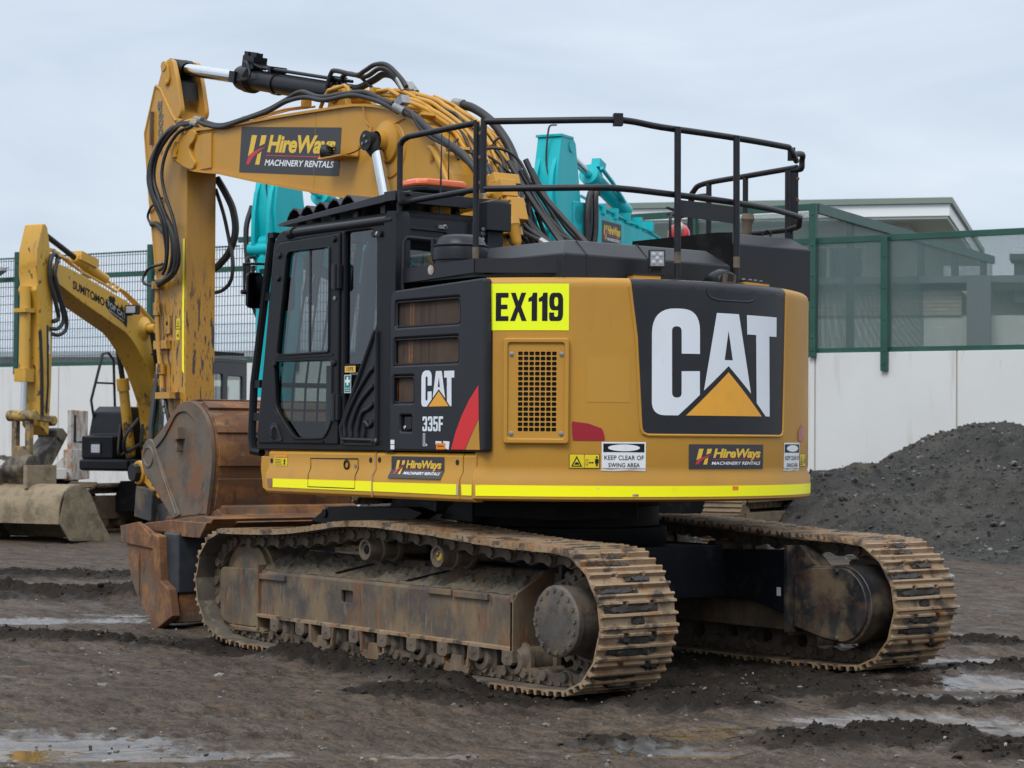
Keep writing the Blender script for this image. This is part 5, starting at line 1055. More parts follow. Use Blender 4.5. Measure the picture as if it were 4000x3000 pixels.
# rim standing proud of the left face
rim = [(5.36,1.95),(5.33,2.2)]
ar.tube([(5.68,ha,1.92),(5.80,ha,2.40),(5.89,ha,3.075),(5.952,ha,3.388),(6.046,ha,3.823),(6.132,ha,4.321),(6.162,ha,4.51),(5.96,ha,4.945)], .014, 6)
ar.tube([(5.955,ha,4.945),(5.86,ha,4.90),(5.62,ha,4.62),(5.55,ha,4.56)], .016, 6)
ar.cyl((5.33,-.21,4.27),(5.33,.21,4.27),.10)
ARM = ar.build('arm', ARM_YEL, EX, bevel=.008, ang=38)
q = MB(); q.add([(5.388,ha+.004,3.44),(5.350,ha+.004,3.44),(5.348,ha+.004,2.57),(5.337,ha+.004,2.18),(5.377,ha+.004,2.21),(5.388,ha+.004,2.6)], [(0,1,2,3,4,5)]); q.build('reflective_tape', TAPE, ARM, shade=False)
q = MB(); q.flat(fit(text('3500kg', .045), 0,1,0,1), lambda a,b: (5.93-.115*b-.02*a, ha+.004, 4.27+.52*a)); q.build('load_lettering', GREYTXT, ARM, recalc=False, shade=False)
q = MB(); warn2 = lambda a,b,l=0: (5.50-.07*a, ha+.003+.0006*l, 2.50+.20*b); q.flat(fill([rect(0,1,0,1)]), lambda a,b: warn2(a,b), 0); q.flat(fill([rect(0,1,.48,.52)]), lambda a,b: warn2(a,b,1), 1); q.flat(fill([[(.15,.6),(.85,.6),(.5,.92)],[(.3,.64),(.5,.82),(.7,.64)][::-1]]), lambda a,b: warn2(a,b,1), 1); q.flat(fill([[(.2,.2),(.6,.3),(.6,.1)],[(.7,.1),(.8,.1),(.8,.38),(.7,.38)]]), lambda a,b: warn2(a,b,1), 1); q.build('warning_label', [SAFEY, DECK], ARM, recalc=False, shade=False)
q = MB(); q.prism(rrect(5.60,5.70,2.56,2.74,.01), ha, ha+.02, 'y'); q.cyl((5.65,ha,2.66),(5.65,ha+.022,2.66),.022,m=1); q.box(5.60,5.86,ha,ha+.05,2.42,2.50); q.build('mounting_pad', [ARM_YEL, TRIMB], ARM, bevel=.003)
q = MB(); q.tube([(5.80,ha+.045,3.04),(5.79,ha+.05,2.80),(5.76,ha+.05,2.50),(5.70,ha+.05,2.20),(5.64,ha+.06,1.98)], .024, 10); q.cyl((5.80,ha+.045,3.06),(5.80,ha+.045,2.99),.055,n=14); q.cyl((5.79,ha+.05,2.86),(5.785,ha+.05,2.74),.040,n=10); q.cyl((5.71,ha+.05,2.28),(5.70,ha+.05,2.18),.045,n=10); q.obox((5.54,ha+.06,1.98),((1,0,0),(0,1,0),(0,0,1)),(.14,.06,.03)); q.build('arm_pipe', ARM_YEL, ARM)
q = MB(); q.tube([(5.98,-.04,2.35),(5.95,0,1.50)], .034, 12); q.build('piston_rod', CHROME, ARM)
q = MB(); q.tube([(6.18,0,3.10),(6.08,0,2.65),(6.0,0,2.35)], [.06,.06,.07], 14); q.build('bucket_cylinder', TRIMB, ARM)
q = MB(); q.box(5.985,6.01,.12,.19,4.38,4.70); q.build('bracket', RUST, ARM)
hoses('arm_hose', [
 (.029, [(5.03,.22,4.50),(5.25,.25,4.50),(5.45,.30,4.42),(5.60,.34,4.25),(5.66,.36,4.02),(5.58,.36,3.82),(5.44,.33,3.66),(5.33,.30,3.48),(5.29,.28,3.30),(5.36,.26,3.13),(5.60,.24,3.05),(5.76,.21,3.05)]),
 (.022, [(5.0,.25,4.47),(5.25,.29,4.46),(5.42,.33,4.36),(5.55,.36,4.2),(5.58,.37,4.0),(5.48,.36,3.8),(5.40,.33,3.62),(5.34,.30,3.45),(5.36,.28,3.25),(5.5,.25,3.10),(5.74,.22,3.02)]),
 (.016, [(5.05,.20,4.53),(5.35,.24,4.50),(5.58,.30,4.36),(5.70,.34,4.18),(5.72,.35,3.98),(5.60,.34,3.76),(5.50,.32,3.6),(5.50,.28,3.40),(5.52,.26,3.28),(5.62,.22,3.20),(5.80,.18,3.17)]),
 (.014, [(5.06,.23,4.51),(5.28,.30,4.47),(5.46,.37,4.34),(5.57,.40,4.12),(5.55,.40,3.9),(5.46,.37,3.72),(5.39,.34,3.55),(5.40,.31,3.38),(5.48,.28,3.2),(5.62,.24,3.12)]),
 (.016, [(5.02,.28,4.44),(5.2,.32,4.40),(5.34,.36,4.25),(5.40,.38,4.05),(5.36,.37,3.85),(5.24,.35,3.62),(5.18,.33,3.40),(5.20,.30,3.24),(5.3,.27,3.14),(5.45,.24,3.12)]),
 (.026, [(5.56,.20,3.58),(5.66,.20,3.52),(5.76,.19,3.56),(5.86,.18,3.61),(5.98,.17,3.62)]),
 (.012, [(5.76,.18,3.85),(5.85,.18,3.82),(5.98,.18,3.78),(6.06,.17,3.70),(6.0,.17,3.62)]),
 (.014, [(5.80,.22,3.02),(5.98,.24,3.05),(6.04,.22,3.12),(5.95,.2,3.2),(5.7,.2,3.22)]),
 (.034, [(5.36,-.18,4.03),(5.26,-.22,3.88),(5.16,-.24,3.72),(5.11,-.24,3.52),(5.17,-.22,3.34),(5.30,-.19,3.22),(5.40,-.17,3.17)]),
 (.018, [(5.38,-.18,3.93),(5.26,-.2,3.68),(5.15,-.2,3.42),(5.08,-.2,3.22),(5.12,-.2,3.05),(5.25,-.19,2.97),(5.38,-.17,2.95)]),
 (.016, [(5.60,.22,2.02),(5.58,.24,1.94),(5.54,.24,1.85),(5.48,.22,1.75),(5.46,.2,1.6)]),(.018, [(5.56,.22,2.0),(5.52,.25,1.90),(5.47,.25,1.78),(5.44,.22,1.6)])], par=ARM)
q = MB(); q.cyl((5.06,.22,4.515),(4.93,.22,4.49),.036,n=10); q.cyl((5.06,.26,4.475),(4.95,.26,4.45),.03,n=10); q.cyl((5.58,.235,1.99),(5.545,.24,1.88),.03,n=10); q.cyl((5.535,.245,1.86),(5.52,.245,1.82),.026,n=10); build_each(q, 'hose_fitting', STEEL, ARM)
q = MB(); q.tube(crom([(4.60,.22,4.34),(4.85,.24,4.40),(5.0,.24,4.49),(5.18,.25,4.50),(5.32,.26,4.45)],4), .024, 8); q.obox((5.22,.26,4.44),((1,0,.3),(0,1,0),(-.3,0,1)),(.12,.04,.025)); q.build('arm_pipe', YELLOW, ARM)
# quick hitch at the arm's foot
q = MB(); q.cyl((6.06,-.20,1.25),(6.06,.25,1.25),.115,n=18); q.obox((5.88,.1,1.17),((1,0,.5),(0,1,0),(-.5,0,1)),(.24,.12,.06)); q.build('tipping_link', YELLOW, ARM, bevel=.01)
q = MB(); q.cyl((6.06,.25,1.25),(6.06,.31,1.25),.085,n=8); q.build('link_pin', TRIMB, ARM)
q = MB(); q.obox((5.92,0,.96),((1,0,.12),(0,1,0),(-.12,0,1)),(.17,.26,.15)); q.obox((5.70,0,.84),((1,0,-.3),(0,1,0),(.3,0,1)),(.22,.20,.12)); q.cyl((5.62,-.26,.70),(5.62,.26,.70),.06); q.build('quick_hitch', GUARDB, ARM, bevel=.012)

# ================================================================== ATTACHMENTS LYING BEHIND THE TRACK
b2 = thing('digging_bucket', 'rusty open bucket standing on the mud beside the near track, under the big rounded bucket', 'bucket', (3.9,.75,0))
def shift(mb, o): mb.v = [(a-o[0], b-o[1], c-o[2]) for a,b,c in mb.v]; return mb
OB = (3.9,.75,0)
q = MB(); prof = [(4.26,.80),(4.22,.70),(4.14,.42),(4.00,.24),(3.80,.10),(3.62,.06)]
prof = [(p.x,p.z) for p in crom([(a,0,b) for a,b in prof], 4)]; inn = [(a-.03, b+.02) for a,b in prof]
q.prism(prof+inn[::-1], -.30, 1.30, 'y'); shift(q, OB).build('shell', RUST, b2)
for y_, lab in ((1.30,None),(-.30,None)):
    q = MB(); q.prism(prof+[(3.60,.08),(3.60,.40),(3.72,.78),(3.95,.86)], y_-.015, y_+.015, 'y'); q.prism([(4.28,.69),(4.30,.83),(3.98,.875),(3.76,.76),(3.72,.66)], y_+.0, y_+.035, 'y')
    q.prism([(3.97,.60),(3.985,.62),(3.99,.30),(3.965,.25)], y_+.012, y_+.03, 'y'); shift(q, OB).build('side_plate', RUST, b2, bevel=.006)
    q = MB(); q.prism([(3.74,.79),(3.60,.77),(3.56,.40),(3.42,.34),(3.36,.12),(3.74,-.06),(3.72,.06),(3.64,.34),(3.70,.62)], y_-.04, y_+.045, 'y'); shift(q, OB).build('side_cutter', RUST, b2, bevel=.012)
q = MB(); q.box(3.40,3.66,-.28,1.27,.30,.80); shift(q, OB).build('back_plate', DARKB, b2, bevel=.02)
q = MB(); q.box(3.42,3.68,-.28,1.24,.06,.30); q.box(3.60,3.9,-.3,1.28,.04,.07); shift(q, OB).build('cutting_edge', RUST, b2, bevel=.01)
q = MB(); q.prism([(4.20,.80),(3.10,.78),(2.95,.93),(3.1,.95),(4.1,.86)], -.55, 1.20, 'y'); q.prism([(3.66,.77),(3.10,.77),(2.98,.90),(3.55,.90)], 1.18, 1.24, 'y'); shift(q, OB).build('top_plate', RUST, b2, bevel=.008)

b1 = thing('excavator_bucket', 'big rounded rust-brown bucket with closed back, lying on top of the open bucket', 'bucket', (3.75,.3,.9)); OB = (3.75,.3,.9)
Y1, Y0 = 1.0, -.36
P1 = [(3.36,.955),(3.30,1.20),(3.275,1.45),(3.32,1.66),(3.43,1.80),(3.56,1.875),(3.70,1.895),(3.84,1.865),(3.97,1.78),(4.16,1.64),(4.30,1.565)]
arc = [(p.x,p.z) for p in crom([(a,0,b) for a,b in P1], 5)]
outl = arc+[(4.40,1.56),(4.475,1.50),(4.49,1.42),(4.45,1.32),(4.12,1.07),(3.90,.905),(3.70,.93)]
for y_ in (Y1, Y0):
    q = MB(); vf = plate([outl], .036, .006); q.add([(u, y_+w, v) for u,v,w in vf[0]], vf[1])
    s_ = 1 if y_ > .3 else -1
    vf = plate([arc+[(a+.16*(1 if i < len(arc)*.45 else (1-(i-len(arc)*.45)/(len(arc)*.4)) if i < len(arc)*.85 else 0), b-.09*min(1,i/len(arc)*1.7)) for i,(a,b) in list(enumerate(arc))[::-1]]], .02, .003); 
    q.add([(u, y_+s_*.024+w, v) for u,v,w in vf[0]], vf[1])
    vf = plate([rpoly([(4.30,1.57),(4.40,1.575),(4.50,1.46),(4.47,1.31),(3.92,.90),(3.80,.93),(4.18,1.40)],[.05,.06,.08,.08,.03,.03,.05],4)], .03, .006); q.add([(u, y_+s_*.026+w, v) for u,v,w in vf[0]], vf[1])
    q.lathe([(.098,0),(.092,.012),(.075,.012),(.070,.004),(0,.004)], (4.36,y_+s_*.04,1.42), (0,s_,0), 28)
    q.tube([(4.24,y_+s_*.03,1.46),(4.10,y_+s_*.04,1.26),(3.86,y_+s_*.04,.94)], .011, 6)
    for k in range(6): q.obox((4.36-.085*k, y_+s_*.018, 1.235-.062*k), ((.8,0,.6),(0,1,0),(-.6,0,.8)), (.035,.012,.006)); q.obox((4.385-.085*k, y_+s_*.018, 1.255-.062*k), ((.6,0,-.8),(0,1,0),(.8,0,.6)), (.03,.012,.006))
    for k in range(5): q.obox((3.42+.02*(k%2), y_+s_*.03, .99+.05*k), ((.6,0,.8 if k%2 else -.8),(0,1,0),(-.8,0,.6)), (.035,.006,.004))
    q.obox((3.80,y_+s_*.05,1.62),((.2,0,1),(0,1,0),(1,0,-.2)),(.05,.035,.035)); q.obox((3.82,y_+s_*.045,1.53),((.2,0,1),(0,1,0),(1,0,-.2)),(.06,.025,.018))
    shift(q, OB).build('side_plate', RUSTG, b1, bevel=.004)
q = MB(); inn = [(3.75+(a-3.75)*.93, 1.35+(b-1.35)*.93) for a,b in arc]; q.prism(arc+inn[::-1], Y0, Y1, 'y')
shift(q, OB).build('shell', RUST, b1, ang=25)
q = MB(); A_ = arc
def wear(i0, i1, t, y0, y1):
    seg = A_[i0:i1+1]; o_ = [(3.75+(a-3.75)*(1+t), 1.35+(b-1.35)*(1+t)) for a,b in seg]; q.prism(seg+o_[::-1], y0, y1, 'y')
for (i0,i1,t) in ((1,6,.035),(8,12,.045),(14,18,.035),(21,25,.045),(28,33,.035)): wear(i0,i1,t,Y0+.0,Y1-.03)
build_each(shift(q, OB), 'wear_plate', RUST, b1, bevel=.004)
q = MB(); q.prism([(3.40,.96),(3.28,1.0),(3.22,.965),(2.92,.90),(3.02,.86),(3.55,.90)], Y0, Y1-.02, 'y'); q.prism([(3.36,.955),(3.26,1.03),(3.20,1.02),(3.18,.95)], Y0, Y1-.05, 'y'); q.box(3.3,4.3,-.2,.9,.86,.90); shift(q, OB).build('cutting_lip', RUST, b1, bevel=.008)

fx = thing('fire_extinguisher', 'red fire extinguisher with a paper tag on the tail covers behind the hand rail', 'fire extinguisher', (-.64,-.60,2.89))
q = MB(); q.lathe([(0,0),(.075,.0),(.082,.015),(.082,.20),(.078,.235),(.055,.27),(.03,.285),(.022,.30),(.022,.33)], (0,0,0), (0,0,1), 24); q.build('cylinder', REDEXT, fx)
q = MB(); q.box(-.03,.03,-.02,.02,.325,.36); q.obox((-.01,.05,.375),((0,1,.25),(1,0,0),(0,-.25,1)),(.08,.012,.006)); q.obox((-.01,.05,.35),((0,1,-.1),(1,0,0),(0,.1,1)),(.07,.012,.006)); q.tube(crom([(.0,.02,.34),(-.03,.10,.34),(-.05,.13,.28),(-.04,.12,.15)],5), .011, 8); q.lathe([(.02,0),(.02,.015),(0,.016)],(-.03,-.01,.345),(-1,0,0),12); q.build('valve', TRIMB, fx)
q = MB(); q.add([(-.075,.06,.30),(-.085,.10,.24),(-.09,.06,.20),(-.08,.02,.26)], [(0,1,2,3)]); o = q.build('paper_tag', TAG, fx); o.modifiers.new('solid','SOLIDIFY').thickness = .002
q = MB(); q.lathe([(.0835,.10),(.0835,.13)], (0,0,0), (0,0,1), 24); q.build('bracket_band', STEEL, fx)

# ================================================================== OTHER MACHINES IN THE YARD
HEAD = math.atan2((RH*-.45+FH*-.893).y, (RH*-.45+FH*-.893).x)
LTRK = mk('far_track_steel', (.17, .115, .065), .75, layers=[dict(c=(.08,.065,.05), s=5, lo=.45, hi=.65, a=.8), dict(c=(.24,.17,.10), s=8, lo=.55, hi=.7, a=.7)], bump=(30,.006))
def far_track(parent, y, half, rad, w, frame_mat):
    n = 44; loop = []
    per = 4*half+2*math.pi*rad; sh = MB()
    for i in range(n):
        t = i/n*per
        if t < 2*half: p, a = (-half+t, 0), 0
        elif t < 2*half+math.pi*rad: an = (t-2*half)/rad; p, a = (half+rad*math.sin(an), rad-rad*math.cos(an)), an
        elif t < 4*half+math.pi*rad: p, a = (half-(t-2*half-math.pi*rad), 2*rad), math.pi
        else: an = (t-4*half-math.pi*rad)/rad; p, a = (-half-rad*math.sin(an), rad+rad*math.cos(an)), math.pi+an
        d = Vector((math.cos(a), 0, math.sin(a))); nr = Vector((math.sin(a), 0, -math.cos(a))); c = Vector((p[0], y, p[1]))+d*per/n/2-nr*.04
        sh.obox(c, (d,(0,1,0),nr), (per/n*.49, w/2, .014)); 
        for s_ in (-.3,0.05,.4): sh.obox(c+d*per/n*s_+nr*.025, (d,(0,1,0),nr), (.011, w/2, .016))
        sh.obox(c-nr*.07, (d,(0,1,0),nr), (per/n*.42, .10, .05))
    tr = sh.build('crawler_track', LTRK, parent)
    q = MB(); q.prism([(-half-.1,rad-.18),(-half,rad+.18),(half,rad+.2),(half+.1,rad-.18)], y-w*.46, y+w*.46, 'y'); q.lathe([(0,.0),(rad*.6,.0),(rad*.62,.1),(rad*.86,.12),(rad*.86,.2)], (-half, y+w/2*(1 if y > 0 else -1), rad), (0,-1 if y > 0 else 1,0), 22); q.lathe([(0,.05),(rad*.8,.06),(rad*.85,.14),(rad*.85,.3)], (half, y+w/2*(1 if y > 0 else -1), rad), (0,-1 if y > 0 else 1,0), 22)
    for i in range(6): q.cyl((-half+.25+i*(2*half-.5)/5, y-w*.44, .16),(-half+.25+i*(2*half-.5)/5, y+w*.44, .16), .10, n=12)
    q.build('track_frame', frame_mat, tr, bevel=.01); return tr
def machine(name, label, C, paint, boom_p, arm_p, hb, ha, s=dict()):
    x_, y_, _ = W(*C); m_ = thing(name, label, 'excavator', (x_, y_, 0), HEAD); cs_ = s.get('cws', 1.0)
    H = s.get('half',1.55); wd = s.get('w',1.0)
    for sy in (-1,1): far_track(m_, sy*wd, H, .40, .55, s.get('frame', LTRK))
    q = MB(); q.prism([(-.8,.35),(-.6,.85),(.6,.85),(.8,.35)], -wd, wd, 'x'); q.cyl((0,0,.8),(0,0,1.02),.6); q.build('undercarriage', GREASE, m_)
    q = MB(); q.prism([(1.25,-1.2),(1.25,1.2),(-1.5*cs_,1.2*(.5+.5*cs_)),(-2.0*cs_,.7),(-2.0*cs_,-.7),(-1.5*cs_,-1.2)], 1.02, 1.22, 'z'); q.build('deck', s.get('deckm',BLACK), m_, bevel=.02)
    q = MB(); q.prism([(a*cs_,b*(.5+.5*cs_)) for a,b in [(-1.1,1.24),(-1.45,1.2),(-1.95,.75),(-2.05,0),(-1.95,-.75),(-1.45,-1.2),(-1.1,-1.24)]], 1.15, 2.0, 'z'); q.build('counterweight', paint, m_, bevel=.06)
    q = MB(); q.box(-1.2*cs_,.3,-1.15,1.15*(.4+.6*cs_),1.22,2.0); q.box(-1.0,-.1,-1.1,.2,2.0,2.2); q.build('engine_cover', paint, m_, bevel=.05)
    q = MB(); fm = s.get('front', BLACK)
    q.prism([(.3,1.22),(1.24,1.22),(1.24,1.60),(1.05,1.62),(.95,2.0),(.80,2.1),(.3,2.1)], -1.2, -.55, 'y'); q.prism([(1.2,1.02),(1.30,1.04),(1.30,1.2),(1.2,1.22)], -1.2, -.2, 'y'); q.build('tool_box', fm, m_, bevel=.03)
    # cab on the left
    q = MB(); fw = 1.42; zt = s.get('cabz',2.86)
    vf = plate([[(-.12,1.2),(fw,1.2),(fw+.04,1.75),(fw-.14,zt-.12),(fw-.3,zt),(-.12,zt)][::-1], rpoly([(.0,1.9),(.45,1.9),(.45,zt-.25),(.0,zt-.25)],.05), rpoly([(.58,1.45),(fw-.04,1.5),(fw-.06,1.8),(fw-.2,zt-.22),(.58,zt-.22)],.06)], .05, .01)
    for yy in (1.17,.35): q.add([(u,yy+w,v) for u,v,w in vf[0]], vf[1])
    q.box(-.12,-.07,.35,1.17,1.2,1.9); q.box(-.12,-.07,.35,1.17,zt-.3,zt); q.box(-.12,-.07,.35,.45,1.9,zt-.3); q.box(-.12,-.07,1.07,1.17,1.9,zt-.3); q.box(-.12,fw-.25,.33,1.2,zt-.03,zt+.05); q.box(fw-.05,fw,.35,1.17,1.2,1.5)
    for yy in (.38,1.15): q.loft([[(a+i,yy+j,z) for i,j in ((-.03,-.03),(.03,-.03),(.03,.03),(-.03,.03))] for a,z in ((fw,1.2),(fw+.03,1.75),(fw-.15,zt-.12))])
    cb_ = q.build('cab', s.get('cabm',GREYCAB), m_, bevel=.02)
    q = MB(); q.add([(-.06,1.165,1.85),(fw-.05,1.165,1.45),(fw-.2,1.165,zt-.2),(-.06,1.165,zt-.2)], [(0,1,2,3)]); q.add([(-.06,.36,1.85),(fw-.05,.36,1.45),(fw-.2,.36,zt-.2),(-.06,.36,zt-.2)], [(0,1,2,3)]); q.add([(fw-.01,.4,1.5),(fw-.01,1.13,1.5),(fw-.16,1.13,zt-.1),(fw-.16,.4,zt-.1)], [(0,1,2,3)]); q.build('cab_window', GLASSD, cb_)
    q = MB(); q.prism(rpoly([(.2,1.7),(.7,1.7),(.65,1.8),(.35,1.82),(.25,2.45),(.12,2.45)],.05), .55, 1.0, 'y'); q.build('seat', s.get('seat_reflm',SEATM), cb_)
    q = MB(); q.tube(crom([(fw-.1,1.22,zt-.55),(fw+.05,1.40,zt-.45),(fw+.05,1.45,zt-.6)],4), .012, 6); q.obox((fw+.04,1.46,zt-.68), ((1,.3,0),(-.3,1,0),(0,0,1)), (.03,.11,.17)); q.build('mirror', s.get('cabm',GREYCAB), m_, bevel=.02)
    q = MB(); q.prism([(-.1,zt+.10),(1.2,zt+.10),(1.5,zt+.06),(1.5,zt+.09),(1.2,zt+.15),(-.1,zt+.15)], .4, 1.15, 'y')
    for k in range(5): q.prism([(1.1+.09*k-.1,zt+.14),(1.1+.09*k,zt+.22),(1.1+.09*k+.09,zt+.13)], .45, 1.1, 'y')
    q.build('roof_guard', BLACK, cb_)
    # boom, arm
    bo_ = MB(); bo_.prism(boom_p, -hb, hb, 'y'); BOO = bo_.build('boom', paint, m_, bevel=.015, ang=45)
    ar_ = MB(); ar_.prism(arm_p, -ha, ha, 'y'); ARR = ar_.build('arm', paint, m_, bevel=.02, ang=40)
    return m_, BOO, ARR
# --- the older yellow machine on the left
f_ = lambda L: L
SB = [(3.82,4.26),(3.60,4.25),(3.35,4.20),(2.9,4.075),(2.3,3.895),(1.91,3.78),(1.68,3.68),(1.21,3.44),(.92,3.15),(.70,2.8),(.56,2.3),(.48,1.8),(.48,1.25),(.88,1.25),(.92,1.8),(1.0,2.13),(1.15,2.40),(1.32,2.66),(1.61,3.0),(1.80,3.17),(1.97,3.28),(2.53,3.49),(3.12,3.71),(3.63,3.93),(3.86,4.1)]
SA = [(3.87,4.80),(3.92,4.86),(3.99,4.85),(4.12,4.45),(4.13,4.1),(4.10,3.92),(4.14,3.82),(4.05,3.62),(4.04,3.0),(4.03,2.4),(4.0,1.75),(3.78,1.60),(3.73,2.4),(3.71,3.3),(3.73,3.7),(3.72,4.0),(3.77,4.33),(3.83,4.62)]
SM, SBO, SAR = machine('excavator', 'weathered yellow excavator with a mud caked grading bucket, parked by the white wall', (-5.58,36.3), OLD_YEL, SB, SA, .235, .175, dict(half=1.45, w=.95, front=BLACK, cabm=GREYCAB, seat_reflm=TEAL))  # teal seat colour stands in for a reflection in the cab glass
q = MB(); q.flat(fit(text('SUMITOMO', .03, 0, 1.0), 0,1,0,1), lambda a,b: (3.32-.80*a, .238, 3.895+.135*b-.235*a)); q.build('lettering', DECK, SBO, recalc=False, shade=False)
q = MB(); q.flat(fill([[(0,.42),(.03,.62),(.16,.66),(.14,.80),(.24,.95),(.34,.84),(.30,.98),(.42,1.0),(.45,.86),(.40,.74),(.50,.66),(.58,.80),(.62,.66),(.70,.78),(.74,.98),(.80,.76),(.88,.62),(.96,.66),(1,.35),(.97,0),(.80,.10),(.3,.12),(.04,.24)]]), lambda a,b: (2.50-.58*a, .238, 3.585+.34*b-.24*a), 0)
q.flat(fit(text('TOP CAT', .04), .06,.92,.34,.60), lambda a,b: (2.50-.58*a, .241, 3.585+.34*b-.24*a), 1); q.flat(fit(text('MACHINERY', .03), .14,.86,.16,.26), lambda a,b: (2.50-.58*a, .241, 3.585+.34*b-.24*a), 1); q.build('owner_emblem', [DECK, mk('decal_grey',(.30,.29,.27),.5)], SBO, recalc=False, shade=False)
q = MB()
for k,(o_) in enumerate((.06,.10,.15,.19)): 
    y_ = .19-.08*k; q.tube([(3.66,y_,4.26+o_*.9+.08),(3.42,y_,4.29+o_*1.1),(3.28,y_,4.22+o_),(3.05,y_,4.12+o_),(2.4,y_,3.94+o_),(2.15,y_,3.86+o_),(2.08,y_,3.92+o_),(1.9,y_,3.87+o_),(1.5,y_,3.66+o_),(1.1,y_,3.40+o_),(.92,y_,3.10)], .02, 6)
q.obox((2.75,0,4.40),((1,0,.25),(0,1,0),(-.25,0,1)),(.22,.12,.07)); build_each(q, 'hydraulic_pipe', OLD_YEL, SBO)
q = MB(); q.cyl((2.20,0,4.12),(3.0,0,4.42),.085); q.build('arm_cylinder', OLD_YEL, SBO); q = MB(); q.cyl((2.95,0,4.40),(3.88,0,4.78),.045); q.build('piston_rod', TRIMB, SBO)
hoses('arm_hose', [(.035,[(3.55,.15,4.36),(3.75,.2,4.40),(3.86,.22,4.25),(3.84,.22,3.95),(3.70,.22,3.62),(3.62,.2,3.42),(3.75,.2,3.36)]),(.03,[(3.55,.1,4.33),(3.70,.22,4.30),(3.76,.24,4.0),(3.62,.24,3.65),(3.52,.22,3.40),(3.62,.2,3.26),(3.8,.18,3.25)]),(.03,[(3.6,.17,4.3),(3.8,.26,4.15),(3.68,.26,3.8),(3.48,.24,3.45),(3.46,.22,3.25),(3.6,.2,3.16),(3.75,.18,3.17)])], par=SAR, n=8)
for sy in (1,-1):
    q = MB(); q.cyl((.98,sy*.37,1.25),(1.21,sy*.37,2.48),.085); q.cyl((1.19,sy*.37,2.36),(1.23,sy*.37,2.56),.105); q.build('boom_cylinder', OLD_YEL, SM); q = MB(); q.cyl((1.2,sy*.37,2.45),(1.44,sy*.37,3.34),.045); q.build('piston_rod', TRIMB, SM)
q = MB(); q.cyl((1.45,-.45,3.36),(1.45,.45,3.36),.075); q.lathe([(.20,.235),(.12,.28),(.09,.31)],(1.45,0,3.36),(0,1,0),20); q.build('cylinder_boss', OLD_YEL, SBO)
q = MB(); q.obox((1.95,.36,3.64),((1,0,0),(0,1,0),(0,0,1)),(.05,.115,.075)); q.obox((2.0,.36,3.64),((1,0,0),(0,1,0),(0,0,1)),(.012,.09,.055),1); q.box(1.9,1.98,.17,.33,3.55,3.58); q.build('boom_lamp', [TRIMB, LENS], SBO, bevel=.008)
q = MB(); q.tube([(4.16,0,3.88),(4.17,0,2.62),(4.17,0,2.50)],[.085,.085,.10], 14); q.obox((4.17,0,2.52),((1,0,0),(0,1,0),(0,0,1)),(.10,.11,.10)); q.box(4.0,4.3,-.11,.11,3.48,3.54); q.build('bucket_cylinder', OLD_YEL, SAR); q = MB(); q.cyl((4.17,0,2.5),(4.18,0,1.92),.05); q.build('piston_rod', CHROME, SAR)
q = MB(); q.tube([(4.02,.17,3.2),(3.98,.18,2.6),(3.96,.18,1.9)],.03,6); q.tube([(3.85,.17,3.3),(3.82,.17,2.4),(3.85,.17,1.95)],.022,6); build_each(q, 'arm_pipe', TRIMB, SAR)
q = MB(); q.flat(fill([rect(0,1,0,1)]), lambda a,b: (3.85-.07*a,.178,2.86+.34*b), 0); q.flat(fit(text('1200kg',.02),.1,.9,.1,.9), lambda a,b: (3.84-.05*b,.180,2.88+.14*a),1); q.build('capacity_label', [WHITE, DECK], SAR, recalc=False, shade=False)
q = MB(); q.cyl((4.2,-.26,1.90),(4.2,.26,1.90),.085); q.cyl((3.68,-.2,1.83),(3.68,.2,1.83),.08); q.obox((3.95,.17,1.87),((1,0,.1),(0,1,0),(-.1,0,1)),(.26,.03,.045)); q.obox((3.95,-.17,1.87),((1,0,.1),(0,1,0),(-.1,0,1)),(.26,.03,.045))
for y_ in (-.13,.13): q.obox((4.19,y_,1.60),((1,0,0),(0,1,0),(0,0,1)),(.05,.045,.30))
q.obox((4.19,0,1.36),((1,0,0),(0,1,0),(0,0,1)),(.06,.16,.08)); q.build('bucket_link', mk('muddy_yellow', (.40,.25,.06), .6, layers=[dict(c=(.15,.115,.075), s=4, lo=.42, hi=.55, a=.9), dict(c=(.04,.035,.03), s=6, lo=.5, hi=.6, a=.9)], bump=(20,.01)), SAR, bevel=.01)
MUDST = mk('mud_caked_steel', (.25,.193,.122), .85, layers=[dict(c=(.11,.088,.06), s=4, lo=.48, hi=.62, a=.7), dict(c=(.31,.245,.16), s=7, lo=.55, hi=.7, a=.7), dict(c=(.22,.17,.06), s=3, lo=.6, hi=.7, a=.5)], bump=(12,.02,60,.006))
q = MB(); q.prism([(4.35,1.28),(4.42,1.10),(4.30,.85),(3.9,.8),(3.8,1.0),(3.55,1.3),(3.3,1.62),(3.45,1.72),(3.75,1.45),(4.05,1.30)], -.17, .17, 'y'); q.cyl((4.28,-.22,1.08),(4.28,.22,1.08),.14); q.cyl((3.5,-.2,1.62),(3.5,.2,1.62),.10); q.cyl((4.25,.1,1.12),(4.25,.26,1.12),.19); q.build('tilt_hitch', mk('muddy_black_steel',(.03,.027,.024),.6,layers=[dict(c=(.15,.115,.075), s=4, lo=.45, hi=.58, a=.9)]), SAR, bevel=.015)
bk = [(4.35,.80),(4.25,.86),(4.02,.83),(3.84,.70),(3.78,.45),(3.62,.22),(3.36,.03)]; bk = [(p.x,p.z) for p in crom([(a,0,b) for a,b in bk],4)]
q = MB(); sh2 = [(4.62,.28),(4.60,.58),(4.45,.80),(4.22,.87),(4.02,.83),(3.84,.66),(3.66,.36),(3.36,.02),(3.50,.02),(4.0,.12),(4.4,.10)]; sh3 = [(p.x,p.z) for p in crom([(a,0,b) for a,b in sh2[:8]],3)]
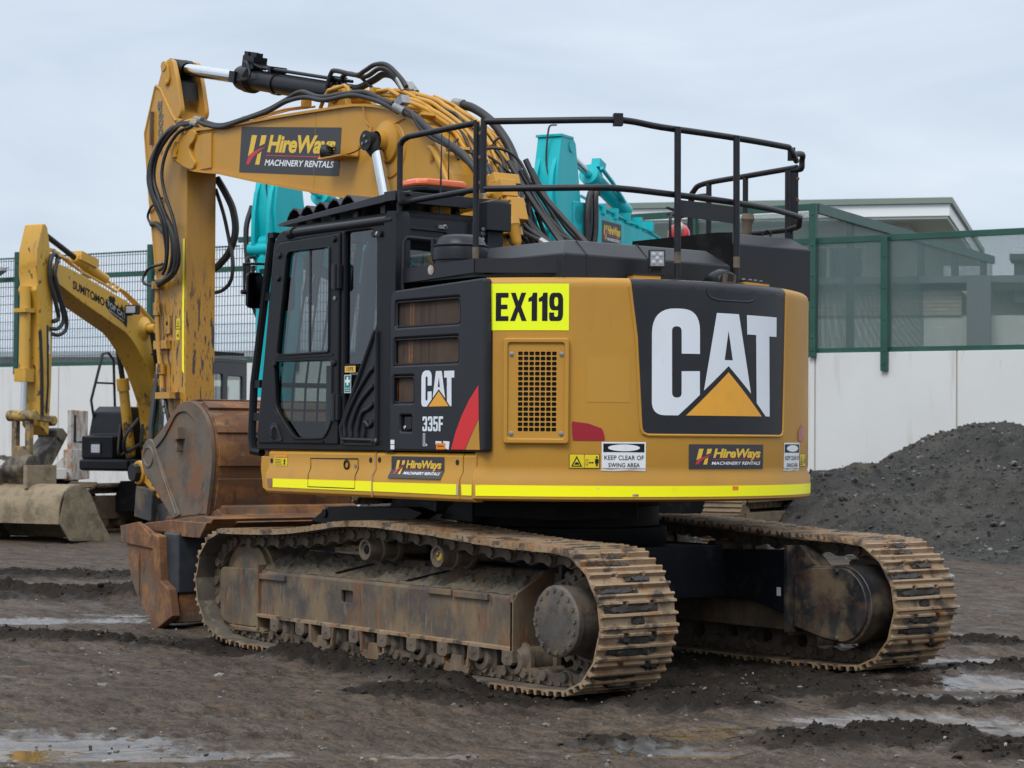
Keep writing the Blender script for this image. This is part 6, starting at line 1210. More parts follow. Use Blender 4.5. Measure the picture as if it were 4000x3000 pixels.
q.prism(sh3+[(3.48,.03)]+[(4.1+(a-4.1)*.93, .45+(b-.45)*.93) for a,b in sh3[::-1]], -.9, 1.05, 'y'); q.prism(rpoly([(3.34,.0),(3.42,.0),(4.35,.02),(4.60,.30),(4.45,.80),(4.2,.87),(4.0,.82),(3.85,.70),(3.66,.40)],.05), 1.03, 1.06, 'y'); q.prism(rpoly([(3.34,.0),(3.42,.0),(4.35,.02),(4.60,.30),(4.45,.80),(4.2,.87),(4.0,.82),(3.85,.70),(3.66,.40)],.05), -.93, -.9, 'y'); q.box(3.8,4.5,-.35,-.28,.8,1.1); q.box(3.8,4.5,.28,.35,.8,1.15); q.build('grading_bucket', MUDST, SAR, bevel=.01)
q = MB()
for y_ in (-1.15,): q.tube([(.9,y_,1.62),(1.05,y_,2.2),(.75,y_,3.0),(.60,y_,3.02),(.45,y_,2.9),(.40,y_,2.1)], .022, 6); q.tube([(.95,y_,2.5),(.43,y_,2.5)],.018,6); q.tube([(1.2,-1.22,1.5),(1.28,-1.3,1.5),(1.28,-1.3,1.95)],.018,6)
q.box(1.215,1.255,-1.0,-.78,1.28,1.50); q.build('grab_rail', RAILM, SM)
q = MB(); q.box(1.245,1.26,-.98,-.80,1.32,1.46); q.build('headlamp', [LENS], SM, bevel=.01)
hoses('boom_hose', [(.03,[(1.0,-.1,1.5),(1.4,-.15,1.35),(1.55,-.05,1.6),(1.4,.1,1.9)]),(.025,[(1.0,.15,1.5),(1.45,.2,1.4),(1.5,.25,1.8)]),(.022,[(1.1,.3,1.4),(1.35,.35,1.6),(1.3,.4,2.2)]),(.022,[(1.1,-.3,1.4),(1.4,-.3,1.3),(1.3,-.35,1.8)])], par=SM, n=6)
# --- two blue-green machines beyond
TB = [(5.0,4.62),(4.45,4.64),(4.2,4.58),(3.25,4.47),(2.72,4.42),(2.2,4.36),(1.7,4.15),(1.2,3.6),(.9,2.9),(.7,1.9),(.6,1.2),(1.0,1.2),(1.2,1.9),(1.6,2.8),(2.1,3.5),(2.6,3.82),(3.6,3.98),(4.6,4.15),(5.0,4.25)]
TA = [(5.33,5.42),(4.98,5.42),(4.90,5.36),(4.84,5.10),(4.78,4.83),(4.74,4.62),(4.72,4.45),(4.76,4.2),(4.84,3.7),(4.92,3.0),(4.97,1.9),(5.15,1.85),(5.22,2.6),(5.28,3.6),(5.34,4.1),(5.44,4.45),(5.47,4.75),(5.43,5.0),(5.38,5.2)]
def teal(label, C, dz, sgn):
    bp = [(a,b+dz) for a,b in TB]; ap = [(a,b+dz*(b > 2.5)) for a,b in TA]
    m_, bo_, ar_ = machine('excavator', label, C, TEAL, bp, ap, .19, .17, dict(half=1.7, w=1.05, cabm=GREYCAB, front=TEAL, cws=.78))
    D = lambda a,y,b: (a,y,b+dz)
    q = MB(); q.cyl(D(2.95,0,4.70),D(4.12,0,5.06),.105); q.cyl(D(4.0,0,5.02),D(4.16,0,5.07),.135,n=24); q.obox(D(3.95,.05,5.20),((1,0,.3),(0,1,0),(-.3,0,1)),(.10,.06,.06)); q.build('arm_cylinder', TEAL, bo_); q = MB(); q.cyl(D(4.1,0,5.05),D(4.95,0,5.30),.055); q.build('piston_rod', CHROME, bo_)
    q = MB()
    for k,o_ in enumerate((.05,.09,.13)): q.tube([D(4.4,.17-.08*k,4.62+o_),D(3.2,.17-.08*k,4.47+o_),D(2.6,.17-.08*k,4.42+o_),D(2.1,.17-.08*k,4.33+o_),D(1.6,.17-.08*k,4.08+o_)], .022, 6)
    for x_ in (4.1,3.7,3.3,2.9,2.5): q.obox(D(x_,.1,4.44+.05*(x_-2.5)+.08),((1,0,.1),(0,1,0),(-.1,0,1)),(.03,.12,.07))
    q.tube([D(4.05,.14,5.15),D(3.7,.14,5.0),D(3.3,.14,4.78)],.028,6); build_each(q, 'hydraulic_pipe', TEAL, bo_)
    q = MB()
    for y_ in (-.11,.11): q.prism([(5.40,5.12+dz),(5.49,4.95+dz),(5.54,4.7+dz),(5.55,4.35+dz),(5.50,4.15+dz),(5.36,3.95+dz),(5.30,3.9+dz),(5.30,5.1+dz)], y_-.026, y_+.026, 'y')
    q.cyl(D(5.46,-.2,4.25),D(5.46,.2,4.25),.085); q.cyl(D(5.46,.2,4.25),D(5.46,.22,4.25),.05); q.cyl(D(4.86,-.19,4.45),D(4.86,.19,4.45),.12); q.cyl(D(5.05,-.185,5.30),D(5.05,.185,5.30),.07); q.box(5.0,5.36,-.18,.18,5.40+dz,5.43+dz); build_each(q, 'arm_rib', TEAL, ar_)
    q = MB(); q.cyl(D(5.42,0,4.30),D(5.44,0,4.12),.075); q.cyl(D(5.42,-.06,4.33),D(5.42,.06,4.33),.09); q.tube([D(5.44,0,4.14),(5.47,0,2.4+dz)], .095, 14); q.build('bucket_cylinder', TEAL, ar_); q = MB(); q.cyl((5.47,0,2.4+dz),(5.48,0,1.7),.05); q.build('piston_rod', CHROME, ar_)
    q = MB(); q.tube(crom([D(5.43,.02,5.40),D(5.43,.05,5.52),D(5.30,.08,5.55)],4),.012,6); q.tube(crom([D(5.43,.02,5.40),D(5.425,.0,5.1),D(5.44,.05,4.8),D(5.44,.05,4.5)],4),.012,6)
    q.tube(crom([D(4.5,.22,4.72),D(4.62,.24,4.75),D(4.72,.24,4.5),D(4.72,.24,4.1),D(4.8,.2,3.7)],5),.04,8); q.tube(crom([D(4.4,.24,4.75),D(4.45,.26,4.85),D(4.55,.28,4.7),D(4.56,.28,4.2),D(4.7,.22,3.6)],5),.045,8); q.tube(crom([D(4.5,.2,4.6),D(4.66,.26,4.66),D(4.66,.26,4.3),D(4.75,.22,3.8)],5),.03,8)
    q.tube(crom([D(5.43,-.2,4.8),D(5.5,-.24,4.5),D(5.48,-.22,4.0),D(5.42,-.2,3.6)],5),.035,8); q.tube(crom([D(5.5,-.1,4.15),D(5.62,-.15,4.1),D(5.56,-.15,3.7),D(5.45,-.1,3.4)],5),.022,8)
    build_each(q, 'arm_hose', RUBBER, ar_)
    q = MB(); hire_sign(q, lambda a,b,l: (4.14-.62*a, .193+.001*l, 4.16+dz+.30*b-.01*a), (0,1,2,3)); q.build('hire_sign', [SIGNG, SIGNY, DREDV, WHITE], bo_, recalc=False, shade=False)
    for sy in (1,-1):
        q = MB(); q.cyl((1.1,sy*.36,1.25),(1.7,sy*.36,2.3),.09); q.cyl((1.6,sy*.36,2.2),(2.1,sy*.36,3.2+dz),.05); q.build('boom_cylinder', TEAL, m_)
    q = MB(); q.cyl((4.75,-.2,1.85),(5.5,-.2,1.75),.06); q.obox((5.1,0,1.6),((1,0,0),(0,1,0),(0,0,1)),(.3,.2,.15)); q.prism([(5.4,1.45),(4.75,1.45),(4.5,1.0),(4.45,.55),(4.7,.2),(5.3,.05),(5.6,.15)], -.55, .55, 'y'); q.build('bucket', RUST, ar_, bevel=.01)
    tag(m_, group='blue-green excavators parked behind the main one')
    return m_
teal('blue-green excavator whose raised boom shows above the tail hand rail', (2.85,31.5), 0, 1)
teal('blue-green excavator whose arm stands between the yellow boom and the cab door', (-.66,31.5), -.30, 1)

# rusty flat trailer and white cabin behind the yellow machine on the left
x_, y_, _ = W(-9.0, 41.5); tl = thing('flatbed_trailer', 'rusty flat deck trailer with a chipped white end panel behind the weathered excavator', 'trailer', (x_, y_, 0), YAW-math.pi/2)
q = MB(); q.box(-2.2,.55,-.9,.9,.80,.92); q.box(-2.2,.55,-.95,-.9,.78,.98); q.box(-2.0,-1.0,-.5,.5,.92,1.02); q.build('deck', PALEW, tl, bevel=.01)
q = MB()
for x0_ in (-1.7,-.6):
    for y0_ in (-.8,.6): q.lathe([(0,0),(.25,0),(.40,.03),(.40,.2),(.25,.22),(0,.22)], (x0_,y0_,.40), (0,1,0), 20)
q.box(-2.0,.5,-.4,.4,.45,.8); build_each(q, 'wheel', GREASE, tl)
q = MB(); q.box(.45,.62,-.8,.9,.75,1.35); q.box(.50,.58,-.7,.9,1.3,2.1); q.prism([(.1,.92),(.5,.92),(.5,1.25)], -.8,-.75,'y'); q.build('end_panel', PALEW, tl, bevel=.02)
q = MB(); q.tube([(-.3,-.8,1.0),(-.7,-.7,1.2),(-1.1,-.7,1.15)],.03,6); q.obox((-.5,-.75,1.08),((1,0,-.35),(0,1,0),(.35,0,1)),(.4,.06,.02)); q.build('ramp', FRAME, tl)
x_, y_, _ = W(-5.9, 42.0); vn = thing('tanker_trailer', 'pale polished tank trailer half hidden behind the weathered excavator', 'trailer', (x_, y_, 0), YAW-math.pi/2)
q = MB(); q.lathe([(0,0),(.38,.03),(.5,.15),(.5,2.1),(.38,2.25),(0,2.28)], (-1.4,0,1.0), (1,0,0), 24); q.build('tank', mk('polished_tank',(.6,.62,.63),.25,.6), vn)
q = MB(); q.box(-1.2,.8,-.4,.4,.38,.55); 
for y0_ in (-.5,.32): q.lathe([(0,0),(.2,0),(.36,.03),(.36,.18),(0,.2)], (-.2,y0_,.36), (0,1,0), 20)
q.build('running_gear', GREASE, vn)

# ================================================================== WALL, SCREEN FENCE, HOUSES
P0 = Vector((33.82,-10.83,0)); WU = Vector((-.9414,-.3374,0)).normalized(); WN = Vector((-WU.y, WU.x, 0)); WN = WN if WN.dot(Vector((CX,CY,0))-P0) > 0 else -WN
def wp(s, off, z): p = P0+WU*s+WN*off; return Vector((p.x,p.y,z))
WALLM = mk('white_wall_paint', (.62,.62,.605), .75, layers=[dict(c=(.54,.53,.51), s=.6, lo=.4, hi=.7, a=.5), dict(c=(.40,.36,.29), s=2.5, st=(1.6,1,.15), lo=.58, hi=.74, a=.6), dict(c=(.30,.26,.20), s=4, lo=.5, hi=.7, a=.6, z=(1.1,.2)), dict(c=(.40,.28,.12), s=5, st=(1,1,.3), lo=.62, hi=.7, a=.6, z=(2.6,3.2)), dict(c=(.20,.17,.13), s=9, st=(1,1,1), lo=.72, hi=.75, a=.7, z=(2.0,.6))], bump=(40,.003))
CONC = mk('joint_sealant', (.34,.32,.27), .9)
GREENP = mk('dark_green_paint', (.012,.062,.045), .45, layers=[dict(c=(.02,.10,.07), s=2, lo=.45, hi=.7, a=.6), dict(c=(.05,.06,.05), s=9, lo=.6, hi=.75, a=.5)])
def mesh_mat(name, sx, sz, wx, wz, col):
    m = bpy.data.materials.new(name); m.use_nodes = True; t = m.node_tree; b = t.nodes['Principled BSDF']; b.inputs['Base Color'].default_value = (*col,1); b.inputs['Roughness'].default_value = .5
    tcn = nn(t,'ShaderNodeTexCoord'); sp = nn(t,'ShaderNodeSeparateXYZ'); t.links.new(tcn.outputs['UV'], sp.inputs[0]); hs = []
    for i,(sc,w) in enumerate(((sx,wx),(sz,wz))):
        a = nn(t,'ShaderNodeMath',operation='MULTIPLY'); a.inputs[1].default_value = 1/sc; t.links.new(sp.outputs[i], a.inputs[0])
        f = nn(t,'ShaderNodeMath',operation='FRACT'); t.links.new(a.outputs[0], f.inputs[0]); l = nn(t,'ShaderNodeMath',operation='LESS_THAN'); l.inputs[1].default_value = w/sc; t.links.new(f.outputs[0], l.inputs[0]); hs.append(l)
    mx = nn(t,'ShaderNodeMath',operation='MAXIMUM'); t.links.new(hs[0].outputs[0], mx.inputs[0]); t.links.new(hs[1].outputs[0], mx.inputs[1])
    tr = nn(t,'ShaderNodeBsdfTransparent'); ms = nn(t,'ShaderNodeMixShader'); t.links.new(mx.outputs[0], ms.inputs[0]); t.links.new(tr.outputs[0], ms.inputs[1]); t.links.new(b.outputs[0], ms.inputs[2])
    t.links.new(ms.outputs[0], t.nodes['Material Output'].inputs[0]); return m
WIRE = mesh_mat('welded_wire', .020, .022, .0095, .0070, (.075,.115,.108))
WIREL = mesh_mat('open_welded_wire', .078, .20, .022, .016, (.10,.13,.15))
wl_ = thing('boundary_wall', 'long white concrete panel wall with rust streaks below the green mesh fence', 'wall', tuple(P0), math.atan2(WU.y, WU.x))
# local: x along the wall, y towards (sign by WN)
SY = 1 if Vector((-WU.y,WU.x,0)).dot(WN) > 0 else -1
s0 = 20.40-2.65*20
for i in range(36):
    a = s0+2.65*i
    q = MB(); q.box(a+.012, a+2.638, -.20, 0, 0, 3.17) if SY > 0 else q.box(a+.012, a+2.638, 0, .20, 0, 3.17)
    q.build('panel', WALLM, wl_, bevel=.008)
q = MB(); q.box(s0, s0+2.65*36, *((-.17,-.02) if SY > 0 else (.02,.17)), 0, 3.15); q.build('panel_joint', CONC, wl_)
def fence(name, label, o, u, posts, rails, panels, pw=.13, face=1, wires=None):
    t = thing(name, label, 'fence', tuple(o), math.atan2(u.y,u.x))
    for s,z0,z1 in posts:
        q = MB(); q.box(s-pw/2,s+pw/2,*sorted((.02*face,.14*face)),z0,z1); q.box(s-pw*.2,s+pw*.2,*sorted((.14*face,.155*face)),z0+.1,z0+.18)
        for z in np.arange(z0+.35,z1,.55): q.bolts([(s,.14*face,z)],(0,face,0),.022,.014)
        q.build('post', GREENP, t, bevel=.006)
    for a,b,z0,z1 in rails:
        q = MB(); q.box(a,b,*sorted((-.06*face,.02*face)),z0,z1); q.build('rail', GREENP, t, bevel=.004)
    for pi_,(a,b,z0,z1) in enumerate(panels):
        q = MB(); q.add([(a,0,z0),(b,0,z0),(b,0,z1),(a,0,z1)], [(0,1,2,3)]); o_ = q.build('wire_mesh', wires[pi_] if wires else WIRE, t, recalc=False, shade=False)
        uv = o_.data.uv_layers.new(name='UVMap'); 
        for i_,(uu,vv) in enumerate(((a,z0),(b,z0),(b,z1),(a,z1))): uv.data[i_].uv = (uu,vv)
    return t
ps = [-12.5,-8,-3.5,.555,4.6,8.66,12.9,17.96]
fence('mesh_fence', 'dark green steel mesh fence standing along the top of the white wall', P0+WN*(-.06), WU,
      [(s,3.0,5.80) for s in ps]+[(20.37,3.1,5.85)]+[(s,2.84,5.2) for s in (21.74,25.6,29.5,33.4,37.3)],
      [(-14,48,3.17,3.26),(-14,48,5.13,5.24),(7.0,20.37,5.74,5.86),(-14,7,5.66,5.685)],
      [(-14,12.9,3.2,5.70),(12.9,20.37,3.2,5.72),(20.37,48,3.2,5.18)], face=SY, wires=[WIREL,WIRE,WIRE])
RV = (Vector((18.37,-25.81,0))-Vector((14.64,-17.69,0))).normalized()
fence('mesh_fence', 'taller green mesh fence running back from the wall, in front of the pale house', Vector((14.64,-17.75,0)), RV,
      [(.08,3.0,5.85),(2.15,3.0,5.85),(4.45,3.0,5.85),(6.7,3.0,5.85),(9.2,3.0,5.85),(11.5,3,5.85)], [(0,12,5.68,5.86),(0,12,3.1,3.24)], [(0,12,3.2,5.7)], pw=.16, face=1)
q = thing('flood_lamp', 'small grey flood lamp on the green fence post at the far left', 'lamp', tuple(wp(.35,.1,5.45)), math.atan2(WU.y,WU.x))
a = MB(); a.obox((-.25,.1*SY,-.12),((1,0,.45),(0,1,0),(-.45,0,1)),(.20,.10,.05)); a.build('housing', GALV, q, bevel=.01); a = MB(); a.tube([(0,0,0),(-.12,.05*SY,-.02)],.02,6); a.build('bracket', GALV, q)
# --- pale house on the right
WBOARD = mk('weatherboard', (.52,.51,.45), .7, layers=[dict(c=(.44,.43,.37), s=1.5, lo=.4, hi=.7, a=.5)])
def brickm(name, c1, c2, mort, sc):
    m = bpy.data.materials.new(name); m.use_nodes = True; t = m.node_tree; b = t.nodes['Principled BSDF']; tcn = nn(t,'ShaderNodeTexCoord'); br = nn(t,'ShaderNodeTexBrick', i_Scale=sc); br.inputs['Color1'].default_value=(*c1,1); br.inputs['Color2'].default_value=(*c2,1); br.inputs['Mortar'].default_value=(*mort,1)
    br.inputs['Mortar Size'].default_value=.03; br.inputs['Brick Width'].default_value=1.0; br.inputs['Row Height'].default_value=.33
    sx = nn(t,'ShaderNodeSeparateXYZ'); cb2 = nn(t,'ShaderNodeCombineXYZ'); ad = nn(t,'ShaderNodeMath',operation='ADD'); t.links.new(tcn.outputs['Object'], sx.inputs[0]); t.links.new(sx.outputs[0], ad.inputs[0]); t.links.new(sx.outputs[1], ad.inputs[1]); t.links.new(ad.outputs[0], cb2.inputs[0]); t.links.new(sx.outputs[2], cb2.inputs[1]); t.links.new(cb2.outputs[0], br.inputs['Vector']); t.links.new(br.outputs[0], b.inputs['Base Color']); b.inputs['Roughness'].default_value=.85; return m
BRICK = brickm('pale_brick', (.46,.43,.36), (.38,.35,.29), (.25,.235,.2), 4.0)
SOFF = mk('soffit_paint', (.55,.59,.54), .6); FASC = mk('fascia_white', (.72,.74,.73), .5); GUTT = mk('gutter_green', (.17,.21,.18), .5); PALEG = mk('pale_green_render', (.60,.64,.585), .8, layers=[dict(c=(.52,.55,.50), s=.8, lo=.4, hi=.7, a=.5)]); ROOFG = mk('grey_roof_steel', (.16,.17,.18), .5); WINM = mk('window_dark', (.05,.055,.065), .1); DARKW = mk('dark_plinth', (.07,.075,.085), .8)
ROOFP = mk('pale_roof_sheet', (.33,.37,.40), .6, layers=[dict(c=(.24,.27,.29), s=1.2, st=(1,.2,1), lo=.4, hi=.7, a=.6)])
L2W = lambda lat, dep: Vector(W(lat, dep))
Bc = L2W(9.61,47.0); dl = (RH*-.97+FH*.22).normalized(); dr_ = (RH*.278+FH*1.0).normalized()
def off(a,b): return Bc+dl*a+dr_*b
hs = thing('house', 'pale two storey house with a deep white eave above the right end of the fence', 'house', (Bc.x,Bc.y,0))
def rel(p,z): return (p.x-Bc.x, p.y-Bc.y, z)
def quad(mb, a0,a1,b0,b1,z0,z1,m=0):
    c = [off(a0,b0),off(a1,b0),off(a1,b1),off(a0,b1)]; mb.loft([[rel(p,z0) for p in c],[rel(p,z1) for p in c]], m)
q = MB(); quad(q,.95,14,1.0,12,0,6.55); q.build('wall', WBOARD, hs)
q = MB(); quad(q,.02,15,.02,13,6.54,6.595); q.build('soffit', SOFF, hs)
q = MB(); quad(q,-.03,15,-.03,13,6.60,6.86); q.build('fascia', FASC, hs)
q = MB(); quad(q,-.10,15,-.10,13,6.87,7.0)
c = [off(-.1,-.1),off(15,-.1),off(15,13),off(-.1,13)]; r1 = [off(5,6),off(10,6.4)]
q.add([rel(p,7.0) for p in c]+[rel(r1[0],7.15),rel(r1[1],7.15)], [(0,1,5,4),(1,2,5),(2,3,4,5),(3,0,4)]); q.build('roof', GUTT, hs)
for a0,a1,z0,z1 in ((2.0,3.5,4.55,6.0),(4.1,7.2,4.4,6.05),(8.4,10,4.4,6.0)):
    q = MB(); c = [(a0-.07,z0-.07),(a1+.07,z0-.07),(a1+.07,z1+.07),(a0-.07,z1+.07)]; q.add([rel(off(a,.985),z) for a,z in c], [(0,1,2,3)]); q.add([rel(off((a0+a1)/2+d,.97),z) for d,z in ((-.04,z0),(.04,z0),(.04,z1),(-.04,z1))],[(0,1,2,3)]); wf = q.build('window', FASC, hs, recalc=False)
    for u0,u1 in ((a0,(a0+a1)/2-.04),((a0+a1)/2+.04,a1)):
        q = MB(); q.add([rel(off(a,.975),z) for a,z in ((u0,z0),(u1,z0),(u1,z1),(u0,z1))],[(0,1,2,3)]); q.build('pane', WINM, wf, recalc=False)
for i in range(28):
    z = 3.0+.125*i; 
q = MB()
for i in range(30): 
    z = 2.9+.125*i; q.add([rel(off(a,.985-.0),zz) for a,zz in ((.95,z),(14,z),(14,z+.012),(.95,z+.012))],[(0,1,2,3)]) if False else quad(q,.935,14,.98,1.0,z,z+.10)
q.build('board', WBOARD, hs)
gb = thing('garage', 'low pale green rendered garage with a grey gutter, seen through the mesh fence', 'garage', (Bc.x,Bc.y,0))
q = MB(); quad(q,-6,12,-3.2,-1.2,0,4.2); q.build('wall', PALEG, gb); q = MB(); quad(q,-.5,12.02,-3.24,-1.15,4.2,4.72); q.build('brick_band', BRICK, gb)
q = MB(); quad(q,-6,12.1,-3.5,-1,4.86,5.0); q.build('gutter', ROOFG, gb); q = MB(); quad(q,-6,12.05,-3.3,-1,0,2.95); q.build('plinth', DARKW, gb); q = MB(); quad(q,-1.1,-.62,-3.6,-3.1,0,5.0); q.build('pier', ROOFG, gb)
h2 = thing('house', 'grey tile roofed house with a square chimney at the right edge of the fence', 'house', (Bc.x,Bc.y,0))
q = MB(); quad(q,-9,-.4,6,12,0,5.3); q.build('wall', WBOARD, h2); q = MB()
c = [off(-9.5,5.3),off(-.2,5.3),off(-.2,12.5),off(-9.5,12.5)]; q.add([rel(p,5.3) for p in c]+[rel(off(-3,9),6.5),rel(off(-7,9),6.5)],[(0,1,4,5),(1,2,4),(2,3,5,4),(3,0,5),(0,1,2,3)]); q.build('roof', ROOFG, h2)
q = MB(); quad(q,-2.0,-1.2,5.4,6.4,5.0,6.05); quad(q,-2.1,-1.1,5.3,6.5,6.05,6.2); q.build('chimney', DARKW, h2)
h3 = thing('house', 'long low building with a pale sheet roof behind the left part of the fence', 'house', W(-9,56)); hx = Vector(W(-9,56))
def q3(mb,l0,l1,d0,d1,z0,z1):
    c = [Vector(W(a,b))-hx for a,b in ((l0,d0),(l1,d0+(l1-l0)*-.25),(l1,d1+(l1-l0)*-.25),(l0,d1))]; mb.loft([[(p.x,p.y,z0) for p in c],[(p.x,p.y,z1) for p in c]])
q = MB(); q3(q,-24,6,59,70,0,3.75); q.build('wall', PALEG, h3)
q = MB(); c = [Vector(W(a,b))-hx for a,b in ((-24,58.4),(6.5,50.8),(6.5,62),(-24,70))]; q.add([(c[0].x,c[0].y,3.65),(c[1].x,c[1].y,3.65),(c[2].x,c[2].y,5.0),(c[3].x,c[3].y,5.3),(c[0].x,c[0].y,3.8),(c[1].x,c[1].y,3.8)],[(4,5,2,3),(0,1,5,4)]); q.build('roof', ROOFP, h3)
for l0 in (-13.5,-10.2,-5.2,-2.2):
    q = MB(); q3(q,l0,l0+1.3,58.93-.25*(l0+24),59.2-.25*(l0+24),2.9,3.5); q.build('window', WINM, h3)

# ================================================================== GROUND
def hsh(ix, iy, sd): 
    h = (ix*374761393+iy*668265263+sd*974711) & 0xffffffff; h = ((h ^ (h >> 13))*1274126177) & 0xffffffff; return ((h ^ (h >> 16)) & 0xffff)/65535.0
def vnoise(x, y, sd):
    ix = np.floor(x).astype(np.int64); iy = np.floor(y).astype(np.int64); fx_ = x-ix; fy_ = y-iy; u = fx_*fx_*(3-2*fx_); v = fy_*fy_*(3-2*fy_)
    return (hsh(ix,iy,sd)*(1-u)+hsh(ix+1,iy,sd)*u)*(1-v)+(hsh(ix,iy+1,sd)*(1-u)+hsh(ix+1,iy+1,sd)*u)*v
def fbm(x, y, sd, oct=5, ro=.5):
    s = 0; a = 1; t = 0
    for i in range(oct): s = s+a*(vnoise(x*2**i+17.3*i, y*2**i+9.1*i, sd+i)-.5); t += a; a *= ro
    return s/t
def sm(x, a, b): t = np.clip((x-a)/(b-a), 0, 1); return t*t*(3-2*t)
PUD = [(-2.45,11.05,.62,.34),(-1.75,10.75,.5,.16),(-2.75,10.78,.35,.16),(-1.18,12.2,.24,.16),(1.05,11.75,.62,.22),(.75,10.9,.38,.14),(3.25,14.2,.7,.24),(3.1,15.6,.8,.16),(2.75,11.75,.5,.16),(3.1,13.0,.55,.2),(-4.6,18.4,1.3,.16),(-2.9,18.9,.6,.12),(3.0,17.6,.7,.3),(2.2,12.2,.5,.16),(-.35,10.75,.35,.1)]
# ridges of churned clods: (lat0,dep0,lat1,dep1,width,height)
RID = [(-6.5,16.7,-2.2,16.35,.34,.15),(-2.4,16.3,-1.3,15.9,.3,.10),(-7,21.0,-3.3,20.5,.5,.20),(-3.6,20.2,-2.6,20.6,.4,.25),(-7,24.2,-3.6,24.0,.7,.10),(1.25,11.25,2.6,11.3,.36,.15),(2.2,10.75,3.4,10.95,.3,.09),(1.9,12.9,3.6,12.7,.32,.10),(.3,11.0,.9,11.15,.22,.05),(2.9,14.9,4.2,15.0,.25,.07),(2.6,16.5,4.5,16.6,.3,.09),(-1.0,13.3,.25,12.9,.3,.05),(.55,13.0,1.6,12.6,.35,.09)]
def ground_h(lat, dep):
    wx = CX+FH.x*dep+RH.x*lat; wy = CY+FH.y*dep+RH.y*lat
    near = 1-sm(dep, 26, 60)
    tyre = np.zeros_like(lat)
    for d0,sl,wd in ((12.55,.05,.19),(14.55,.07,.19),(11.45,-.03,.16)):
        t = dep-(d0+sl*lat); tyre = tyre+np.exp(-(t/wd)**4)*(-.016+.011*np.clip(np.sin(lat*31+np.abs(t)*16)*2.2,-1,1))*np.clip(fbm(lat*.8,dep*.8,61,2)*3+.55,0,1)
    wz = fbm(lat*.5, dep*1.1, 3, 3)*.3
    h = tyre+fbm(lat*.35+5, dep*9, 15, 4, .55)*.022+fbm(lat*.55, dep*.8, 1, 3)*.075+fbm(lat*2.2+wz, dep*4.2, 5, 4)*.034+fbm(lat*8, dep*12, 9, 5, .62)*.025*(.35+1.3*np.clip(fbm(lat*.9,dep*1.6,13,3)*2+.5,0,1))
    h += -np.abs(fbm(lat*1.1, dep*5.5+wz*3, 21, 3))*.06+.012
    cl = np.zeros_like(lat)
    for a,b,c,d,w,hh in RID:
        L = math.hypot(c-a, d-b); ux, uy = (c-a)/L, (d-b)/L; s = (lat-a)*ux+(dep-b)*uy; t = -(lat-a)*uy+(dep-b)*ux
        m = np.exp(-(t/w)**2)*sm(s,-.25,.3)*(1-sm(s,L-.3,L+.25)); h = h+hh*.8*m*(.5+.85*np.clip(fbm(lat*3, dep*4, 31, 3)+.35,0,1)); cl = np.maximum(cl, m)
    # churned soil along the near track's outer side; clod mask also darkens ground beneath the machine
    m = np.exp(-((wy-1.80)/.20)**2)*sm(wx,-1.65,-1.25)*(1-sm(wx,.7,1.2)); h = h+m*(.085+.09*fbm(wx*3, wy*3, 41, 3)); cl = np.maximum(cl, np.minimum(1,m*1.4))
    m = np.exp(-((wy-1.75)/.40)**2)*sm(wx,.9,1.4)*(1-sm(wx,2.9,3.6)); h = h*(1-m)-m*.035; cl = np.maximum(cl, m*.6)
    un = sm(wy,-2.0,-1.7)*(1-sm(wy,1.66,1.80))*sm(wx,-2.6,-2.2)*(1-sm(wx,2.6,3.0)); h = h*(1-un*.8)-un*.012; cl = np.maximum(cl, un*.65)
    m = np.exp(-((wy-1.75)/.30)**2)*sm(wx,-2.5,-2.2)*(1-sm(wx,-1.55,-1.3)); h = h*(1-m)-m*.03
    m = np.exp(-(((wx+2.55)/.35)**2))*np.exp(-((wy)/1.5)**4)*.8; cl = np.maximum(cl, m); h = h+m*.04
    cn = fbm(lat*13, dep*17, 51, 3, .65); cn2 = 1-np.abs(fbm(lat*8+3, dep*9, 57, 3, .6))*3.2
    h = h+cl*(cn*.10+np.clip(cn2,0,1)*.045-.015)
    wet = np.zeros_like(lat)
    for a,b,rx,ry in PUD:
        e_ = ((lat-a)/rx)**2+((dep-b)/ry)**2; m = np.exp(-e_*.9); h = h*(1-.5*np.exp(-e_*.7))-m*.055*(1-cl*.5); wet = np.maximum(wet, np.exp(-e_*.38))
    h = h*near-(1-near)*.02
    return h, cl*near, wet
def ax_(lo, hi, f0, f1, st, g):
    a = list(np.arange(f0, f1, st)); s = st; x = f1
    while x < hi: a.append(x); s *= g; x += s
    a.append(hi); s = st; x = f0; b = []
    while True:
        s *= g; x -= s
        if x < lo: b.append(lo); break
        b.append(x)
    return np.array(b[::-1]+a)
dg_ = np.concatenate([[-60,-30,-12,-4,1,4,6,7.3,8.2,8.8],np.arange(9.2,13.0,.021),np.arange(13.0,18,.033),ax_(18,900,18,24,.055,1.045)])
dg_ = np.unique(np.round(dg_,4)); lg_ = ax_(-700,700,-4.9,4.5,.024,1.06)
LL, DD = np.meshgrid(lg_, dg_); HH, CLO, WET = ground_h(LL, DD)
vx = CX+FH.x*DD+RH.x*LL; vy = CY+FH.y*DD+RH.y*LL
nv_, nu_ = LL.shape; co = np.stack([vx,vy,HH],-1).reshape(-1,3)
idx = np.arange(nv_*nu_).reshape(nv_,nu_); F = np.stack([idx[:-1,:-1],idx[:-1,1:],idx[1:,1:],idx[1:,:-1]],-1).reshape(-1,4)
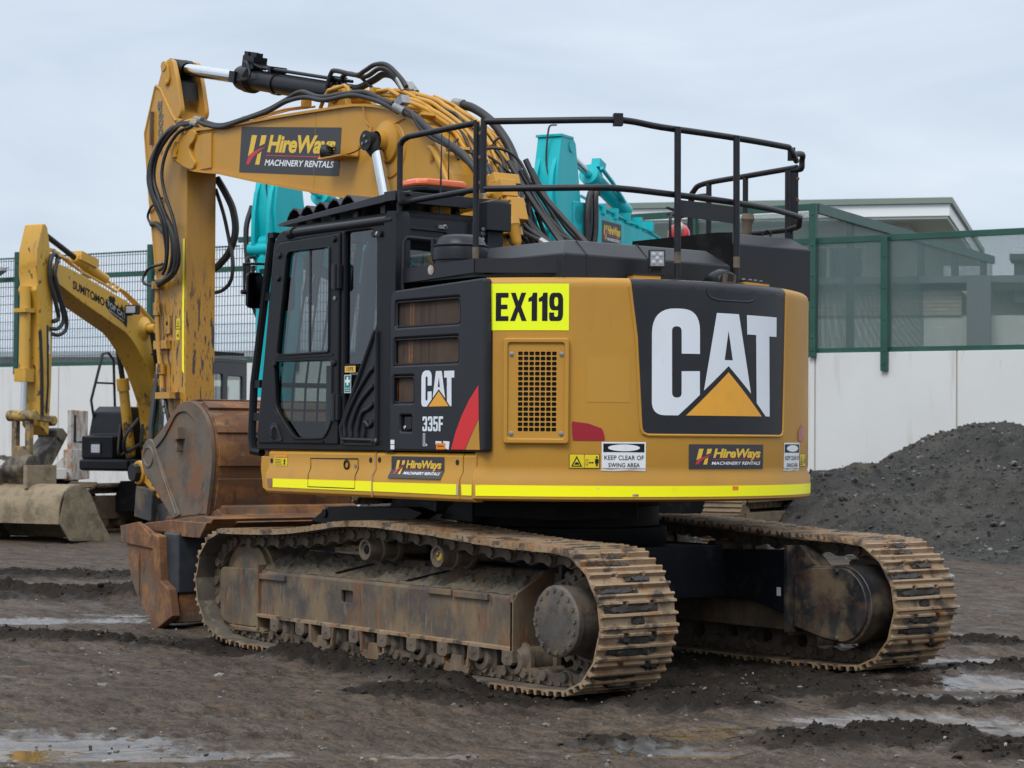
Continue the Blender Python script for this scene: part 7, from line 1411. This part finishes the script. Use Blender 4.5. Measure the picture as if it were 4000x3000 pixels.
gm = bpy.data.meshes.new('ground'); gm.vertices.add(len(co)); gm.vertices.foreach_set('co', co.ravel().astype(np.float32)); gm.loops.add(F.size); gm.loops.foreach_set('vertex_index', F.ravel().astype(np.int32)); gm.polygons.add(len(F)); gm.polygons.foreach_set('loop_start', np.arange(0,F.size,4,dtype=np.int32)); gm.polygons.foreach_set('loop_total', np.full(len(F),4,dtype=np.int32)); gm.update(); gm.validate()
gm.polygons.foreach_set('use_smooth', np.ones(len(gm.polygons),dtype=bool))
for nm, arr in (('clod',CLO),('wet',WET)):
    at = gm.attributes.new(nm,'FLOAT','POINT'); at.data.foreach_set('value', arr.ravel().astype(np.float32))
GND = bpy.data.objects.new('ground', gm); COL.objects.link(GND); tag(GND, kind='structure')
def ground_mat(name, far=False):
    m = bpy.data.materials.new(name); m.use_nodes = True; t = m.node_tree; b = t.nodes['Principled BSDF']; tcn = nn(t,'ShaderNodeTexCoord')
    def noise(sc, det=6, ro=.6, st=None):
        n = nn(t,'ShaderNodeTexNoise', i_Scale=sc, i_Detail=det, i_Roughness=ro)
        if st:
            mpn = nn(t,'ShaderNodeMapping'); mpn.inputs['Scale'].default_value = st; mpn.inputs['Rotation'].default_value = (0,0,-(YAW-math.pi/2)); t.links.new(tcn.outputs['Object'], mpn.inputs[0]); t.links.new(mpn.outputs[0], n.inputs['Vector'])
        else: t.links.new(tcn.outputs['Object'], n.inputs['Vector'])
        return n.outputs[0]
    def rng_(x, lo, hi, a=0, c=1):
        r = nn(t,'ShaderNodeMapRange'); r.inputs[1].default_value=lo; r.inputs[2].default_value=hi; r.inputs[3].default_value=a; r.inputs[4].default_value=c; t.links.new(x, r.inputs[0]); return r.outputs[0]
    def mix(f, a, c):
        x = nn(t,'ShaderNodeMixRGB'); t.links.new(f, x.inputs[0])
        if isinstance(a, tuple): x.inputs[1].default_value=(*a,1)
        else: t.links.new(a, x.inputs[1])
        x.inputs[2].default_value=(*c,1); return x.outputs[0]
    def math_(op, a, c):
        x = nn(t,'ShaderNodeMath',operation=op); x.use_clamp = op != 'ADD'
        t.links.new(a, x.inputs[0])
        if isinstance(c,(int,float)): x.inputs[1].default_value=c
        else: t.links.new(c, x.inputs[1])
        return x.outputs[0]
    c = mix(rng_(noise(.7,5,.55,(1,2.2,1)),.36,.64), (.070,.050,.037), (.104,.077,.057))
    c = mix(rng_(noise(1.3,5,.6,(1,1.8,1)),.52,.72,0,.8), c, (.098,.062,.043))
    c = mix(rng_(noise(1.1,6,.62,(.5,5,1)),.50,.66,0,.8), c, (.031,.024,.0195))
    c = mix(rng_(noise(6,7,.72,(.8,2.4,1)),.47,.60,0,.8), c, (.024,.0188,.0155))
    c = mix(rng_(noise(38,4,.6),.50,.62,0,.65), c, (.032,.026,.021))
    c = mix(rng_(noise(60,3,.5),.58,.66,0,.6), c, (.125,.108,.09))
    c = mix(rng_(noise(170,2,.5),.73,.77,0,.7), c, (.22,.20,.17))
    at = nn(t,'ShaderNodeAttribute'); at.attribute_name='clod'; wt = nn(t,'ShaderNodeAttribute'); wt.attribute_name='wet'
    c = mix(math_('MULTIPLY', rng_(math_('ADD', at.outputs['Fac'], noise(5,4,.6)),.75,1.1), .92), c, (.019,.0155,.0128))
    t.links.new(c, b.inputs['Base Color'])
    r = rng_(noise(2.2,5,.6,(1,2.6,1)),.40,.64,.80,.42)
    ww = rng_(math_('ADD', wt.outputs['Fac'], noise(6,5,.65,(1,2,1))),.86,1.12)
    mr = nn(t,'ShaderNodeMix',data_type='FLOAT'); t.links.new(ww, mr.inputs[0]); t.links.new(r, mr.inputs[2]); mr.inputs[3].default_value=.08
    t.links.new(mr.outputs[0], b.inputs['Roughness']); t.links.new(math_('ADD', rng_(ww,0,1,.13,.55), rng_(at.outputs['Fac'],.3,.9,0,-.10)), b.inputs['Specular IOR Level'])
    p = None
    for sc,ds in ((24,.016),(85,.006),(260,.002)):
        bp = nn(t,'ShaderNodeBump'); t.links.new(rng_(ww,0,1,.9,.06), bp.inputs['Strength']); bp.inputs['Distance'].default_value=ds; t.links.new(noise(sc,5,.65), bp.inputs['Height'])
        if p: t.links.new(p, bp.inputs['Normal'])
        p = bp.outputs[0]
    t.links.new(p, b.inputs['Normal']); return m
gm.materials.append(ground_mat('wet_yard_mud'))
# standing water: flat sheets lying in the hollows
WM = bpy.data.materials.new('muddy_water'); WM.use_nodes = True; b_ = WM.node_tree.nodes['Principled BSDF']; b_.inputs['Base Color'].default_value=(.135,.085,.038,1); b_.inputs['Roughness'].default_value=.035; b_.inputs['IOR'].default_value=1.33
_n = nn(WM.node_tree,'ShaderNodeTexNoise',i_Scale=9.0); _b = nn(WM.node_tree,'ShaderNodeBump'); _b.inputs['Distance'].default_value=.0012; WM.node_tree.links.new(_n.outputs[0],_b.inputs['Height']); WM.node_tree.links.new(_b.outputs[0], b_.inputs['Normal'])
for a,b,rx,ry in PUD:
    hh,_,_ = ground_h(np.array([[a+dx*rx*.5 for dx in (-1,-.5,0,.5,1)]]*3), np.array([[b+dy*ry*.4]*5 for dy in (-1,0,1)])); lv_ = float(np.percentile(hh, 58))
    q = MB(); q.add([W(a+rx*1.0*math.cos(R(t_)), b+ry*1.1*math.sin(R(t_)), lv_) for t_ in range(0,360,15)], [list(range(24))]); tag(q.build('water', WM, recalc=False), kind='structure')
# loose stones and clods
GRAVM = mk('loose_stone', (.12,.11,.10), .7, layers=[dict(c=(.30,.28,.25), s=1.7, lo=.5, hi=.62, a=.9), dict(c=(.04,.036,.032), s=2.3, lo=.5, hi=.6, a=.9), dict(c=(.26,.19,.12), s=1.1, lo=.6, hi=.66, a=.8)], bump=(60,.003))
CLODM = mk('dark_clod', (.019,.0158,.0128), .85, spec=.15, layers=[dict(c=(.045,.036,.028), s=9, lo=.45, hi=.65, a=.7)], bump=(70,.006))
ICO = bmesh.new(); bmesh.ops.create_icosphere(ICO, subdivisions=1, radius=1); IV = np.array([v.co[:] for v in ICO.verts]); IFc = np.array([[v.index for v in f.verts] for f in ICO.faces]); ICO.free()
def scatter(name, mat, P, S, seed, flat=.65):
    g = np.random.default_rng(seed); n = len(P); V = IV[None]*(1+g.normal(0,.22,(n,len(IV),1)))
    V = V*g.uniform(.65,1.3,(n,1,3))*np.array([1,1,flat]); an = g.uniform(0,6.28,n); ca, sa = np.cos(an)[:,None], np.sin(an)[:,None]
    x = V[...,0]*ca-V[...,1]*sa; y = V[...,0]*sa+V[...,1]*ca; V = np.stack([x,y,V[...,2]],-1)*S[:,None,None]+P[:,None,:]
    me = bpy.data.meshes.new(name); me.from_pydata(V.reshape(-1,3).tolist(), [], (IFc[None]+np.arange(n)[:,None,None]*len(IV)).reshape(-1,3).tolist()); me.materials.append(mat)
    o = bpy.data.objects.new(name, me); COL.objects.link(o); return o
g = np.random.default_rng(4)
n = 3000; dep = 9.3+(g.random(n)**1.6)*26; lat = (g.random(n)-.5)*dep*.58; h,c,w = ground_h(lat[None],dep[None]); h = h[0]
S = np.exp(g.normal(-5.1,.5,n))*(1+dep*.012); P = np.stack([CX+FH.x*dep+RH.x*lat, CY+FH.y*dep+RH.y*lat, h+S*.25],-1)
tag(scatter('gravel', GRAVM, P, S, 1), kind='stuff')
n = 70000; dep = 9.3+(g.random(n)**1.4)*17; lat = (g.random(n)-.5)*dep*.60; h,c,w = ground_h(lat[None],dep[None]); k_ = (g.random(n) < np.clip(c[0]*1.1-.3,0,1)*(w[0] < .35)); dep, lat, h = dep[k_], lat[k_], h[0][k_]
S = np.exp(g.normal(-4.75,.45,len(dep))); P = np.stack([CX+FH.x*dep+RH.x*lat, CY+FH.y*dep+RH.y*lat, h+S*.1],-1)
tag(scatter('mud', CLODM, P, S, 2, .7), kind='stuff')
# spoil heap of dark gravel on the right
PILEM = mk('dark_gravel', (.046,.044,.041), .9, spec=.2, layers=[dict(c=(.074,.068,.06), s=.9, lo=.42, hi=.62, a=.8), dict(c=(.02,.019,.018), s=5, lo=.5, hi=.64, a=.8), dict(c=(.14,.135,.125), s=26, lo=.62, hi=.68, a=.7), dict(c=(.10,.08,.055), s=2.2, lo=.6, hi=.7, a=.6)], bump=(16,.04,60,.015))
def pile(name, label, f, l0, l1, d0, d1, st, seed, nst):
    la = np.arange(l0,l1,st); de = np.arange(d0,d1,st*1.3); A, B = np.meshgrid(la, de); Hh = f(A,B)
    Hh = Hh+np.clip(Hh,0,.5)*(fbm(A*1.1,B*1.1,71,4)*.8-np.abs(fbm(A*.9+3,B*.9,79,3))*.5+.08+fbm(A*7,B*7,77,3,.6)*.2)-.06
    V = np.stack([CX+FH.x*B+RH.x*A, CY+FH.y*B+RH.y*A, Hh],-1).reshape(-1,3); c_ = V[:,:2].mean(0); ii = np.arange(A.size).reshape(A.shape); F_ = np.stack([ii[:-1,:-1],ii[:-1,1:],ii[1:,1:],ii[1:,:-1]],-1).reshape(-1,4)
    me = bpy.data.meshes.new(name); me.from_pydata((V-np.array([c_[0],c_[1],0])).tolist(), [], F_.tolist()); me.materials.append(PILEM); me.polygons.foreach_set('use_smooth',[True]*len(me.polygons))
    o = bpy.data.objects.new(name, me); COL.objects.link(o); o.location = (c_[0],c_[1],0); tag(o, label, 'gravel heap', 'heaps of dark gravel by the wall')
    g_ = np.random.default_rng(seed); pick = g_.choice(len(V), nst); ok = V[pick,2] > .02; pk = V[pick][ok]; S_ = np.exp(g_.normal(-4.5,.6,len(pk))); so = scatter(name+'_stone', GRAVM2, pk-np.array([c_[0],c_[1],0])+g_.normal(0,.05,(len(pk),3))*np.array([1,1,.1]), S_, seed, .8); so.name = 'stone'; so.parent = o; tag(so, kind='stuff')
    return o
GRAVM2 = mk('heap_stone', (.042,.040,.037), .8, layers=[dict(c=(.19,.185,.175), s=2.7, lo=.53, hi=.6, a=.9), dict(c=(.03,.028,.026), s=3.3, lo=.5, hi=.6, a=.9)], bump=(40,.006))
def pf(A,B):
    e1 = np.sqrt(((A-8.0)/4.6)**2+((B-33.2)/4.9)**2); e2 = np.sqrt(((A-5.3)/2.7)**2+((B-32.2)/3.4)**2); e3 = np.sqrt(((A-9.5)/3.5)**2+((B-30.2)/3.8)**2); e4 = np.sqrt(((A-3.0)/2.2)**2+((B-31)/3)**2)
    return np.maximum.reduce([1.97*(1-sm(e1,.0,1.25)), 1.25*(1-sm(e2,0,1.3)), 1.5*(1-sm(e3,0,1.25)), .35*(1-sm(e4,0,1.2))])
pile('gravel_heap', 'wide heap of dark grey gravel against the white wall', pf, 0, 14, 25.5, 36.2, .055, 5, 26000)
def pf2(A,B): return 1.25*(1-sm(np.sqrt(((A+1.0)/2.3)**2+((B-36.6)/1.6)**2),0,1.2))
pile('gravel_heap', 'small grey heap seen under the black and yellow tail, beyond the tracks', pf2, -4, 2.5, 34, 38.6, .09, 6, 2500)
